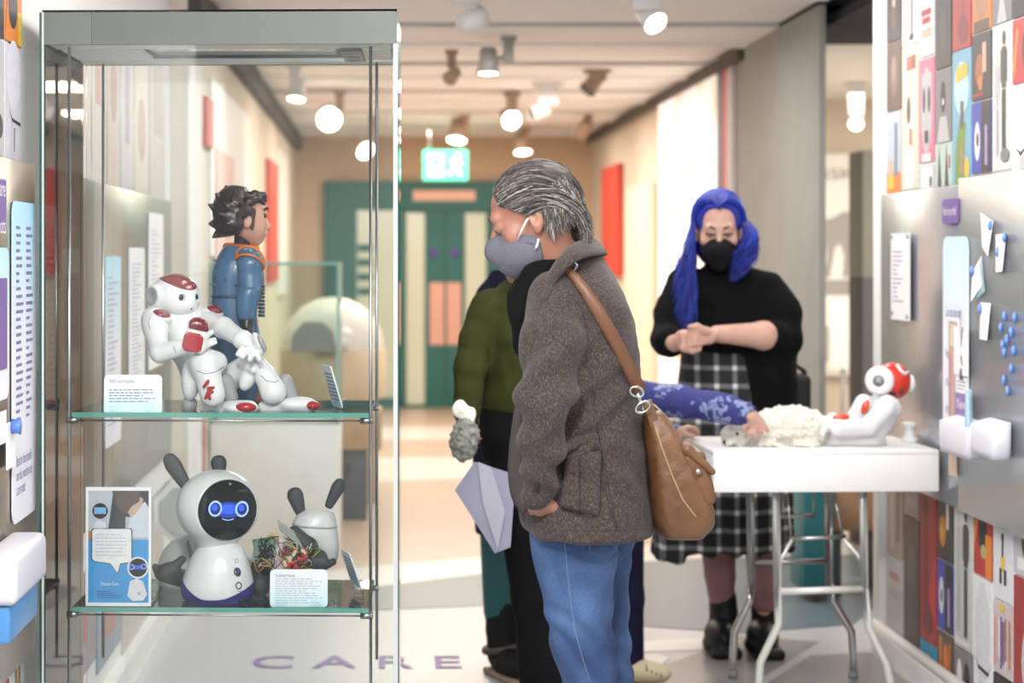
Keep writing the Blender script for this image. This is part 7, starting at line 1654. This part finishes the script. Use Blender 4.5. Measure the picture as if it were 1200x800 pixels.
s.path([P(574, 362, 6.17), P(558, 400, 6.13), P(552, 430, 6.1), P(547, 480, 6.07)], [.06, .052, .05, .042], .02); s.path([P(655, 362, 6.17), P(668, 425, 6.2), P(662, 468, 6.13)], [.055, .05, .036], .02)
sdf_part('sweater', s, .005, m_green, green, disp=lambda V: .006 * vnoise(V * np.array((1, 1, .7)), 13, 6) + .0025 * vnoise(V, 34, 7))
s = SDF()
s.loft([(Zc(y, 6.19), Xc(x, 6.19), 6.19, a * 6.19 / F, bb) for y, x, a, bb in ((476, 611, 49, .125), (510, 613, 53, .135), (560, 622, 52, .13), (610, 630, 44, .12))], k=0)
for pts, dd, rs in (((( 600, 560), (616, 620), (626, 700), (632, 780), (634, 848)), 6.16, (.085, .08, .068, .062, .06)), (((646, 560), (650, 620), (654, 700), (656, 780), (656, 848)), 6.24, (.085, .08, .068, .062, .06))): s.path([P(x, y, dd) for x, y in pts], rs, .02)
sdf_part('trousers', s, .006, mat('black_trouser', (.004, .004, .005), .9, spec=.15), green, disp=lambda V: .004 * vnoise(V, 12, 9))
for x, dd in ((634, 6.16), (656, 6.24)):
    q = np.array((Xc(x, dd), dd, 0)); s = SDF(); s.ell(q + np.array((-.01, .06, .045)), (.048, .13, .045), None, 0); s.box(q - np.array((0, 0, .05)), (.4, .4, .05), .001, None, 0, 's'); sdf_part('shoe', s, .006, m_black, green)
# paper and fluffy toy in the hand
b = MB(); q = [P(x, y, d) for x, y, d in ((556, 541, 6.03), (604, 556, 5.98), (598, 641, 5.98), (580, 648, 6.0), (533, 574, 6.05))]
nrm = np.cross(q[1] - q[0], q[4] - q[0]); nrm /= np.linalg.norm(nrm)
A = [p for p in q] + [p + nrm * .002 for p in q]; b.poly(A, [[0, 1, 2, 3, 4], [9, 8, 7, 6, 5]] + [[i, (i + 1) % 5, 5 + (i + 1) % 5, 5 + i] for i in range(5)])
sh2 = b.build('paper_sheet', mat('paper_lilac', (.3, .3, .4), .6)); tag(sh2, 'folded pale lilac paper sheets held low by the person in green', 'paper')
b = MB(); q2 = [p * .5 + (q[2] + q[3]) / 2 * .5 + nrm * -.003 for p in q]; q3 = [P(x, y, d) for x, y, d in ((560, 541, 6.02), (575, 547, 6.0), (592, 600, 5.97), (583, 644, 5.985), (566, 590, 6.01))]
A = q3 + [p + nrm * .0015 for p in q3]; b.poly(A, [[0, 1, 2, 3, 4], [9, 8, 7, 6, 5]] + [[i, (i + 1) % 5, 5 + (i + 1) % 5, 5 + i] for i in range(5)]); b.build('top_sheet', mat('paper_lilac_light', (.44, .44, .52), .6), sh2)
toy = thing('fluffy_toy', 'small grey fluffy toy with white bow held beside the green sleeve', 'soft toy', P(543, 540, 6.0))
s = SDF(); s.ell(P(544, 514, 6.0), (.042, .045, .068), rotm(0, 6, 0), 0); sdf_part('fluffy_body', s, .0035, mat('fluff_grey', (.13, .135, .115), .95, noise=(70, (.27, .275, .25))), toy, disp=lambda V: .007 * vnoise(V, 110, 1) + .004 * vnoise(V, 45, 2))
s = SDF(); s.ell(P(540, 480, 6.0), (.026, .02, .03), rotm(0, -25, 0), 0); s.ell(P(549, 488, 6.0), (.022, .02, .03), rotm(0, 30, 0), .01); sdf_part('white_bow', s, .003, mat('bow_white', (.78, .76, .66), .8), toy, disp=lambda V: .003 * vnoise(V, 60, 1))

# ======================= person in navy behind, with teal tights and tall boots
DN = 7.1
NB = basis((.3, .9, -.1)); ncn = P(606, 296, 7.1)
s = SDF(); L = head_sdf(s, ncn, NB, .95)
s.cap(L(0, -.02, -.05), P(602, 335, DN), .05, .05, .03)
s.loft([(Zc(y, DN), Xc(x, DN), DN, a, bb) for y, x, a, bb in ((335, 602, .1, .07), (400, 604, .13, .1), (500, 604, .13, .1), (600, 604, .13, .11))], k=.03)
for x in (587, 622): s.path([P(x, 600, DN), P(x - 1, 680, DN), np.array((Xc(x, DN), DN, .09))], [.06, .04, .035], .03)
s.path([P(573, 352, DN), P(572, 430, DN), P(580, 480, DN - .05)], [.045, .04, .028], .02); curl_hand(s, P(580, 480, DN - .05), P(584, 490, DN - .08), (-1, 0, 0), (0, -1, 0), .009, .8)
s.path([P(634, 352, DN), P(640, 430, DN), P(634, 480, DN - .05)], [.045, .04, .028], .02); curl_hand(s, P(634, 480, DN - .05), P(630, 490, DN - .08), (1, 0, 0), (0, -1, 0), .009, .8)
navy = sdf_part('person', s, .0065, m_skin, None); tag(navy, 'person in navy with teal tights and tall black boots, mostly hidden behind green sweater', 'person')
m_navy = mat('navy_cloth', (.007, .008, .026), .9, spec=.2)
s = SDF(); s.ell(loc(ncn, NB, 0, -.03, .02), (.088, .1, .1), NB, 0); s.box(loc(ncn, NB, 0, .12, -.04), (.2, .07, .1), .03, NB, .01, 's'); sdf_part('hair', s, .006, m_hairn, navy)
s = SDF(); s.loft([(Zc(y, DN), Xc(x, DN), DN, a, bb) for y, x, a, bb in ((316, 602, .07, .07), (332, 602, .115, .09), (350, 602, .135, .11), (420, 604, .15, .13), (520, 604, .155, .14), (625, 606, .15, .15))], k=0)
s.path([P(575, 350, DN), P(573, 430, DN), P(579, 474, DN - .04)], [.055, .052, .04], .02); s.path([P(632, 350, DN), P(640, 430, DN), P(634, 474, DN - .04)], [.055, .052, .04], .02); sdf_part('coat', s, .007, m_navy, navy)
for x in (588, 622):
    s = SDF(); s.cap(P(x, 600, DN), P(x - 1, 715, DN), .082, .062, .01); sdf_part('tights', s, .006, mat('tights_teal', (.008, .075, .085), .6), navy)
    X0 = Xc(x, DN); s = SDF(); s.cap(P(x - 1, 679, DN), P(x + 1, 735, DN), .066, .06, .01); s.cap(P(x + 1, 735, DN), (X0 + .01, DN, .08), .058, .06, .01); s.ell((X0 + .03, DN - .09, .05), (.055, .15, .055), rotm(0, 0, 20), .02); s.box((X0, DN, -.05), (.5, .5, .05), .001, None, 0, 's')
    bt = sdf_part('boot', s, .0055, mat('boot_suede', (.006, .0055, .0055), .75, spec=.25), navy, disp=lambda V: .004 * vnoise(V, 16, 3))
    s = SDF(); s.box((X0 + .035, DN - .1, .012), (.058, .15, .012), .01, rotm(0, 0, 20), 0); sdf_part('sole', s, .005, mat('sole_tan', (.25, .19, .12), .7), bt)
    b = MB(); c = P(x + 1, 758, DN); b.tube([c + np.array((.062 * math.cos(a), .062 * math.sin(a), .012 * math.cos(a))) for a in np.linspace(0, 2 * math.pi, 21)[:-1]], .014, 8, closed=True); b.build('ankle_strap', mat('strap_dark', (.05, .045, .035), .6), bt)

# ======================= child reaching over the table
DC2 = 7.0
CB = basis((.8, -.35, -.25)); cc_ = P(716, 412, 7.0)
s = SDF(); L = head_sdf(s, cc_, CB, .92)
s.cap(L(0, -.02, -.05), P(714, 452, DC2), .04, .045, .03)
s.loft([(Zc(y, DC2), Xc(x, DC2), DC2, a, bb) for y, x, a, bb in ((458, 714, .09, .07), (500, 716, .1, .09), (580, 718, .1, .09), (620, 718, .11, .1))], k=.03)
w1 = P(878, 487, 6.62)
s.path([P(738, 466, 6.92), P(800, 470, 6.78), w1], [.045, .038, .026], .02); 
# hand laid on the plush: palm and spread fingers
s.cap(w1, P(886, 494, 6.63), .025, .026, .012)
for x, y, x2, y2, x3, y3 in ((881, 498, 878, 506, 876.5, 512), (885, 499, 884, 507, 884, 513.5), (890, 497, 892, 504, 892.5, 510), (893, 494, 897, 500, 900, 505)): s.path([P(886, 495, 6.63), P(x, y, 6.62), P(x2, y2, 6.62), P(x3, y3, 6.63)], [.013, .0088, .008, .0068], .006)
s.path([P(877, 491, 6.61), P(873, 499, 6.61), P(871, 505, 6.62)], [.011, .009, .0075], .006)
w2 = P(797, 508, 6.93); s.path([P(736, 470, 7.05), P(765, 510, 7.0), w2], [.042, .036, .025], .02)
s.cap(w2, P(807, 504.5, 6.95), .022, .022, .01)
for i in range(4): s.path([P(808, 502 + 1.2 * i, 6.92 + .018 * i), P(814, 501.5 + 1.5 * i, 6.92 + .018 * i), P(818, 505 + 1.4 * i, 6.92 + .018 * i)], [.009, .0085, .007], .005)
s.path([P(802, 509, 6.91), P(808, 511, 6.9), P(813, 511, 6.9)], [.0105, .009, .0075], .006)
for x, dd in ((712, 7.06), (730, 6.98)): an = np.array((Xc(x + 8, dd), dd, .07)); s.path([P(x, 610, dd), P(x + 4, 700, dd), an], [.05, .035, .03], .03)
child = sdf_part('person', s, .0045, m_skin2, None); tag(child, 'child in patterned navy top reaching to stroke the plush animal, hidden behind the man', 'person')
s = SDF(); s.ell(loc(cc_, CB, 0, -.02, .03), (.083, .1, .092), CB, 0); s.ell(loc(cc_, CB, 0, -.05, -.05), (.08, .06, .08), CB, .04); s.box(loc(cc_, CB, 0, .11, -.04), (.2, .06, .1), .03, CB, .01, 's'); sdf_part('hair', s, .006, mat('hair_blond', (.42, .28, .12), .5), child)
def starry():
    m = bpy.data.materials.new('starry_navy'); m.use_nodes = True; nt = m.node_tree; bs = nt.nodes['Principled BSDF']; bs.inputs['Roughness'].default_value = .85
    tc = nt.nodes.new('ShaderNodeTexCoord'); v = nt.nodes.new('ShaderNodeTexVoronoi'); v.inputs['Scale'].default_value = 17; n = nt.nodes.new('ShaderNodeTexNoise'); n.inputs['Scale'].default_value = 30
    mx = nt.nodes.new('ShaderNodeMix'); mx.data_type = 'VECTOR'; mx.inputs[0].default_value = .12; r = nt.nodes.new('ShaderNodeValToRGB'); e = r.color_ramp.elements
    e[0].position = .30; e[1].position = .40; e[0].color = (.2, .24, .42, 1); e[1].color = (.028, .032, .16, 1)
    nt.links.new(tc.outputs['Object'], n.inputs['Vector']); nt.links.new(tc.outputs['Object'], mx.inputs[4]); nt.links.new(n.outputs['Color'], mx.inputs[5]); nt.links.new(mx.outputs[1], v.inputs['Vector']); nt.links.new(v.outputs['Distance'], r.inputs[0]); nt.links.new(r.outputs[0], bs.inputs['Base Color'])
    return m
s = SDF(); s.path([P(738, 466, 6.92), P(800, 470, 6.78), P(850, 479, 6.67), P(875, 485.5, 6.625)], [.062, .054, .049, .04], .012); s.path([P(736, 472, 7.05), P(765, 510, 7.0), P(793, 509, 6.94)], [.05, .045, .034], .015)
s.loft([(Zc(y, DC2), Xc(x, DC2), DC2, a, bb) for y, x, a, bb in ((447, 714, .06, .06), (462, 714, .1, .09), (500, 716, .12, .11), (590, 718, .12, .11), (615, 718, .12, .11))], k=.02)
s.cap(w1, P(884, 492, 6.62), .034, .03, 0, 's')
sdf_part('patterned_top', s, .0045, starry(), child, disp=lambda V: .005 * vnoise(V, 22, 4))
for x, dd in ((712, 7.06), (730, 6.98)):
    s = SDF(); s.path([P(x, 600, dd), P(x + 4, 700, dd), np.array((Xc(x + 8, dd), dd, .08))], [.075, .06, .05], .02); sdf_part('trouser_leg', s, .006, m_navy, child)
    q = np.array((Xc(x + 18, dd), dd - .01, 0)); s = SDF(); s.ell(q + np.array((.015, -.02, .04)), (.1, .045, .042), rotm(0, 0, -25), 0); s.box(q - np.array((0, 0, .05)), (.4, .4, .05), .001, None, 0, 's'); shoe = sdf_part('shoe', s, .005, mat('shoe_cream', (.55, .47, .3), .6), child)
    for k in range(4): b = MB(); c = q + np.array((.02 + .016 * k, -.055 - .004 * k, .068 - .006 * k)); b.tube([c + np.array((0, -.016, -.014)), c, c + np.array((.006, .03, .004))], .004, 6); b.build('lace', mat('lace_dark', (.25, .2, .13), .7), shoe)
